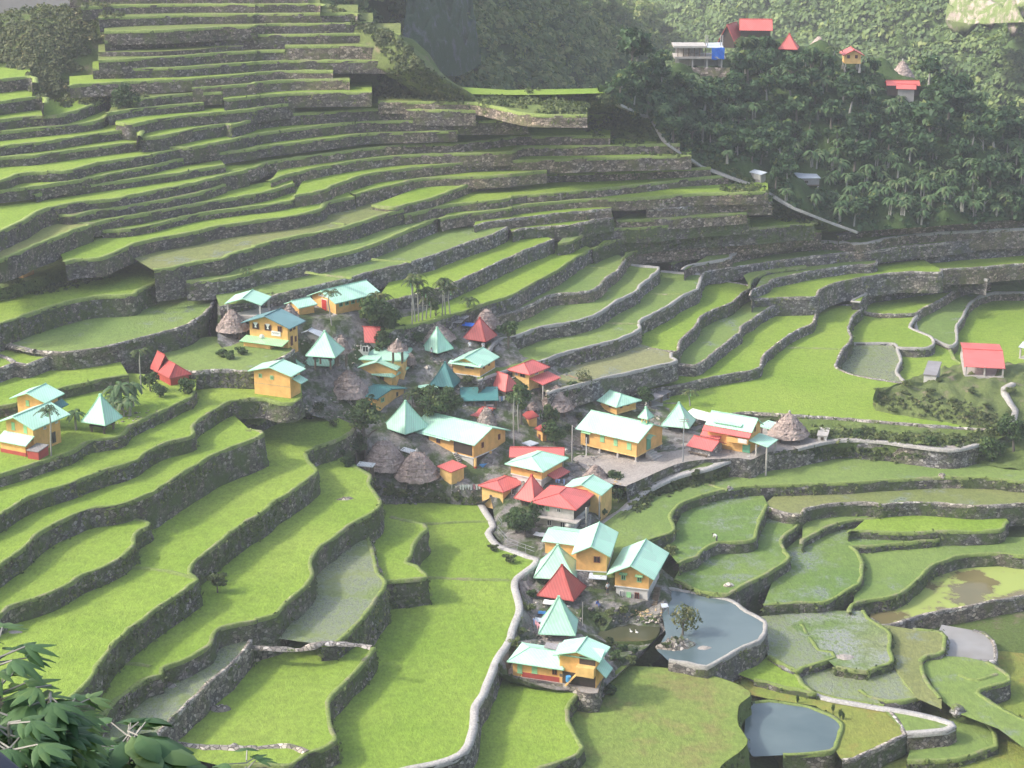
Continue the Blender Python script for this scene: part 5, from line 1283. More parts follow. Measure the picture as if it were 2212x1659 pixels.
r, w, d, h = house('red_two_storey_house', 'two storey yellow house with flared red roof and an outside staircase', 'house', 'C', (1755, 1195), (1512, 1130), (1972, 1090), 2.65, 'hip', .7, .55, 'y', 'red',
    wins=[('F', .25, 1.75, .4, .6, 'd'), ('F', .62, 1.7, .8, .75, 'o'), ('R', .5, 1.85, .75, .45, 'd')])
lean_to(r, d * .02, d * 1.25, .02, 2.6, 1.25, 1.75, 'red', side='R', name='porch_roof')
for k in (.1, 1.15):
    m = MB(); m.tube([(2.4, d * k, -1), (2.4, d * k, 1.28 * S)], .11, 7); m.build('pillar', [M_POST], r)
m = MB()
for k in range(7): m.box(-w * .9 + k * .28, -w * .9 + k * .28 + .3, -.9, -.05, 1.55 * S - k * .26 - .12, 1.55 * S - k * .26)
m.build('staircase', [M_POST], r)
r, w, d, h = house('red_low_house', 'yellow house with a faded red roof half hidden by small trees', 'house', 'D', (1262, 705), (1000, 600), (1470, 640), 1.3, 'hip', .8, .5, 'y', 'red', top=False)
house('small_red_kitchen', 'low red roofed kitchen behind the pointed thatched cone', 'kitchen', 'C', (1090, 1660), (862, 1655), (1325, 1600), .75, 'gx', .5, .15, 'y', 'red')
for (lb, C, L, R, hh) in (('small orange outhouse with red roof, upper of two on the slope', (578, 1125), (485, 1085), (692, 1120), 1.0), ('small orange outhouse with red roof, lower of two on the slope', (775, 1350), (690, 1310), (832, 1330), 1.45)):
    house('outhouse', lb, 'outhouse', 'D', C, L, R, hh, 'shed', .3, .2, 'o', 'dred', group='orange outhouses', wins=[('F', .5, .1, .35, .7, 'b')])
open_shelter('small_shed', 'grey sheet shed among trees beside the white pole', 'D', (720, 1370), (595, 1430), (740, 1330), .5, .1, .0, 'tin', 'shed', M_WOOD, slab=False)

# --- the church and its neighbours
r, w, d, h = house('church', 'yellow church with long mint roof, small belfry and green door', 'church', 'G', (1088, 1062), (268, 900), (1465, 930), 2.95, 'gx', 1.25, .5, 'o', 'mint', stilt=.72,
    wins=[('F', .12, .95, .55, 1.45, 'o'), ('F', .39, 1.65, .62, .85, 's'), ('F', .63, 1.55, .55, .82, 's'), ('F', .87, 1.45, .62, .85, 's'), ('R', .46, .90, .85, 1.5, 'D')])
lean_to(r, -w * .96, -w * .80, .0, .55, 2.45, 2.7, 'lime', name='awning')
m = MB(); yc = d * .46
m.slab([(.04, yc - .85, 2.55 * S), (.85, yc - .85, 2.55 * S), (.85, yc, 2.9 * S), (.04, yc, 2.9 * S)], .06); m.slab([(.04, yc, 2.9 * S), (.85, yc, 2.9 * S), (.85, yc + .85, 2.55 * S), (.04, yc + .85, 2.55 * S)], .06); m.build('door_canopy', [TRIM['mint']], r)
m = MB()
for k in range(4): m.box(.1 + k * .42, .1 + (k + 1) * .42, yc - .9 - k * .12, yc + .9 + k * .12, -.6, .72 * S - k * .22)
m.build('entrance_steps', [M_POST], r)
bx, by, bz = -w * .075, d / 2, h + 1.25 * S
bel = empty('belfry', (0, 0, 0)); bel.parent = r
m = MB(); m.box(bx - .5, bx + .5, by - .5, by + .5, bz - .45, bz + .1); m.build('belfry_base', [TRIM['mint']], bel)
m = MB()
for a in (-1, 1):
    for b in (-1, 1): m.box(bx + a * .4 - .07, bx + a * .4 + .07, by + b * .4 - .07, by + b * .4 + .07, bz + .1, bz + .95)
m.build('belfry_frame', [WM['y']], bel)
ro = roof_mesh('pyr', 1.5, 1.5, 0, 1.35, .1, [RM['mint'], TRIM['mint']], bel, 'belfry_roof', x0=-.75); ro.location = (bx, by - .75, bz + .95)
m = MB(); m.box(bx - .04, bx + .04, by - .04, by + .04, bz + 2.3, bz + 3.2); m.box(bx - .04, bx + .04, by - .3, by + .3, bz + 2.85, bz + 2.93); m.build('cross', [M_POST], bel)
r, w, d, h = house('priest_house', 'square orange house with mint hip roof right behind the church', 'house', 'G', (798, 385), (470, 315), (1078, 345), 1.65, 'hip', .75, .55, 'o', 'mint', stilt=.32, wins=[('F', .25, .95, .5, .42, 'b'), ('F', .72, .9, .5, .45, 'b'), ('R', .22, .95, .4, .45, 'b'), ('R', .58, 1.0, .5, .42, 'b')])
pyramid_hut('mint pyramid roofed hut with blunt top beside the church door', 'G', (1868, 562), (1450, 558), (1962, 460), 1.0, 2.6, 'mint')
r, w, d, h = house('stone_hut', 'low stone hut with a bright red roof and a bench in the church yard', 'hut', 'H', (520, 985), (228, 930), (690, 920), 1.1, 'gx', .62, .4, 's', 'red')
m = MB(); m.box(-w * 1.0, -w * .05, -.75, -.35, .28, .36)
for k in (.1, .5, .9): m.box(-w * k - .05, -w * k + .05, -.7, -.4, -.5, .28)
m.build('bench', [M_WOOD], r)
lean_to(r, -w * .55, w * .25, 0, 0, 1.5, 1.5, 'red') if False else None
house('small_red_annex', 'narrow red roofed annex behind the stone hut', 'annex', 'H', (640, 860), (400, 800), (700, 800), 1.45, 'gx', .4, .2, 's', 'red')
r, w, d, h = house('tall_house', 'tall house with mint roof over a red skirt roof, right of the church', 'house', 'H', (1100, 935), (480, 830), (1245, 860), 3.1, 'gx', 1.05, .3, 'o', 'mint', wins=[('R', .45, 2.5, .35, .6, 'b'), ('F', .92, .05, .9, 1.1, 'D'), ('F', .62, .1, .5, .9, 'o')])
lean_to(r, -w - .5, .3, .02, 1.1, 2.35, 2.95, 'red')
blk(r, 'balcony', -w * .5, .05, -1.0, -.02, 1.35 * S, 2.0 * S, WM['o'])
m = MB(); m.box(-w * .22, -.1, -1.07, -1.005, 1.5 * S, 2.05 * S); m.build('sign_board', [M_FRAMEW], r)
roof_mesh('shed', w * .62, d * .6, h + .35, .55, .1, [RM['mint'], TRIM['mint']], r, 'rear_roof', x0=-w * .85); r.children[-1].location = (0, d * .75, 0)
lean_to(r, -.6, d * .9, .05, 3.1, 1.45, 1.9, 'mint', side='R', name='porch_roof')
for q in ((2.9, -.4), (2.9, d * .8), (1.2, -.4)):
    m = MB(); m.tube([(q[0], q[1], -3.5 if q[1] < 0 else -1), (q[0], q[1], 1.46 * S)], .14, 7); m.build('pillar', [M_POST], r)
open_shelter('roofed_yard', 'light mint and white sheet roofs of an open shed left of the tall house', 'H', (470, 450), (130, 330), (600, 310), 1.0, .35, .05, 'white', 'shed', M_WOOD)
open_shelter('roofed_yard', 'pale mint sheet roof between the tall house and the right thatched hut', 'H', (1395, 570), (1235, 500), (1535, 475), 1.1, .25, .05, 'mint', 'shed', M_WOOD)
for (lb, C, L, R) in (('rusty grey sheet shed behind the church, nearer the house', (1300, 165), (1140, 110), (1500, 95)), ('rusty grey sheet shed behind the church, nearer the bright field', (1470, 85), (1270, 50), (1600, 60))):
    open_shelter('sheet_shed', lb, 'G', C, L, R, .9, .2, .0, 'grey', 'shed', M_WOOD, group='rusty sheds')

# --- big house, red houses, grey house
r, w, d, h = house('big_house', 'largest yellow house with long stepped mint roof and an open ground floor', 'house', 'E', (1822, 1000), (880, 815), (2290, 880), 3.25, 'gx', 1.15, .45, 'o', 'mint', low=1.25, lowm='w',
    wins=[('F', .28, 2.1, .65, .6, 'b'), ('F', .46, 2.05, .65, .6, 'b'), ('R', .28, 2.1, .4, .7, 'b'), ('R', .8, 2.25, .4, .7, 'b'), ('F', .32, .3, .4, .75, 'o'), ('F', .52, .25, .5, .75, 'o')])
blk(r, 'painted_porch_shade', -w * .30, -w * .02, -.06, .0, 1.5 * S, 2.9 * S, WM['d'])  # dark sheet, the shade under the porch put into its colour
blk(r, 'painted_garage_shade', .0, .03, .35, d - .35, .0, 1.15 * S, WM['d'])  # dark sheet painting the shade inside the open ground floor
for k in (.03, .5, .97):
    m = MB(); m.box(.02, .32, d * k - .16, d * k + .16, -.9, 1.26 * S); m.box(-.01, .36, d * k - .2, d * k + .2, -.9, .2, 1); m.build('pillar', [WM['y'], WM['r']], r)
m = MB(); m.box(.35, 1.0, d * .12, d * .42, .0, .35); m.build('tarpaulin', [M_BLUET], r)
m = MB()
for k in range(8): m.box(-w * .26 + k * .2, -w * .26 + k * .2 + .24, -.9, -.1, 1.5 * S - k * .24 - .1, 1.5 * S - k * .24)
m.build('staircase', [M_POST], r)
m = MB(); zs = h - .45 * 1.15 * S / (d / 2) * S
m.slab([(-w - .6, -.75, zs - .16), (-w * .32, -.75, zs - .16), (-w * .32, d * .22, zs + .42), (-w - .6, d * .22, zs + .42)], .07); m.build('lower_roof', [RM['mint']], r)
lean_to(r, -w * .15, w * .02, 0, 0, 1, 1, 'mint') if False else None
pyramid_hut('tall mint pyramid roof with a flat top behind the big yellow house', 'E', (812, 500), (472, 415), (1172, 365), 1.5, 3.2, 'mint')
open_shelter('white_lean_to', 'small white tin lean-to left of the two big thatched cones', 'E', (330, 985), (95, 960), (375, 930), .8, .12, .0, 'white', 'shed', M_WOOD, slab=False)
open_shelter('white_lean_to', 'bright white sheet roof between the two big thatched cones and the big house', 'E', (930, 790), (740, 720), (990, 740), .9, .2, .0, 'white', 'shed', M_WOOD, slab=False)
house('stilt_hut', 'small yellow box hut on stilts with flat red roof', 'hut', 'E', (1500, 1350), (1330, 1290), (1682, 1310), 2.6, 'shed', .25, .25, 'y', 'red', stilt=1.0)
r, w, d, h = house('long_red_house', 'low yellow house with red roof left of the red pyramid', 'house', 'F', (412, 1015), (103, 965), (700, 935), 1.75, 'hip', .55, .35, 'y', 'red')
m = MB(); m.tube([(.5, d * .3, -.8), (.5, d * .3, 1.6 * S)], .08, 7); m.build('pillar', [M_POST], r)
pyramid_hut('red pyramid roof with a triangular opening beside the grey house', 'F', (882, 1000), (572, 962), (1090, 850), 1.1, 2.6, 'red')
r, w, d, h = house('grey_house', 'weathered grey two storey house with wide red roof and concrete ledge', 'house', 'F', (1452, 1460), (882, 1410), (1770, 1330), 3.35, 'hip', .75, .5, 'pw', 'red', dmax=6.2, low=1.75, lowm='w',
    wins=[('F', .17, 2.35, .45, .6, 'g'), ('F', .33, 2.35, .45, .6, 'g'), ('F', .62, 2.4, .5, .5, 'd'), ('F', .38, .55, .6, .75, 'd'), ('F', .72, .5, .65, .8, 'd'), ('F', .9, .05, .45, 1.1, 'b')])
blk(r, 'ledge', -w - .6, .9, -.95, d * .3, 1.62 * S, 1.75 * S, M_POST)
blk(r, 'painted_side_shade', .0, .04, .1, d - .1, 1.8 * S, 3.2 * S, WM['d'])  # dark sheet painting the shade of the open side porch
for k in (.15, .95):
    m = MB(); m.tube([(1.5, d * k, -1.2), (1.5, d * k, 3.2 * S)], .12, 7); m.build('pillar', [M_POST], r)
m = MB()
for k in range(8): m.box(.15, 1.2, d * .2 + k * .3, d * .2 + k * .3 + .32, -.6, .1 + k * .24)
m.build('staircase', [WM['g']], r)
house('green_gable_house', 'mint gabled house with yellow front tucked behind the grey house', 'house', 'F', (1862, 878), (1292, 785), (2020, 712), 2.9, 'gy', .9, .1, 'y', 'mint', top=True)
r, w, d, h = house('mint_hip_house', 'orange house with mint hip roof and red trim above the red pyramid', 'house', 'F', (982, 810), (530, 720), (1285, 660), 2.7, 'hip', .7, .55, 'o', 'mint', low=1.25, lowm='w', wins=[('F', .2, 2.2, .4, .22, 'b'), ('F', .55, 2.15, .45, .25, 'b'), ('F', .82, 2.1, .4, .25, 'b')])
lean_to(r, d * .25, d * .95, .05, 1.5, 1.2, 1.6, 'red', side='R', name='porch_roof')
for k in (.3, .9):
    m = MB(); m.tube([(1.4, d * k, -1), (1.4, d * k, 1.22 * S)], .08, 6); m.build('pillar', [M_WOOD], r)
house('red_back_house', 'red roof showing behind the mint hip roof with red trim', 'house', 'F', (1300, 330), (520, 330), (1365, 300), 1.9, 'gx', .7, .1, 'g', 'red', top=True, dmax=3.5)

# --- lowest cluster
r, w, d, h = house('low_orange_house', 'orange house with flat looking mint roof at the top of the lowest cluster', 'house', 'I', (840, 640), (368, 600), (1000, 560), 2.35, 'gx', .55, .3, 'o', 'mint', wins=[('F', .42, 1.35, .45, .65, 'g')])
r, w, d, h = house('tall_orange_house', 'tall orange gabled house with a dark red window over a pale lower storey', 'house', 'I', (1272, 1010), (825, 1000), (1450, 850), 4.2, 'gy', .85, .45, 'o', 'mint', dmax=7.6, low=1.95, lowm='s', wins=[('F', .68, 3.0, .72, .72, 'b'), ('F', .72, .2, .6, 1.1, 'o')])
lean_to(r, -w * .55, .1, .02, 1.0, 1.45, 1.75, 'tin', name='porch_roof')
r, w, d, h = house('clipped_gable_house', 'orange house with clipped mint gable over a white lower storey by the pond', 'house', 'I', (1890, 1245), (1395, 1200), (2090, 1040), 3.7, 'gy', .95, .75, 'o', 'mint', dmax=7.6, low=1.75, lowm='w', wins=[('F', .25, 2.55, .5, .75, 'g'), ('F', .72, 2.5, .5, .75, 'g'), ('F', .2, .5, .4, .8, 'd'), ('F', .42, .2, .5, 1.0, 's'), ('F', .66, .05, .5, 1.2, 'b')])
lean_to(r, -w * .86, -w * .64, .0, .35, 3.3, 3.42, 'lime', name='awning'); lean_to(r, -w * .39, -w * .17, .0, .35, 3.25, 3.37, 'lime', name='awning')
m = MB()
for k in range(7): m.box(.3, 1.1, .3 + k * .3, .3 + k * .3 + .3, -.8, k * .26)
m.build('staircase', [M_WOOD], r)
pyramid_hut('mint pyramid roof right behind the dark red pyramid in the lowest cluster', 'I', (822, 880), (225, 892), (890, 812), 1.2, 2.9, 'mint')
pyramid_hut('dark red pyramid roof in the lowest cluster', 'I', (790, 1190), (250, 1115), (975, 1068), 1.15, 2.9, 'dred')
pyramid_hut('tall slim mint pyramid roof behind the lowest house', 'J', (1185, 520), (610, 540), (1222, 430), .9, 3.3, 'mint')
r, w, d, h = house('lowest_house', 'two storey orange house with a box balcony, lowest in the village', 'house', 'J', (1490, 1300), (950, 1215), (1600, 1130), 3.3, 'gy', .55, .5, 'o', 'mint', wins=[('F', .1, 1.0, .3, .3, 'o')])
roof_mesh('shed', w + .9, 1.6, h - .25, .6, .1, [RM['mint'], TRIM['mint']], r, 'front_roof', x0=-w - .45); r.children[-1].location = (0, -.75, 0)
blk(r, 'balcony', -w * .5, -.05, -.9, -.02, 1.35 * S, 2.35 * S, WM['y'])
blk(r, 'painted_balcony_shade', -w * .46, -.1, -.03, .0, 2.36 * S, h - .1, WM['d'])  # dark sheet, shade behind the balcony put into its colour
blk(r, 'painted_garage_shade', -w * .92, -w * .02, -.02, .0, .0, 1.3 * S, WM['d'])  # dark sheet painting the shade of the lower floor
m = MB()
for k in range(8): m.box(-w * .55 - k * .16, -w * .55 - k * .16 + .2, -.85, -.1, 1.3 * S - k * .2 - .1, 1.3 * S - k * .2)
m.build('staircase', [WM['y']], r)
lean_to(r, .0, d * .9, .02, 1.2, 1.3, 2.2, 'mint', side='R', name='side_roof')
m = MB(); m.tube([(-w * .72, -.5, .6), (-w * .72, -.5, 1.25)], .32, 10); m.build('water_drum', [M_BLUET], r)
r, w, d, h = house('lowest_wing', 'long orange wing with red base and mint roof beside the lowest house', 'house', 'J', (965, 1215), (262, 1110), (1130, 1000), 1.75, 'hip', .6, .45, 'o', 'mint', wins=[('F', .15, .4, .5, 1.05, 's'), ('F', .46, .6, .55, .95, 's'), ('F', .88, .75, .5, .75, 'b')])
blk(r, 'red_base', -w * .8, .02, -.05, .0, -1.0, .52 * S, WM['r'])
m = MB(); m.slab([(-w * .5, d * .62, h + .78), (-.2, d * .45, h + 1.0), (-.2, d * .75, h + 1.15), (-w * .5, d * .85, h + .95)], .08); m.build('loose_sheets', [RM['grey']], r)

# --- left edge houses
r, w, d, h = house('left_house', 'front orange house with mint roof, lean-to and green shutters at the left edge', 'house', 'K', (385, 1150), (90, 1100), (680, 1030), 3.35, 'gy', .7, .8, 'o', 'mint', wins=[('F', .27, 2.3, .42, .8, 's'), ('F', .72, 2.2, .45, .8, 's'), ('R', .42, 2.2, .42, .75, 'd'), ('R', .86, 2.3, .45, .75, 'd'), ('R', .72, .3, .6, 1.2, 'o')])
lean_to(r, -w - .4, .15, .02, 1.7, 1.35, 2.0, 'mint', name='lean_to_roof')
blk(r, 'front_room', -w, -.3, -1.3, -.02, -1, 1.4 * S, WM['o']); blk(r, 'red_base', -w - .03, -.25, -1.34, -1.3, -1, .4 * S, WM['r'])
r2, w, d, h = house('back_left_house', 'rear orange house with mint roof behind the one with the lean-to at the left edge', 'house', 'K', (515, 905), (215, 850), (660, 790), 3.75, 'gy', .65, .55, 'o', 'mint', wins=[('F', .38, 2.75, .4, .6, 's')])
lean_to(r2, .3, d * 1.3, .02, 1.0, 2.3, 2.8, 'teal', side='R')
house('red_shed', 'small red shed with grey sheet roof before the left edge house', 'shed', 'K', (430, 1218), (308, 1195), (540, 1150), .95, 'shed', .18, .05, 'r', 'grey')
pyramid_hut('mint pyramid roofed hut standing alone beside banana plants on the left', 'K', (1165, 832), (895, 800), (1355, 745), 1.3, 2.7, 'mint')
r, w, d, h = house('winged_red_house', 'dark red house with steep pointed roofs left of the village', 'house', 'K', (1890, 395), (1700, 340), (2090, 372), 1.2, 'hip', 1.0, .25, 'r', 'dred')
roof_mesh('gx', 2.0, d * .7, h + .35, 1.7, .2, [RM['dred'], TRIM['dred']], r, 'steep_roof', x0=-w - .2)
blk(r, 'steep_wall', -w - .1, -w + 1.6, .2, d * .6, -.5, h + .4, WM['r'])
house('field_hut', 'small orange hut with red roof alone at the left edge paddies', 'hut', '01', (200, 745), (58, 722), (296, 690), 1.75, 'gy', .35, .35, 'o', 'red', wins=[('F', .75, .1, .4, .9, 'b')])

# --- thatched huts
TG = 'thatched cone huts'
thatch_hut('wide domed thatched cone, left of the two below the big yellow house', 'E', (505, 590), (188, 950), (840, 950), (520, 1062), .9, .55, TG)
thatch_hut('wide domed thatched cone, right of the two below the big yellow house', 'E', (962, 755), (662, 1110), (1325, 1110), (930, 1215), .9, .45, TG)
thatch_hut('thatched cone left of the orange house with teal roof', 'B', (310, 872), (20, 1250), (690, 1200), (320, 1315), 1.0, .12, TG)
thatch_hut('tall thatched cone behind the pale mint pyramid near the palms', 'B', (1637, 165), (1310, 430), (1930, 440), (1640, 490), 1.0, .15, TG)
thatch_hut('thatched hut right behind the sharp red pyramid', 'C', (1140, -20), (915, 230), (1340, 200), (1150, 275), 1.0, .3, TG, fin=False)
thatch_hut('thatched hut left of the blue green roofed house', 'A', (240, 585), (20, 890), (500, 900), (250, 925), 1.0, .25, TG, fin=False)
thatch_hut('small thatched peak between the blue green roof and the annex', 'A', (1060, 535), (950, 700), (1240, 700), (1090, 715), .9, .2, TG)
thatch_hut('thatched cone behind the twin mint pyramids', 'B', (220, 365), (110, 600), (385, 600), (250, 640), 1.0, .3, TG, fin=False)
thatch_hut('small thatched cone with white tip behind the mint roofed house', 'B', (1062, 455), (925, 580), (1215, 590), (1060, 615), .9, .15, TG)
thatch_hut('thatched roof piece right of the triangular orange gable', 'B', (1255, 640), (1180, 780), (1345, 760), (1260, 800), .8, .2, TG, fin=False)
thatch_hut('low thatched peak below the dark teal pyramid', 'B', (1580, 1180), (1420, 1380), (1665, 1370), (1550, 1410), .7, .25, TG, fin=False)
thatch_hut('pointed thatched cone in front of the low red kitchen', 'E', (2030, 100), (1865, 370), (2170, 370), (2020, 400), .8, .35, TG, fin=False)
thatch_hut('broad grey thatched roof among shrubs below the faded red roof', 'D', (940, 520), (700, 820), (1240, 760), (930, 915), .8, .2, TG, fin=False)
thatch_hut('thatched hut at the far right end of the village', 'H', (1715, 335), (1378, 650), (1965, 600), (1680, 728), .9, .2, TG, sq=.12)
thatch_hut('grey thatched peak just behind the mint gabled house by the grey house', 'F', (1725, 440), (1590, 620), (1960, 700), (1760, 680), .8, .2, TG, fin=False)
thatch_hut('small brown thatched hut left of the white washing', 'D', (625, 785), (540, 860), (705, 860), (620, 880), .6, .3, TG, fin=False)

if 0:
    for k, (r, w, d, h) in HOUSES.items(): print('%5.1f %5.1f %5.1f z%.1f yaw%.0f' % (w, d, h, r.location.z, math.degrees(r.rotation_euler.z)), k)

# ------------------------------------------------------------------ hill buildings, shelters and small huts
open_shelter('red_shelter', 'open shelter with red gable roof on pale pillars, on the knoll at the right', '31', (2050, 1525), (1700, 1510), (2085, 1470), 1.35, .75, .0, 'red', 'gx', M_POST, 3)
open_shelter('blue_shelter', 'shelter with pale blue roof cut by the right frame edge', '31', (2330, 1370), (2165, 1335), (2400, 1320), 1.8, .5, .0, 'tin', 'gx', M_POST, 2)
r, w, d, h = house('white_shed', 'tiny white shed at the paddy edge left of the red shelter', 'shed', '31', (1450, 1632), (1345, 1625), (1490, 1600), .8, 'shed', .15, .1, 'w', 'grey')
r, w, d, h = house('tin_hut', 'weathered wooden hut with white tin roof beside the stone stairway', 'hut', '20', (2150, 1580), (2005, 1530), (2190, 1550), 1.35, 'shed', .25, .15, 'g', 'tin', wins=[('F', .3, .75, .7, .45, 'o')])
blk(r, 'tin_panel', -w * .42, -w * .06, -.08, -.01, .5, 1.3 * S, WM['w'])
r, w, d, h = house('tin_hut', 'grey tin hut on stilts with pale roof at the edge of the banana grove', 'hut', '30', (440, 1640), (268, 1645), (470, 1600), 2.0, 'shed', .3, .15, 'g', 'tin', stilt=.75, wins=[('F', .35, 1.15, .55, .4, 'o')])
r, w, d, h = house('pale_shed', 'small pale concrete shed at the right end of the village path', 'shed', '32', (505, 500), (428, 495), (525, 480), .75, 'flat', 0, 0, 'w', 'white', wins=[('F', .5, .2, .4, .4, 'o')])
blk(r, 'roof_slab', -w - .15, .15, -.15, d + .15, h, h + .12, M_POST)
# concrete frame with blue tarpaulin on the spur
def frame_building():
    U0, V0 = cr('L', (400, 838)); U1, _ = cr('L', (1075, 838))
    g = onz(U0, V0, 34.4 * S); loc = Vector((g.x, g.y, g.z)); px = FPX / (g - cam.location).length
    w = (U1 - U0) / px; d = 5.5; k = .146484 / px
    root = empty('concrete_frame', loc); tag(root, 'unfinished concrete frame with a bright blue tarpaulin on the wooded spur', 'building')
    h1 = 118 * k; h2 = 275 * k
    blk(root, 'floor_slab', -.6, w + .3, -.4, d, h1, h1 + 30 * k, M_POST); blk(root, 'roof_slab', -.8, w * .62, -.5, d, h2, h2 + 28 * k, M_POST)
    for a in range(4):
        for b in (0, 1):
            x = w * a / 3.2; m = MB(); m.box(x, x + .32, b * (d - .6), b * (d - .6) + .32, -1.5, h1); m.build('column', [M_POST], root)
    for a in range(6): m = MB(); x = w * a / 8.5; m.box(x, x + .16, -.1, .08, h1 + 30 * k, h2); m.build('rail_post', [M_WOOD], root)
    blk(root, 'rear_wall', 0, w, d - .4, d - .2, -.5, h1, WM['g']); blk(root, 'rear_screen', 0, w * .6, d - .4, d - .2, h1, h2, WM['g'])
    V = []; n = 9
    for a in range(n):
        for b in range(n):
            V.append((w * (.73 + .27 * a / (n - 1)), -.45 - .18 * math.sin(a * 1.1 + b * .8) - .1 * (b % 2), h1 - .1 + (h2 - h1 + .15) * b / (n - 1) - .10 * math.sin(a * .8)))
    link('tarpaulin', mesh('tarpaulin', V, grid_faces(n, n), [M_BLUE], smooth=True), root)
    m = MB(); m.slab([(w * .63, -.4, h2 + .1), (w * .98, -.4, h2 + .05), (w * .98, d * .6, h2 + .7), (w * .63, d * .6, h2 + .55)], .06); m.build('sheet_roof', [RM['tin']], root)
    for a in (.60, .64, .92, .96): m = MB(); m.box(w * a, w * a + .2, 1, 1.2, h2, h2 + 170 * k); m.build('bare_column', [M_POST], root)
    V = []; n, r_ = 24, 7
    for a in range(n):
        for b in range(r_): V.append((-.8 + (w + 2) * a / (n - 1), -.7 - .12 * b + rng.normal(0, .1), -.05 - b * .35))
    link('base_wall', mesh('base_wall', V, grid_faces(n, r_)[:, ::-1], [M_WALLB]), root)
frame_building()
def hill_house(name, label, cat, crop, C, L, R, zz, h, roof, rise, over, wm, rm, **k):
    return house(name, label, cat, crop, C, L, R, h, roof, rise, over, wm, rm, zg=zz * S, **k)
hill_house('lodge', 'steep red gabled roof of the lodge left on the spur top', 'lodge', 'L', (1240, 480), (1030, 470), (1420, 440), 36.4, .5, 'gy', 2.6, .3, 'd', 'red', dmax=5)
hill_house('lodge', 'long red roof of the highest lodge behind trees on the spur top', 'lodge', 'L', (1780, 320), (1345, 320), (1850, 300), 38.2, .5, 'gx', 1.5, .3, 'd', 'red', dmax=4)
pyramid_hut('red pyramid roof between the lodge and the thatched cone on the spur', 'L', (2175, 580), (1905, 575), (2200, 565), 1.2, 2.4, 'red', zg=34.6 * S)
r, w, d, h = hill_house('hilltop_hut', 'small yellow hut with red roof and two dark windows on the spur', 'hut', 'M', (890, 640), (660, 640), (910, 620), 33.0, 2.6, 'gy', .7, .5, 'y', 'red', stilt=.9, dmax=4, wins=[('F', .2, 1.75, .5, .6, 'b'), ('F', .7, 1.75, .5, .6, 'b')])
thatch_hut('pale thatched cone on the crest of the spur', 'M', (265, 165), (95, 370), (440, 375), (265, 392), .9, .2, TG, fin=False)
thatch_hut('steep thatched roof on the right slope of the spur', 'M', (1455, 520), (1320, 700), (1680, 770), (1560, 785), .9, .1, TG)
hill_house('red_strip_house', 'low house with red roof strips and blue grey wall on the right of the spur', 'house', 'M', (1680, 1060), (1440, 1055), (1720, 1040), 28.2, 1.5, 'gx', .5, .3, 'g', 'red', dmax=3)
hill_house('red_strip_house', 'narrow red roof half hidden just below the steep thatched roof on the spur', 'house', 'M', (1750, 960), (1290, 960), (1790, 950), 29.2, .9, 'gx', .55, .2, 'd', 'red', dmax=3)

# ------------------------------------------------------------------ vegetation
def crown(nl, n, leaf, rx=1.0, rz=.8, gap=.55, flat=.5):
    """leaf clumps gathered on lobes inside a unit crown"""
    c = rng.normal(0, 1, (nl, 3)); c /= np.linalg.norm(c, axis=1, keepdims=True); c *= rng.uniform(.25, .8, (nl, 1)); c *= (rx, rx, rz)
    c[:, 2] += rz * .15
    lr = rng.uniform(.24, .46, nl); tone = np.clip(rng.normal(.45, .2, nl), 0, 1)
    k = rng.integers(0, nl, n); d = rng.normal(0, 1, (n, 3)); d[:, 2] = d[:, 2] * .8 + flat * .5; d /= np.linalg.norm(d, axis=1, keepdims=True)
    P = c[k] + d * lr[k, None] * rng.uniform(.7, 1.08, (n, 1)) * (1, 1, .8)
    V, F = quads_leaf(P, d + rng.normal(0, .55, (n, 3)) + (0, 0, .35), leaf * rng.uniform(.6, 1.3, n), 1.5, .12)
    return V, F, np.clip(tone[k] + rng.normal(0, .14, n), 0, 1)
def crown_mesh(name, mat, *a, **k):
    V, F, t = crown(*a, **k); return mesh(name, V, F, mat, attr=t)
def trunk_mesh(mat, limbs=5, lean=.1):
    m = MB(); top = Vector((R1.uniform(-lean, lean), R1.uniform(-lean, lean), .62))
    m.tube([(0, 0, -.15), (0, 0, .02), top * .5, top], [.075, .06, .045, .032], 7)
    for k in range(limbs):
        a = k * 6.283 / limbs + R1.uniform(-.4, .4); s = top * R1.uniform(.55, .98)
        e = s + Vector((math.cos(a) * .3, math.sin(a) * .3, R1.uniform(.15, .34))); m.tube([s, (s + e) / 2 + Vector((0, 0, .03)), e], [.024, .017, .008], 5)
    return mesh('trunk', m.v, m.f, [mat])
CR_T = [crown_mesh('crown', L_TREE, 15, 620, .20) for _ in range(4)]
CR_TD = [crown_mesh('crown', L_TREE, 24, 1900, .115, rz=1.05) for _ in range(3)]
CR_J = [crown_mesh('crown', L_JUNG, R1.randint(9, 16), 480, .25, rz=R1.uniform(.6, .9)) for _ in range(6)]
CR_L = [crown_mesh('crown', L_SCRUB, 16, 420, .13, rz=.8) for _ in range(3)]
CR_W = [crown_mesh('crown', L_WEED, 14, 520, .17, rz=.7) for _ in range(3)]
TRK = [trunk_mesh(M_BARK) for _ in range(3)]; TRKP = [trunk_mesh(M_BARKP, 4, .2) for _ in range(2)]
def tree(loc, R, ht, crowns=CR_T, trunks=TRK, label=None, group=None, name='tree', cat='tree', cz=None):
    root = empty(name, loc, R1.uniform(0, 6.28)); tag(root, label, cat, group)
    t = link('trunk', R1.choice(trunks), root); t.scale = (ht * .8, ht * .8, ht)
    c = link('crown', R1.choice(crowns), root, (0, 0, ht - R * .55 if cz is None else cz)); c.scale = (R, R, R * R1.uniform(.85, 1.15)); c.rotation_euler = (0, 0, R1.uniform(0, 6.28))
    return root
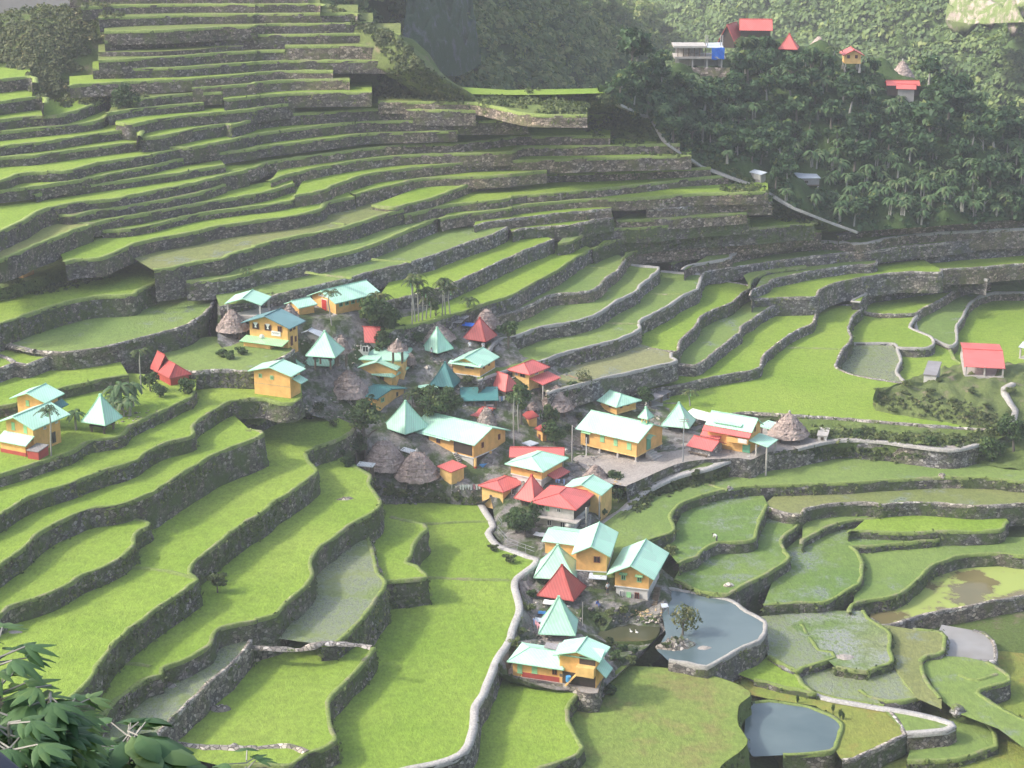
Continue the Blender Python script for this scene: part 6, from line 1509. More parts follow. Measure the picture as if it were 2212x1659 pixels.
def bush(loc, R, crowns=CR_W, label=None, group=None, sz=.85):
    root = empty('bush', loc, R1.uniform(0, 6.28)); tag(root, label, 'bush', group)
    c = link('foliage', R1.choice(crowns), root, (0, 0, R * .45)); c.scale = (R, R, R * sz)
    m = MB(); m.tube([(0, 0, -.4), (R * .1, 0, R * .5)], [.05 * R + .02, .02], 5); m.tube([(0, 0, -.3), (-R * .15, R * .1, R * .5)], [.04 * R + .02, .02], 5); m.build('stems', [M_BARK], root)
    return root
def banana_mesh():
    V = []; F = []; mi = []; at = []
    def strip(P, wv, m, tone):
        for j in range(len(P)):
            t = (P[min(j + 1, len(P) - 1)] - P[max(j - 1, 0)]); s = Vector((-t.y, t.x, 0)); s = s.normalized() if s.length > 1e-4 else Vector((1, 0, 0))
            V.extend([tuple(P[j] - s * wv[j] - Vector((0, 0, wv[j] * .35))), tuple(P[j]), tuple(P[j] + s * wv[j] - Vector((0, 0, wv[j] * .35)))])
        b = len(V) - 3 * len(P)
        for j in range(len(P) - 1):
            for q in (0, 1): F.append([b + 3 * j + q, b + 3 * j + q + 1, b + 3 * j + 4 + q, b + 3 * j + 3 + q]); mi.append(m); at.append(min(1, max(0, tone + R1.gauss(0, .06))))
    for s in range(R1.randint(2, 3)):
        bx, by = R1.uniform(-.7, .7), R1.uniform(-.7, .7); hh = R1.uniform(1.7, 2.7)
        m = MB(); m.tube([(bx, by, -.4), (bx * 1.05, by * 1.05, hh)], [.17, .10], 6); b = len(V); V.extend(m.v); F.extend([[i + b for i in f] for f in m.f]); mi.extend([1] * len(m.f)); at.extend([.5] * len(m.f))
        for k in range(8):
            a = k * .785 + R1.uniform(-.3, .3); L = R1.uniform(1.5, 2.3); up = R1.uniform(.25, 1.1); P = []
            for j in range(6):
                f = j / 5; P.append(Vector((bx + math.cos(a) * L * f * (1 - .12 * f), by + math.sin(a) * L * f * (1 - .12 * f), hh + L * (up * f - (.55 + up * .75) * f * f))))
            strip(P, [.04, .22, .30, .30, .22, .03], 0, R1.uniform(.25, .85))
    return mesh('banana_plant', V, F, [L_BANA, M_BARKP], midx=mi, attr=at)
BAN = [banana_mesh() for _ in range(5)]
def banana(loc, s, label, group):
    o = link('banana_plant', R1.choice(BAN), None, loc); o.scale = (s, s, s); o.rotation_euler = (0, 0, R1.uniform(0, 6.28)); tag(o, label, 'banana plant', group); return o
def palm_crown_mesh(nf=11, L=1.0, droop=1.0, wid=.20):
    V = []; F = []; at = []
    for k in range(nf):
        a = k * 2.399 + R1.uniform(-.2, .2); up = R1.uniform(.1, 1.0); ll = L * R1.uniform(.8, 1.1); ns = 9; tone = R1.uniform(.2, .75); P = []
        for j in range(ns):
            f = j / (ns - 1); P.append(Vector((math.cos(a) * ll * f * (1 - .15 * f), math.sin(a) * ll * f * (1 - .15 * f), ll * (up * f - (.35 + up * .75) * droop * f * f))))
        s = Vector((-math.sin(a), math.cos(a), 0))
        for j in range(ns - 1):
            for q in (-1, 1):
                wj = wid * ll * (1 - .55 * j / ns) * R1.uniform(.8, 1.1); t = (P[j + 1] - P[j])
                b = len(V); V.extend([tuple(P[j]), tuple(P[j] + t * .75), tuple(P[j] + t * 1.1 + s * q * wj - Vector((0, 0, wj * .55))), tuple(P[j] + t * .35 + s * q * wj * .95 - Vector((0, 0, wj * .55)))])
                F.append([b, b + 1, b + 2, b + 3]); at.append(min(1, max(0, tone + R1.gauss(0, .1))))
    return mesh('fronds', V, F, [L_PALM], attr=at)
PCR = [palm_crown_mesh() for _ in range(4)]; CCR = [palm_crown_mesh(15, 1.0, .8, .16)]
PTK = []
for _ in range(3):
    m = MB(); b_ = R1.uniform(-.02, .02); m.tube([(0, 0, -.1), (b_, 0, .3), (b_ * 2, b_, .7), (b_, b_, 1.0)], [.012, .0105, .0095, .0085], 7); PTK.append(mesh('trunk', m.v, m.f, [M_BARKP]))
def palm(cu, cv, bu, bv, L, label, group=None, thick=1.0, zg=None, crowns=PCR):
    g = hit(bu, bv) if zg is None else onz(bu, bv, zg)
    z = zat(g.x, g.y, cv); ht = max(z - g.z, 1.5)
    root = empty('palm_tree', g, R1.uniform(0, 6.28)); tag(root, label, 'palm', group)
    t = link('trunk', R1.choice(PTK), root); t.scale = (10 * thick, 10 * thick, ht)
    c = link('fronds', R1.choice(crowns), root, (0, 0, ht)); c.scale = (L, L, L)
    m = MB(); m.tube([(0, 0, ht - .9 * L * .5), (0, 0, ht + .05)], [.11 * thick, .08 * thick], 7); m.build('crownshaft', [M_SHUT], root)
    return root
PG = 'tall slender palms behind the village'
for (cx_, cy_, bx_, by_) in [(1330, 770, 1345, 1270), (1395, 720, 1380, 1235), (1450, 790, 1405, 1220), (1500, 850, 1440, 1205), (1430, 860, 1470, 1190), (1490, 930, 1500, 1170), (1640, 760, 1640, 1160), (1690, 840, 1685, 1150), (1600, 800, 1610, 1150)]:
    palm(553 + cx_ / 4, 414.75 + cy_ / 4, 553 + bx_ / 4, 414.75 + by_ / 4, 1.75 * S, 'tall slender palm in the row behind the thatched cone and pale mint pyramid', PG)
for (c_, r_, cx_, cy_, bx_, by_, L, lb) in [(1, 1, 650, 860, 655, 1150, 1.7, 'palm standing in front of the red double door of the long hall'),
        (1, 1, 1040, 890, 1045, 1080, 1.6, 'palm left of two at the right end of the long mint hall'), (1, 1, 1130, 900, 1110, 1090, 1.5, 'palm right of two at the right end of the long mint hall'),
        (1, 1, 1850, 930, 1850, 1080, 1.8, 'bushy palm left of the thatched hut behind the red pyramid'), (1, 1, 2140, 930, 2140, 1080, 1.2, 'short palm on the path right of the thatched hut behind the red pyramid'),
        (0, 1, 2150, 670, 2145, 830, 1.1, 'lone small palm on the paddy above the open mint shelter'), (0, 1, 1215, 1370, 1228, 1740, 1.6, 'leaning palm just left of the winged red house'),
        (0, 2, 425, 225, 442, 630, 1.6, 'palm with pale trunk before the left edge orange houses'), (1, 1, 120, 880, 130, 960, 1.1, 'small palm right of the open mint shelter'),
        (1, 2, 1030, 100, 1030, 210, 1.1, 'small yellowish palm before the teal roofed house windows'), (1, 2, 1330, 90, 1340, 230, 1.5, 'feathery palm right of the teal roofed house'),
        (2, 2, 1530, 60, 1540, 190, 1.6, 'dark palm among the rusty sheds by the bright field'), (2, 2, 30, 110, 20, 600, 1.3, 'very tall thin palm right of the big yellow house'), (2, 2, 55, 130, 60, 420, 1.2, 'thin palm beside the very tall one right of the big yellow house'),
        (2, 0, 1980, 340, 2005, 540, 2.6, 'broad palm on the spur right of the blue tarpaulin'), (3, 0, 560, 420, 565, 640, 1.8, 'palm left of the small yellow hut on the spur'), (3, 0, 455, 450, 455, 590, 1.4, 'palm in front of the pale thatched cone on the spur')]:
    palm(553 * c_ + cx_ / 4, 414.75 * r_ + cy_ / 4, 553 * c_ + bx_ / 4, 414.75 * r_ + by_ / 4, L * S, lb)

VT = [(793, 992, 2.3, 7.0, CR_TD, 'dense dark tree left of the big thatched cones'), (770, 1000, 1.6, 3.2, CR_TD, 'lower tree under the dense dark tree by the curved wall'),
      (808, 722, 2.3, 4.6, CR_TD, 'leafy tree right of the wide red roofed house'), (838, 742, 2.0, 4.0, CR_TD, 'darker tree left of the slender palms'), (826, 770, 1.7, 2.8, CR_T, 'low tree between the red house and the small thatched cone'), (868, 745, 1.5, 2.6, CR_T, 'shrubby tree under the slender palms'),
      (935, 905, 2.0, 3.4, CR_TD, 'round tree above the mint roof of the big yellow house'), (965, 902, 1.9, 3.2, CR_TD, 'second round tree left of the teal stall'), (905, 880, 1.3, 2.4, CR_T, 'small tree below the mint lean-to roof'),
      (1098, 752, 1.5, 3.4, CR_T, 'round tree at the right edge of the upper village'), (905, 750, 1.0, 1.9, CR_T, 'small tree before the pale mint pyramid'), (940, 700, .8, 2.8, CR_T, 'thin tree behind the tall thatched cone'),
      (1125, 915, 2.0, 4.6, CR_T, 'tree with bare pale stems right of the pointed thatched cone'), (1190, 918, 1.6, 2.2, CR_T, 'yellow green shrub tree right of the orange outhouses'), (1197, 962, 1.7, 2.4, CR_TD, 'dark shrub tree left of the church'),
      (1262, 862, 1.4, 3.4, CR_L, 'thin leafed tree before the faded red roof'), (1235, 872, 1.5, 2.6, CR_T, 'small tree left of the square orange house'), (1215, 880, 1.3, 2.2, CR_T, 'bush tree beside the broad grey thatched roof'),
      (1395, 880, 1.3, 2.2, CR_TD, 'dark bushy tree behind the church belfry'), (1572, 965, 1.2, 2.9, CR_T, 'tree before the red skirt roof of the tall house'), (1135, 1160, 1.9, 2.9, CR_TD, 'leafy tree left of the grey house'), (1115, 1150, 1.6, 2.5, CR_TD, 'leafy tree beside the path bend'), (1155, 1130, 1.4, 2.4, CR_T, 'tree under the red pyramid with the triangular opening'),
      (1330, 1060, 1.2, 2.3, CR_TD, 'creeper covered tree at the corner of the church yard'), (1335, 1085, 1.0, 1.6, CR_T, 'creeper below the church yard corner'), (1405, 1195, 1.5, 2.6, CR_T, 'yellow green tree right of the lowest cluster'), (1475, 1372, 1.9, 2.6, CR_L, 'loose airy tree on the islet in the blue pond'),
      (2135, 990, 2.0, 2.6, CR_TD, 'dark bush tree at the right below the winding steps'), (2190, 975, 2.2, 4.0, CR_TD, 'large dark tree at the right frame edge'), (470, 1280, 1.3, 1.9, CR_W, 'bush standing against the curving wall at lower left'), (325, 1108, 1.6, 1.9, CR_L, 'yellow green bush on the wall of the left paddies'),
      (460, 690, 1.0, 2.0, CR_TD, 'tree at the paddy corner left of the open mint shelter'), (270, 232, 2.3, 2.4, CR_TD, 'dark round bush high on the left slope'), (400, 850, 1.2, 1.5, CR_T, 'small round bush right of the winged red house'), (325, 845, 1.2, 2.0, CR_T, 'bush left of the winged red house'), (345, 858, 1.0, 1.4, CR_TD, 'dark bush below the winged red house')]
for (U, V, R, ht, cs, lb) in VT: tree(hit(U, V), R * S, ht * S, cs, TRK, lb)
BG = 'banana plants on the left'
for (U, V, s) in [(262, 890, 1.25), (243, 897, 1.1), (285, 880, 1.2), (168, 925, .9), (275, 900, .9)]: banana(hit(U, V), s, 'banana plant between the lone mint pyramid and the winged red house', BG)
GB = 'low bushes in the village'
spots = [(735, 985), (752, 1005), (720, 920), (690, 890), (665, 905), (1105, 870), (1010, 830), (985, 870), (860, 905), (1150, 990), (1250, 905), (1230, 930), (1265, 935), (1300, 1110), (1345, 1075), (1395, 1062), (1450, 1045), (1500, 1035), (1560, 1020), (1640, 1010), (1690, 1000), (1760, 985), (1820, 985),
         (1065, 1190), (1100, 1215), (1170, 1260), (1150, 1290), (1140, 1320), (1125, 1370), (1110, 1400), (1320, 1400), (1345, 1405), (1370, 1410), (1395, 1420), (1330, 1425), (1365, 1430), (1285, 1340), (1300, 1350), (1320, 1330), (1345, 1325), (1420, 1395), (1440, 1400), (1460, 1395), (840, 1070), (815, 1060), (800, 1045), (870, 1075), (905, 1082), (960, 1080), (1310, 1500), (1290, 1520),
         (500, 775), (480, 770), (520, 765), (600, 870), (650, 893), (610, 885), (1850, 945), (1900, 950), (1950, 955), (2010, 960), (2060, 960), (1860, 975), (1920, 985), (1990, 990), (2050, 1000), (1380, 1180), (1430, 1215), (1450, 1195), (590, 905), (640, 905)]
for (U, V) in spots:
    R = R1.uniform(.55, 1.15) * S
    bush(hit(U, V), R, R1.choice([CR_W, CR_T, CR_W]), 'low leafy bush among the houses and banks of the village', GB, R1.uniform(.6, .95))
for (U, V, R) in [(1900, 850, .9), (1960, 835, 1.0), (2010, 850, .9), (2060, 870, .8), (2100, 850, .9), (1930, 890, .7), (2090, 900, .8), (2130, 880, .7), (2180, 850, 1.0), (2000, 890, .6), (2150, 930, .8), (2030, 825, .6)]:
    bush(hit(U, V), R * S, CR_W, 'green shrub on the knoll below the red shelter', 'shrubs on the knoll', .6)

# wooded spur: trees and banana plants one by one
HG_ = HILL
HOLES = [(cr('L', (310, 530)), cr('L', (1120, 960))), (cr('M', (60, 160)), cr('M', (460, 400))), (cr('M', (590, 350)), cr('M', (940, 620))), (cr('M', (1330, 520)), cr('M', (1690, 790))), (cr('M', (1290, 840)), cr('M', (1770, 1070))), (cr('L', (1880, 380)), cr('L', (2210, 590))), (cr('L', (1010, 190)), cr('L', (1300, 420))), (cr('L', (1330, 150)), cr('L', (1800, 260))), ((1595, 345), (1660, 400)), ((1720, 360), (1775, 415))]
def hidden_by(P, ht, R):
    U, V = proj(P); U2, V2 = proj(P + Vector((0, 0, ht))); k = FPX / (P - cam.location).length * R
    for (a, b) in HOLES:
        if U + k * .8 > a[0] and U - k * .8 < b[0] and V2 < b[1] - 4 and V > a[1]:
            return V > b[1] - 2 or V > a[1] + 6
    return False
placed = []
nt = nb = 0
for _ in range(2600):
    j = R1.uniform(0, 29); i = R1.uniform(0, 88); P = Vector(HG_[int(j)][int(i)]) + Vector((R1.uniform(-1, 1), R1.uniform(-1, 1), 0))
    U, V = proj(P)
    if not (1330 < U < 2240) or V > 520: continue
    if U < 1560 and V > 330: continue
    base_line = np.interp(U, [1330, 1400, 1440, 1520, 1640, 1720, 1850, 2212], [222, 252, 305, 360, 404, 450, 496, 470])
    if V > base_line - 4: continue
    ban = (V > 330 and U > 1690 and R1.random() < .66) or R1.random() < .12
    R = R1.uniform(1.2, 1.9) if ban else R1.choice([1.5, 1.9, 2.3, 2.8, 3.3]) * R1.uniform(.85, 1.1) * (1.25 if U > 1950 else 1)
    ht = R * R1.uniform(1.5, 2.1)
    if any((P - q).length < (R + r2) * .60 for q, r2 in placed): continue
    if hidden_by(P, ht, R): continue
    if ban and nb < 150:
        nb += 1; placed.append((P, R)); low = V > 330 and U > 1690
        banana(P, R * .62, 'banana plant in the big grove at the foot of the spur' if low else 'banana plant scattered among trees higher on the spur', 'banana grove at the foot of the spur' if low else 'banana plants among the spur trees')
    elif not ban and nt < 210:
        nt += 1; placed.append((P, R))
        tree(P, R, ht, CR_J, TRKP if R1.random() < .3 else TRK, 'leafy tree on the left half of the wooded spur' if U < 1700 else ('leafy tree on the right half of the wooded spur' if U > 1950 else 'leafy tree in the middle of the wooded spur'), 'trees on the wooded spur, left' if U < 1700 else ('trees on the wooded spur, right' if U > 1950 else 'trees on the wooded spur, middle'))
def scatter(name, G, mat, n, size, cl, urange, vrange, kind='stuff', label=None, up=.6, spread=1.0, lift=.5, jrange=None, holes=False, cut=()):
    """leaf clumps spread over a lofted slope, as one mesh"""
    Ps = []; nv, nu = G.shape[:2]; tries = 0
    while len(Ps) < n and tries < n * 30:
        tries += 1
        j = R1.uniform(0, (jrange or nv - 1.001)); i = R1.uniform(0, nu - 1.001); a, b = int(j), int(i); fj, fi = j - a, i - b
        P = G[a][b] * (1 - fj) * (1 - fi) + G[a + 1][b] * fj * (1 - fi) + G[a][b + 1] * (1 - fj) * fi + G[a + 1][b + 1] * fj * fi
        U, V = proj(P)
        if not (urange[0] < U < urange[1] and vrange[0] < V < vrange[1]): continue
        if any(a < U < b and c < V < d and R1.random() < .6 for a, b, c, d in cut): continue
        if holes and hidden_by(Vector(P), 1.5, 1.0): continue
        Ps.append(P)
    Ps = np.array(Ps); m = len(Ps)
    rr = spread * rng.uniform(.55, 1.35, m); tone = np.clip(rng.normal(.45, .2, m), 0, 1)
    d = rng.normal(0, 1, (m, cl, 3)); d[:, :, 2] = np.abs(d[:, :, 2]) * .9 + .05; d /= np.linalg.norm(d, axis=2, keepdims=True)
    C = Ps[:, None] + (0, 0, lift) + d * rr[:, None, None] * rng.uniform(.7, 1.05, (m, cl, 1)) * (1, 1, .85)
    Nn = d + rng.normal(0, .4, d.shape) + (0, 0, up * .5)
    V, F = quads_leaf(C.reshape(-1, 3), Nn.reshape(-1, 3), size * (rr[:, None] / spread * rng.uniform(.6, 1.3, (m, cl))).ravel(), 1.5, .1)
    tt = np.clip(np.repeat(tone, cl) + rng.normal(0, .13, m * cl), 0, 1)
    o = recentred(name, V, F, mat, attr=tt); tag(o, label, None, None, kind); return o
scatter('undergrowth', HILL, L_JUNG, 3200, .55, 12, (1310, 2300), (90, 520), spread=.8, lift=.1, jrange=30, holes=True)
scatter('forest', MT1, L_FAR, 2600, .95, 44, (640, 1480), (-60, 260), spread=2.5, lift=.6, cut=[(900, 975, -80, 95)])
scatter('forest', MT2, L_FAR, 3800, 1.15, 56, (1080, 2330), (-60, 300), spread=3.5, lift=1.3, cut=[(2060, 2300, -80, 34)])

# scrub on the shoulder and stairway slope: leaf clumps where the ground is not terraced
def scrub_along(name, mat, line, n, width, size, cl, spread, seed=0):
    Ps = []
    L = pts(line) if isinstance(line, str) else line
    for _ in range(n):
        k = R1.randrange(len(L) - 1); f = R1.random(); U = L[k][0] * (1 - f) + L[k + 1][0] * f + R1.gauss(0, width); V = L[k][1] * (1 - f) + L[k + 1][1] * f + R1.gauss(0, width * .55)
        Ps.append(tuple(hit(U, V)))
    Ps = np.array(Ps); Ps = Ps[Ps[:, 1] < 460]; m = len(Ps)
    rr = spread * rng.uniform(.5, 1.3, m); d = rng.normal(0, 1, (m, cl, 3)); d[:, :, 2] = np.abs(d[:, :, 2]) * .9; d /= np.linalg.norm(d, axis=2, keepdims=True)
    C = Ps[:, None] + d * rr[:, None, None] * rng.uniform(.6, 1.0, (m, cl, 1)); tone = np.clip(rng.normal(.45, .22, m), 0, 1)
    V, F = quads_leaf(C.reshape(-1, 3), (d + rng.normal(0, .4, d.shape) + (0, 0, .3)).reshape(-1, 3), size * rng.uniform(.6, 1.3, m * cl), 1.6, .1)
    tag(recentred(name, V, F, mat, attr=np.clip(np.repeat(tone, cl) + rng.normal(0, .12, m * cl), 0, 1)), kind='stuff')
scrub_along('scrub', L_WEED, '20 0,860 200,880 450,890 700,910 900,940 1100,980 1250,1020', 260, 14, .40, 20, .75)
scrub_along('scrub', L_WEED, '20 560,1080 800,1070 1050,1110 1250,1140 1400,1200 1500,1270 1550,1330', 170, 12, .36, 18, .6)
scrub_along('scrub', L_WEED, '20 1600,1330 1800,1480 2000,1580 2150,1640', 90, 14, .34, 16, .55)
scrub_along('scrub', L_WEED, '20 1900,1640 2150,1700 31 60,80 200,180 380,260', 110, 16, .36, 18, .55)
scrub_along('scrub', L_WEED, '32 350,420 700,440 1000,460 1300,470 1600,500 1800,470 2000,390', 420, 13, .34, 14, .5)
scrub_along('scrub', L_WEED, '32 150,640 500,600 800,600 1200,640 1600,650 1900,640', 330, 12, .34, 14, .5)
scrub_along('scrub', L_WEED, '22 1050,1080 1250,940 1500,860 1750,800 1950,720', 200, 9, .34, 16, .5)
scrub_along('scrub', L_WEED, '12 1150,900 1300,1000 1500,960 1750,990 1950,1010', 90, 9, .32, 14, .45)
scrub_along('scrub', L_SCRUB, '32 1000,150 1300,180 1600,240 1800,280 2050,340', 200, 22, .28, 12, .4)
def scrub_poly(name, mat, poly, n, size, cl, spread):
    us = [a for a, _ in poly]; vs = [b for _, b in poly]; L = []
    while len(L) < n:
        U, V = R1.uniform(min(us), max(us)), R1.uniform(min(vs), max(vs))
        if inside(U, V, poly): L += [(U, V)]
    L2 = []
    for a in L: L2 += [a, a]
    Ps = np.array([tuple(hit(*a)) for a in L]); Ps = Ps[Ps[:, 1] < 460]; m = len(Ps)
    rr = spread * rng.uniform(.4, 1.5, m); d = rng.normal(0, 1, (m, cl, 3)); d[:, :, 2] = np.abs(d[:, :, 2]) * .9; d /= np.linalg.norm(d, axis=2, keepdims=True)
    C = Ps[:, None] + d * rr[:, None, None] * rng.uniform(.6, 1.0, (m, cl, 1)); tone = np.clip(rng.normal(.45, .24, m), 0, 1)
    V, F = quads_leaf(C.reshape(-1, 3), (d + rng.normal(0, .4, d.shape) + (0, 0, .3)).reshape(-1, 3), size * rng.uniform(.6, 1.3, m * cl), 1.6, .1)
    tag(recentred(name, V, F, mat, attr=np.clip(np.repeat(tone, cl) + rng.normal(0, .12, m * cl), 0, 1)), kind='stuff')
scrub_poly('scrub', L_SCRUB, [(-40, -20), (255, -20), (235, 20), (290, 30), (200, 62), (232, 80), (180, 100), (205, 118), (150, 128), (178, 152), (110, 168), (160, 190), (120, 205), (150, 222), (80, 215), (60, 190), (40, 150), (-40, 130)], 1500, .38, 22, .75)
scrub_poly('scrub', L_SCRUB, [(150, 195), (300, 190), (320, 215), (300, 235), (200, 228), (120, 235)], 170, .36, 20, .65)
scrub_poly('scrub', L_SCRUB, [(690, 5), (760, 30), (850, 75), (890, 110), (940, 160), (1000, 205), (1010, 240), (900, 225), (800, 205), (820, 165), (850, 140), (820, 110), (800, 75), (760, 60)], 420, .40, 20, .7)
scrub_poly('scrub', L_WEED, [(1010, 205), (1340, 205), (1400, 250), (1380, 285), (1240, 262), (1150, 240), (1020, 232)], 330, .40, 22, .75)
scrub_poly('scrub', L_WEED, [(1180, 262), (1400, 265), (1450, 310), (1500, 370), (1400, 345), (1300, 300)], 160, .34, 18, .55)
scrub_poly('scrub', L_WEED, [(1560, 395), (1640, 410), (1760, 470), (1800, 500), (1700, 480), (1560, 440)], 170, .34, 18, .6)
scrub_poly('scrub', L_WEED, [(0, 590), (60, 610), (140, 590), (235, 560), (240, 600), (150, 625), (0, 650)], 190, .32, 18, .6)
# stone stairway beside the terraces
lp2 = [onz(U, V, (z + .3) * S) for U, V, z in ((1335, 225, 33.2), (1400, 252, 29.8), (1440, 305, 26.9), (1480, 335, 24.7), (1520, 360, 22.4), (1580, 382, 20.9), (1640, 404, 19.3), (1720, 450, 16.3), (1800, 482, 13.5), (1850, 500, 11.9))]
ribbon('stone_path', lp2, 1.0, M_COPEW, .15)
ribbon('stone_path', [hit(U, V) + Vector((0, 0, .12)) for U, V in pts('32 2120,5 2040,50 2060,110 2100,190 2135,240 2120,310 2110,370')], 1.0, M_COPEW, .2)
def at(P, Q, f): return P + (Q - P) * f
# low mud and stone heaps
def boulder(loc, r, label, mat=None, group=None, sq=.7, name='boulder'):
    bm = bmesh.new(); bmesh.ops.create_icosphere(bm, subdivisions=3, radius=1)
    a = [R1.uniform(1, 3) for _ in range(6)]
    for v in bm.verts:
        p = v.co; k = 1 + .16 * math.sin(p.x * a[0] * 1.7 + a[3]) + .14 * math.sin(p.y * a[1] * 2.1 + a[4]) + .10 * math.sin(p.z * a[2] * 2.7 + a[5]); v.co = Vector((p.x * k * r, p.y * k * r * .85, p.z * k * r * sq))
    me = bpy.data.meshes.new(name); bm.to_mesh(me); bm.free(); me.materials.append(mat or M_COPE)
    for p in me.polygons: p.use_smooth = True
    o = link(name, me, None, loc); tag(o, label, 'rock', group); return o
for (U, V, r, lb) in [(1660 + 1500 / 4, 829.5 + 800 / 4, .55, 'grey boulder lying on the wall below the wide green strip at the right'), (1106 + 1880 / 4, 829.5 + 905 / 4, .42, 'pale round stone on the bund below the church path'), (1106 + 1880 / 4, 1244 + 85 / 4, .5, 'pale upright rock on the bund above the blue pond'),
                      (553 - 553 + 2030 / 4, 1244 + 1470 / 4, .35, 'pinkish stone on the stony bund near the bottom left'), (55, 1244 + 360 / 4, .35, 'rounded stone at the wall foot by the left edge'), (1659 + 1640 / 4, 1244 + 1170 / 4, .8, 'grey rock heap at the lower right path bend'), (1106 + 480 / 4, 414.75 + 60 / 4 + 40, .4, 'stone block on the wall above the village palms'), (445, 829.5 + 1350 / 4 + 60, .3, 'small stone in the lower left paddies')]:
    boulder(hit(U, V), r * S, lb)
def heap(line, zid, label, w=.8, h=.5, name='stone_heap', mat=M_COPE):
    e = smooth_line([onz(U, V, T[zid]['z']) for U, V in pts(line)], .3, .05); n = len(e); nr = line_normals(e); m = 7; G = np.zeros((n, m, 3))
    for j in range(m):
        o = (j / (m - 1) * 2 - 1); env = np.sin(np.linspace(.12, math.pi - .12, n)); G[:, j, :2] = e + nr * (o * w) * env[:, None]; G[:, j, 2] = T[zid]['z'] - .06 + h * (1 - o * o) * env * (1 + rng.normal(0, .3, n))
    o = recentred(name, G.reshape(-1, 3), grid_faces(n, m)[:, ::-1], mat); tag(o, label, 'stone heap'); return o
heap('12 690,1000 760,996 850,990', 'S' if False else 'N1', 'small dark stone heap in the bright paddy below the big thatched cones', .5, .35)
heap('03 1380,930 1450,945 1530,955', 'MFL', 'reddish stone heap sticking into the murky strip at lower left', .7, .5)
heap('03 1800,1140 1900,1155 2000,1155', 'BM', 'pointed stone heap at the foot of the wall near the bottom', .7, .6)
heap('33 560,690 640,700 750,700', 'F4', 'brown mud ring in the reedy wet field at lower right', 1.0, .3, 'mud_heap', F_MAT['e'])
heap('12 1195,100 1300,110 1480,100', 'CF', 'triangular stone slope in the bright field below the bund', .1, .05) if False else None
heap('23 1600,630 1660,620 1730,620', 'W1', 'brown mud spit in the blue pond', .7, .25, 'mud_heap', F_MAT['e'])
heap('23 1240,620 1350,610 1500,600 1590,590', 'W1', 'grey stone islet edge beside the airy tree in the pond', 1.4, 1.0)
heap('03 60,480 130,485 210,488', 'S', 'pale mud patch at the wall foot by the left edge', .6, .12, 'mud_heap', F_MAT['e'])

# poles, railing, laundry, clutter
def pole(name, label, c, top, bot, r, mat, arms=()):
    bu, bv = cr(c, bot); g = hit(bu, bv); z = zat(g.x, g.y, cr(c, top)[1]); h = z - g.z
    root = empty(name, g); tag(root, label, 'pole'); m = MB(); m.tube([(0, 0, -.6), (0, 0, h)], [r, r * .75], 8); m.build('shaft', [mat], root)
    for zz in arms: m = MB(); m.box(-.7, .7, -.05, .05, h - zz - .05, h - zz + .05); m.build('crossarm', [M_POST], root)
    return root
pole('pole', 'pale twin bamboo pole left of the church', 'G', (140, 520), (140, 1050), .11, M_POST)
pole('utility_pole', 'tall grey utility pole with crossarms in the church yard', 'G', (1790, 400), (1775, 1060), .10, M_METAL, (.35, .7))
pole('pole', 'short white post before the church side door', 'G', (350, 700), (350, 960), .10, M_FRAMEW)
pole('pole', 'thin grey pole by the duck pond', 'J', (1305, 30), (1290, 380), .05, M_POST)
def railing():
    L = [(1090, 1176), (1108, 1185), (1146, 1200), (1168, 1206)]
    P = [onz(U, V, -2.0 * S) + Vector((.45, .25, 0)) for U, V in [(1068, 1127), (1077, 1140), (1068, 1153), (1090, 1178), (1110, 1187), (1147, 1200)]]
    root = empty('railing', P[0]); tag(root, 'dark wire railing along the pale concrete path', 'railing'); P = [p - P[0] for p in P]
    for zz in (.5, 1.0): m = MB(); m.tube([p + Vector((0, 0, zz)) for p in P], .03, 5); m.build('rail', [M_METAL], root)
    for a, b in zip(P, P[1:]):
        n = max(1, int((b - a).length / 1.2))
        for k in range(n): q = at(a, b, k / n); m = MB(); m.tube([q + Vector((0, 0, -.5)), q + Vector((0, 0, 1.05))], .035, 5); m.build('post', [M_METAL], root)
railing()
def laundry(label, c, p0, p1, n, cols, hh=.9):
    a = hit(*cr(c, p0)); b = hit(*cr(c, p1)); a.z = b.z = min(a.z, b.z) if abs(a.z - b.z) > 1 else (a.z + b.z) / 2
    root = empty('laundry_line', a); tag(root, label, 'laundry'); d = b - a
    for f in (0, 1): m = MB(); m.tube([d * f + Vector((0, 0, -.5)), d * f + Vector((0, 0, 1.7))], .04, 5); m.build('prop', [M_WOOD], root)
    m = MB(); m.tube([Vector((0, 0, 1.65)), d * .5 + Vector((0, 0, 1.5)), d + Vector((0, 0, 1.65))], .012, 4); m.build('line', [M_METAL], root)
    for k in range(n):
        f = (k + .5) / n; wq = d.length / n * .42; o = d * f; t = d.normalized(); L = hh * R1.uniform(.6, 1.1); V = []
        for q in range(4):
            for s in range(4): V.append(tuple(o + t * wq * (s / 1.5 - 1) * (1 - .12 * q) + Vector((R1.gauss(0, .03), R1.gauss(0, .05), 1.55 - L * q / 3))))
        link('garment', mesh('garment', V, grid_faces(4, 4), [R1.choice(cols)]), root)
M_PINK = plain('cloth_pink', (.62, .30, .36)); M_CBLUE = plain('cloth_blue', (.20, .30, .55)); M_CDARK = plain('cloth_dark', (.06, .06, .08))
laundry('white washing on a line right of the yellow stilt hut', 'E', (1610, 1390), (1930, 1400), 8, [M_WHITE, M_WHITE, M_PINK])
laundry('white washing on a line before the broad grey thatched roof', 'D', (620, 1010), (960, 1060), 8, [M_WHITE, M_WHITE, M_CDARK])
laundry('short washing line beside the teal stall', 'C', (1310, 1410), (1400, 1420), 3, [M_WHITE, M_CBLUE])
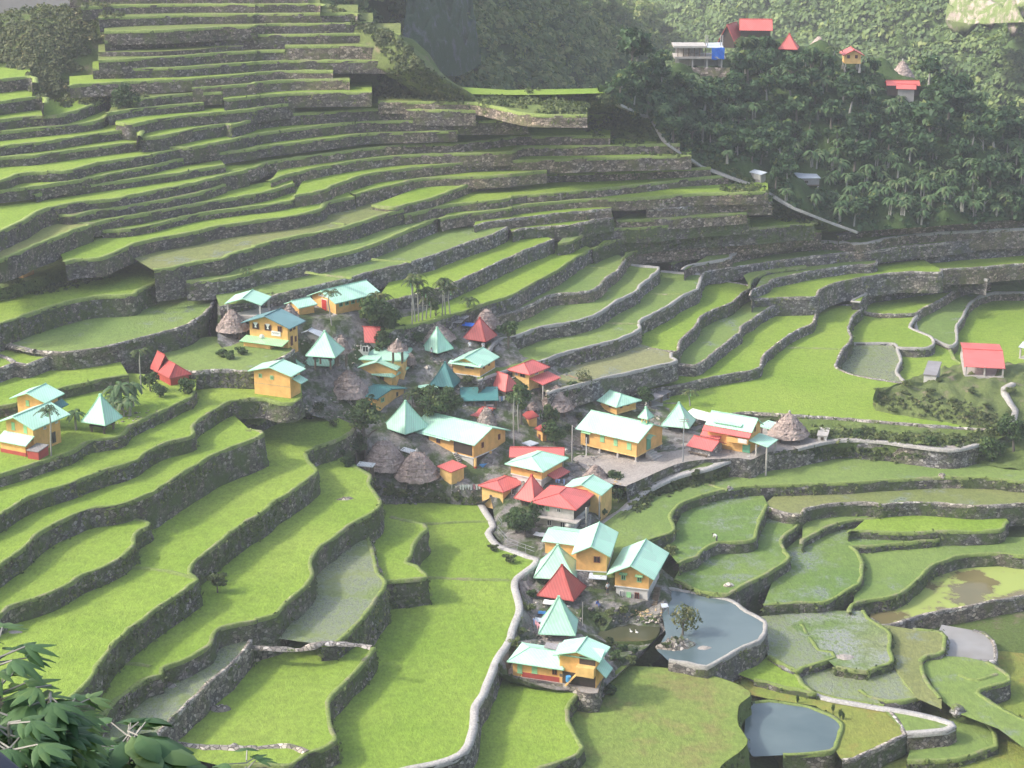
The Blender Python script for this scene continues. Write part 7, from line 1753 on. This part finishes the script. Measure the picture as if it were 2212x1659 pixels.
laundry('mixed washing under the grey house side porch', 'F', (1180, 800), (1330, 800), 4, [M_WHITE, M_CBLUE, M_CDARK])
laundry('blue and white washing beside the tall slim mint pyramid', 'J', (560, 430), (690, 560), 5, [M_WHITE, M_CBLUE, M_PINK])
def sheet(label, c, p, w_, d_, z, mat, tilt=.12, name='tarpaulin', cat='tarpaulin'):
    g = hit(*cr(c, p)); root = empty(name, g, R1.uniform(-.5, .2)); tag(root, label, cat); n = 6; V = []
    for a in range(n):
        for b in range(n): V.append((w_ * (a / (n - 1) - .5), d_ * (b / (n - 1) - .5), z + tilt * b / (n - 1) + R1.gauss(0, .03)))
    link('sheet', mesh('sheet', V, grid_faces(n, n)[:, ::-1], [mat], smooth=True), root)
    for a in (-1, 1):
        for b in (-1, 1): m = MB(); m.tube([(a * w_ * .47, b * d_ * .47, -.3), (a * w_ * .47, b * d_ * .47, z + (tilt if b > 0 else 0))], .04, 5); m.build('prop', [M_WOOD], root)
sheet('blue tarpaulin behind the sharp red pyramid', 'C', (880, 300), 2.2, 1.6, .9, M_BLUE)
sheet('grey sheet canopy among clutter near the upper thatched huts', 'C', (740, 190), 2.6, 1.8, 1.0, RM['grey'], name='canopy', cat='canopy')
sheet('second grey sheet canopy beside the upper thatched huts', 'C', (690, 240), 2.0, 1.6, .8, RM['grey'], name='canopy', cat='canopy')
sheet('white sheet spread between the dark red pyramid and the slim mint pyramid', 'J', (820, 90), 1.9, 1.1, .5, M_WHITE, name='canopy', cat='canopy')
sheet('small blue plastic cover on the ground beside the slim mint pyramid', 'J', (690, 215), 1.0, .6, .25, M_BLUET)
sheet('white roof sheet under the grey house front', 'F', (1000, 1530), 2.6, 1.0, .5, M_WHITE, name='canopy', cat='canopy')
sheet('pale sheet on rubble left of the slim mint pyramid', 'J', (650, 340), 1.4, .9, .35, RM['tin'], name='canopy', cat='canopy')
sheet('grey tank cover beside the pond side staircase', 'I', (2130, 1370), .9, 1.0, 1.0, RM['tin'], name='canopy', cat='canopy')
def dish(label, c, p, r=.45):
    g = hit(*cr(c, p)); root = empty('satellite_dish', g); tag(root, label, 'satellite dish'); V = []; F = []
    for j in range(5):
        for a in range(16): f = j / 4; V.append((r * f * math.cos(a * .3927), -.25 * r * (1 - f * f) * 1.6 - .2, 1.5 + r * f * math.sin(a * .3927)))
    F = [[j * 16 + a, j * 16 + (a + 1) % 16, (j + 1) * 16 + (a + 1) % 16, (j + 1) * 16 + a] for j in range(4) for a in range(16)]
    link('dish', mesh('dish', V, F, [M_FRAMEW], smooth=True), root); m = MB(); m.tube([(0, 0, -.4), (0, -.1, 1.5)], .04, 6); m.build('mast', [M_METAL], root)
dish('white satellite dish before the grey house', 'I', (730, 215), .6); dish('round white satellite dish left of the winged red house', 'K', (1660, 200), .5); dish('satellite dish by the blue green roofed house porch', 'A', (700, 1120), .4)
# rubble and planks between the houses
for (c, p, r_, lb) in [('E', (800, 1330), .5, 'terracotta boulder below the right thatched cone'), ('E', (700, 1290), .45, 'grey boulder below the left thatched cone'), ('E', (940, 1330), .35, 'grey boulder under the washing side of the right thatched cone'), ('J', (1420, 130), .4, 'rock on the duck pond rim'),
                       ('C', (180, 760), .45, 'boulder left in the rubble slope below the pale mint pyramid'), ('C', (260, 850), .5, 'boulder in the middle of the rubble slope below the pale mint pyramid'), ('C', (330, 720), .4, 'boulder right in the rubble slope below the pale mint pyramid'), ('G', (240, 860), .5, 'boulder at the church corner'), ('G', (60, 900), .5, 'boulder left of the pale twin pole'), ('F', (1330, 330), .35, 'boulder at the upper edge of the church yard')]:
    boulder(hit(*cr(c, p)), r_, lb)
def stones(name, area, n, r0, r1, mat):
    """loose stones: one uncountable scatter"""
    V = []; F = []
    ico = bmesh.new(); bmesh.ops.create_icosphere(ico, subdivisions=1, radius=1); iv = np.array([v.co[:] for v in ico.verts]); fi = [[v.index for v in f.verts] for f in ico.faces]; ico.free()
    for _ in range(n):
        q = R1.choice(area); g = hit(q[0] + R1.uniform(-1, 1) * q[2], q[1] + R1.uniform(-1, 1) * q[3]); r = R1.uniform(r0, r1); M = iv * (1 + rng.normal(0, .16, iv.shape)) * (r, r * R1.uniform(.7, 1.1), r * .6); b = len(V)
        V += (M + np.array(g)).tolist(); F += [[i + b for i in f] for f in fi]
    tag(recentred(name, V, np.array(F), mat), kind='stuff')
stones('rubble', [(930, 1062, 110, 22), (860, 1075, 40, 14), (985, 835, 30, 26), (960, 800, 24, 20), (1000, 770, 60, 20), (1260, 1000, 26, 40), (1380, 1335, 55, 10), (1200, 1330, 55, 45), (1165, 1370, 30, 40), (1110, 1060, 60, 20), (700, 890, 60, 14), (730, 870, 60, 18), (1175, 830, 60, 20), (1440, 905, 40, 20), (720, 760, 70, 30), (1240, 1255, 50, 20), (280, 905, 60, 20)], 900, .10, .34, M_COPE)
stones('rubble', [(500, 1018, 20, 10), (1390, 1325, 40, 10), (235, 895, 35, 10), (610, 700, 30, 12), (1330, 1050, 10, 20)], 160, .08, .25, WM['t'])

# people: one continuous skinned body each
SKIN = plain('skin', (.32, .18, .12)); HAIR = plain('hair', (.02, .018, .016)); CL = [plain('cloth_shirt_white', (.75, .75, .75)), plain('cloth_shirt_blue', (.10, .16, .38)), plain('cloth_shirt_red', (.45, .08, .07)), plain('cloth_trousers', (.07, .07, .09))]
def person(loc, pose, shirt, label, yaw=0.0):
    b = math.radians(75 if pose == 'bend' else (4 if pose == 'stand' else 10)); hip = Vector((0, 0, .92 if pose != 'sit' else .30))
    def up(l): return hip + Vector((math.sin(b) * l, 0, math.cos(b) * l))
    J = {'hip': hip, 'chest': up(.32), 'neck': up(.52), 'head': up(.66), 'crown': up(.80)}
    for s, n in ((-1, 'l'), (1, 'r')):
        if pose == 'sit': J['k' + n] = hip + Vector((.42, s * .13, .16)); J['f' + n] = hip + Vector((.50, s * .13, -.26)); J['t' + n] = J['f' + n] + Vector((.14, 0, -.02))
        else: J['k' + n] = Vector((.05, s * .11, .48)); J['f' + n] = Vector((-.02, s * .12, .07)); J['t' + n] = Vector((.15, s * .12, .03))
        sh = up(.46) + Vector((0, s * .18, 0)); J['s' + n] = sh
        if pose == 'bend': J['e' + n] = sh + Vector((.03, s * .04, -.28)); J['h' + n] = sh + Vector((.10, 0, -.52))
        else: J['e' + n] = sh + Vector((.02, s * .08, -.28)); J['h' + n] = sh + Vector((.16, s * .05, -.48))
    E = [('hip', 'chest'), ('chest', 'neck'), ('neck', 'head'), ('head', 'crown')]
    for n in 'lr': E += [('hip', 'k' + n), ('k' + n, 'f' + n), ('f' + n, 't' + n), ('chest', 's' + n), ('s' + n, 'e' + n), ('e' + n, 'h' + n)]
    rad = dict(hip=.15, chest=.155, neck=.055, head=.10, crown=.085)
    for n in 'lr': rad.update({'k' + n: .075, 'f' + n: .045, 't' + n: .035, 's' + n: .07, 'e' + n: .045, 'h' + n: .035})
    me = bpy.data.meshes.new('body'); ks = list(J); me.from_pydata([tuple(J[k]) for k in ks], [(ks.index(a), ks.index(c)) for a, c in E], [])
    o = bpy.data.objects.new('person', me); COL.objects.link(o)
    md = o.modifiers.new('skin', 'SKIN'); ss = o.modifiers.new('sub', 'SUBSURF'); ss.levels = ss.render_levels = 1
    for i, k in enumerate(ks): me.skin_vertices[0].data[i].radius = (rad[k], rad[k])
    me.skin_vertices[0].data[0].use_root = True
    dg = bpy.context.evaluated_depsgraph_get(); ev = bpy.data.meshes.new_from_object(o.evaluated_get(dg)); bpy.data.objects.remove(o)
    for m in (SKIN, shirt, CL[3], HAIR): ev.materials.append(m)
    for p in ev.polygons:
        c = p.center; l = (c - hip).dot(Vector((math.sin(b), 0, math.cos(b))))
        near_leg = min((c - J['kl']).length, (c - J['kr']).length, (c - J['fl']).length, (c - J['fr']).length); arm = min((c - J['hl']).length, (c - J['hr']).length)
        p.material_index = 3 if (c - J['crown']).length < .105 or (c - up(.72) + Vector((.07, 0, 0))).length < .10 else (0 if l > .52 or arm < .2 else (1 if l > .02 else 2)); p.use_smooth = True
        if pose != 'sit' and c.z < .1: p.material_index = 0
    ob = link('person', ev, None, loc); ob.rotation_euler = (0, 0, yaw); tag(ob, label, 'person'); return ob
def tp(c, r, x, y): return hit(553 * c + x / 4, 414.75 * r + y / 4)
person(tp(2, 2, 1770, 1365), 'bend', CL[0], 'person in a white shirt bending over the paddy edge near the open water patch', 2.6)
person(hit(*cr('C', (878, 545))), 'sit', CL[0], 'person in white sitting under the sharp red pyramid roof, left', -1.4)
person(hit(*cr('C', (1075, 555))), 'sit', CL[0], 'person in white sitting under the sharp red pyramid roof, right', -1.4)
person(hit(*cr('C', (315, 705))), 'stand', CL[0], 'person in white standing under the pale mint pyramid roof', -1.2)
person(hit(*cr('J', (1500, 95))), 'sit', CL[1], 'person in blue sitting in the yard between the red pyramid and the pond house', -.8)
person(hit(*cr('I', (1290, 1090))), 'stand', CL[0], 'person in a pale shirt standing beside the tall orange gabled house', -1.2)
# ducks on the dark pond
def duck(loc, label):
    m = MB(); root = empty('duck', loc, R1.uniform(0, 6)); tag(root, label, 'duck', 'white ducks on the dark pond')
    bm = bmesh.new(); bmesh.ops.create_uvsphere(bm, u_segments=12, v_segments=8, radius=1)
    for v in bm.verts:
        p = v.co; v.co = Vector((p.x * .24 - .05 * p.z, p.y * .14 * (1 - .3 * max(0, -p.x)), .08 + p.z * .12 + .10 * max(0, -p.x - .6)))
    b = bmesh.new(); me = bpy.data.meshes.new('body'); bm.to_mesh(me); bm.free(); me.materials.append(M_WHITE); link('body', me, root)
    m.tube([(.16, 0, .12), (.22, 0, .26), (.25, 0, .33), (.31, 0, .33)], [.05, .04, .055, .03], 8); m.build('neck', [M_WHITE], root)
    m = MB(); m.tube([(.29, 0, .33), (.38, 0, .32)], [.025, .012], 6); m.build('beak', [WM['o']], root)
for (x_, y_) in [(1030, 485), (1080, 492)]: duck(onz(1106 + x_ / 4, 1244.25 + y_ / 4, T['W5']['z']), 'white duck on the dark pond')
# cypress-like shrubs on the rim of the small blue pond
for (x_, y_, h_) in [(255, 1095, 1.1), (475, 1165, .8), (560, 1180, 1.1), (620, 1235, 1.3), (648, 1240, 1.1)]:
    g = hit(1659 + x_ / 4, 1244.25 + y_ / 4); root = empty('columnar_shrub', g); tag(root, 'dark narrow shrub on the rim of the small blue pond', 'shrub', 'narrow shrubs on the pond rim')
    c = link('foliage', R1.choice(CR_TD), root, (0, 0, h_ * .5)); c.scale = (.22, .22, h_ * .6)
    m = MB(); m.tube([(0, 0, -.2), (0, 0, h_ * .5)], .03, 5); m.build('stem', [M_BARK], root)

# ------------------------------------------------------------------ foreground plants on the near slope
def leafy_plant(name, label, U, V, dist, top_px, nl, leaf, kind, seed, group=None):
    d = ray(U, V).normalized(); tip = Vector((0, 0, H)) + d * dist
    base_ = Vector((tip.x, tip.y, ground_z(tip.x, tip.y))); ht = tip.z - base_.z
    root = empty(name, base_); tag(root, label, 'plant', group)
    rr = random.Random(seed); V_ = []; F_ = []; A_ = []; st = MB(); spread = leaf * 4.5
    for s in range(6):
        b0 = Vector((rr.uniform(-.25, .25), rr.uniform(-.25, .25), -.1)); t0 = Vector((rr.uniform(-1, 1) * spread * .5, rr.uniform(-1, 1) * spread * .5, ht * rr.uniform(.82, 1.0)))
        st.tube([b0, (b0 + t0) / 2 + Vector((rr.uniform(-.1, .1), rr.uniform(-.1, .1), 0)), t0], [.02, .014, .008], 6)
        for k in range(nl):
            f = rr.uniform(.90, 1.02); c = b0.lerp(t0, f); a = rr.uniform(0, 6.283); pl = leaf * rr.uniform(.4, 1.1)
            e = c + Vector((math.cos(a) * pl, math.sin(a) * pl, rr.uniform(-.15, .55) * pl)); st.tube([c, e], [.006, .004], 4)
            tone = rr.uniform(.2, .95)
            for q in range(5 if kind == 'palmate' else 1):
                aa = a + (q - 2) * .55 if kind == 'palmate' else a; L = leaf * rr.uniform(.8, 1.25) * (1 - .12 * abs(q - 2) if kind == 'palmate' else 1.5); wd = L * (.17 if kind == 'palmate' else .34)
                dx = Vector((math.cos(aa), math.sin(aa), 0)); sx = Vector((-dx.y, dx.x, 0)); b = len(V_); dr = rr.uniform(.15, .6)
                for j, (g, w_) in enumerate(((0, .05), (.25, .8), (.5, 1), (.78, .65), (1, .03))):
                    m = e + dx * L * g - Vector((0, 0, dr * L * g * g)); V_ += [tuple(m - sx * wd * w_ - Vector((0, 0, wd * w_ * .2))), tuple(m + Vector((0, 0, wd * .12))), tuple(m + sx * wd * w_ - Vector((0, 0, wd * w_ * .2)))]
                for j in range(4):
                    for s2 in (0, 1): F_.append([b + 3 * j + s2, b + 3 * j + 1 + s2, b + 3 * j + 4 + s2, b + 3 * j + 3 + s2]); A_.append(min(1, max(0, tone + rr.gauss(0, .05))))
    st.build('stems', [M_BARKP], root)
    link('leaves', mesh('leaves', V_, F_, [L_NEAR], attr=A_, smooth=True), root)
NP = 'leafy plants in the near lower left corner'
for (U, V, ds, nl, lf, kd, lb) in [(-8, 1470, 9, 26, .15, 'palmate', 'tall drooping leaved plant at the left frame edge in the near corner'), (8, 1545, 9.5, 26, .15, 'palmate', 'drooping leaved plant just below the tallest one at the left frame edge'),
        (72, 1585, 12, 40, .14, 'palmate', 'bluish green hand leaved plant in the near lower left'), (110, 1608, 12, 40, .14, 'palmate', 'low hand leaved plant right of the bluish one near the bottom'), (60, 1635, 11, 40, .14, 'palmate', 'hand leaved plant at the very bottom near the dark boulder'), (150, 1640, 12.5, 40, .13, 'palmate', 'small hand leaved plant at the bottom edge'),
        (185, 1640, 10, 30, .14, 'broad', 'yellow green broad leaved plant at the bottom edge'), (240, 1648, 10, 30, .14, 'broad', 'second broad leaved plant at the bottom edge, paler'), (277, 1592, 13, 18, .13, 'palmate', 'single slender plant with a star of leaves above the bottom edge'), (300, 1655, 11, 30, .13, 'broad', 'third broad leaved plant at the bottom edge'), (380, 1655, 13, 18, .13, 'palmate', 'low plant top showing at the bottom edge under the stony wall'), (505, 1658, 13, 18, .13, 'palmate', 'rightmost low plant top at the bottom edge')]:
    leafy_plant('leafy_plant', lb, U, V, ds, 0, nl, lf, kd, int(U * 7 + V), NP)
q_ = Vector((0, 0, H)) + ray(-60, 1790).normalized() * 2.4
M_DSHAPE = plain('dark_corner_shape', (.10, .10, .125), .7, .2, 4)
boulder(q_, .112, 'smooth dark rounded boulder cut by the lower left frame corner', M_DSHAPE, None, .95)  # dark corner object of unknown kind, stands in as a rounded lump
g_ = ground_z(q_.x, q_.y); blk_ = MB(); blk_.tube([(0, 0, g_ - q_.z - .2), (0, 0, -.05)], [.18, .12], 10); blk_.build('dark_shape_base', [M_DSHAPE], bpy.data.objects['boulder']) if False else None

# ------------------------------------------------------------------ air
hz = MB(); hz.box(-260, 1150, -60, 1300, T['G0']['z'] - 30, 560)
ho = hz.build('haze', []); tag(ho, kind='stuff')
hm = bpy.data.materials.new('haze_air'); hm.use_nodes = True; ht_ = hm.node_tree; ht_.nodes.remove(ht_.nodes['Principled BSDF'])
pv = ht_.nodes.new('ShaderNodeVolumePrincipled'); pv.inputs['Color'].default_value = (.93, .96, 1, 1); pv.inputs['Density'].default_value = .00032; pv.inputs['Anisotropy'].default_value = .2
ht_.links.new(pv.outputs[0], ht_.nodes['Material Output'].inputs['Volume']); ho.data.materials.append(hm)

# added shade body, out of view, dims the sun over the valley; the far mountainside lies beyond its shade
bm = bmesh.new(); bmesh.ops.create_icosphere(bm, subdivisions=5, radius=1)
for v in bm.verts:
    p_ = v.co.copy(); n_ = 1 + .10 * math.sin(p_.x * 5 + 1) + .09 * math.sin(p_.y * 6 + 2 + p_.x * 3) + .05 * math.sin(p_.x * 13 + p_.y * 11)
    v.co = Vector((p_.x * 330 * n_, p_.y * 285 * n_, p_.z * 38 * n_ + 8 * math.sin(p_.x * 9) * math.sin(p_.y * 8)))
cme = bpy.data.meshes.new('added_shade_cloud'); bm.to_mesh(cme); bm.free()
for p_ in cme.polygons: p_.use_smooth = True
clm = bpy.data.materials.new('added_shade_mist'); clm.use_nodes = True; ct = clm.node_tree; ct.nodes.remove(ct.nodes['Principled BSDF'])
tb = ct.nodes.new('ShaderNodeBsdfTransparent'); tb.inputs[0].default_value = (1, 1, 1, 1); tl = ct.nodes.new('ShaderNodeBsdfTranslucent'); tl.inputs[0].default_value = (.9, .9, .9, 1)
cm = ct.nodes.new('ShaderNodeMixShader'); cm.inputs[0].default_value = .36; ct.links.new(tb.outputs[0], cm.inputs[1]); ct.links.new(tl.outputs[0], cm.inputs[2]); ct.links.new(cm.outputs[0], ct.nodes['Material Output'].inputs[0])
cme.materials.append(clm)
co_ = link('added_shade_cloud', cme, None, Vector((0, 170, 10)) + SUN_DIR * 1000); tag(co_, kind='stuff')
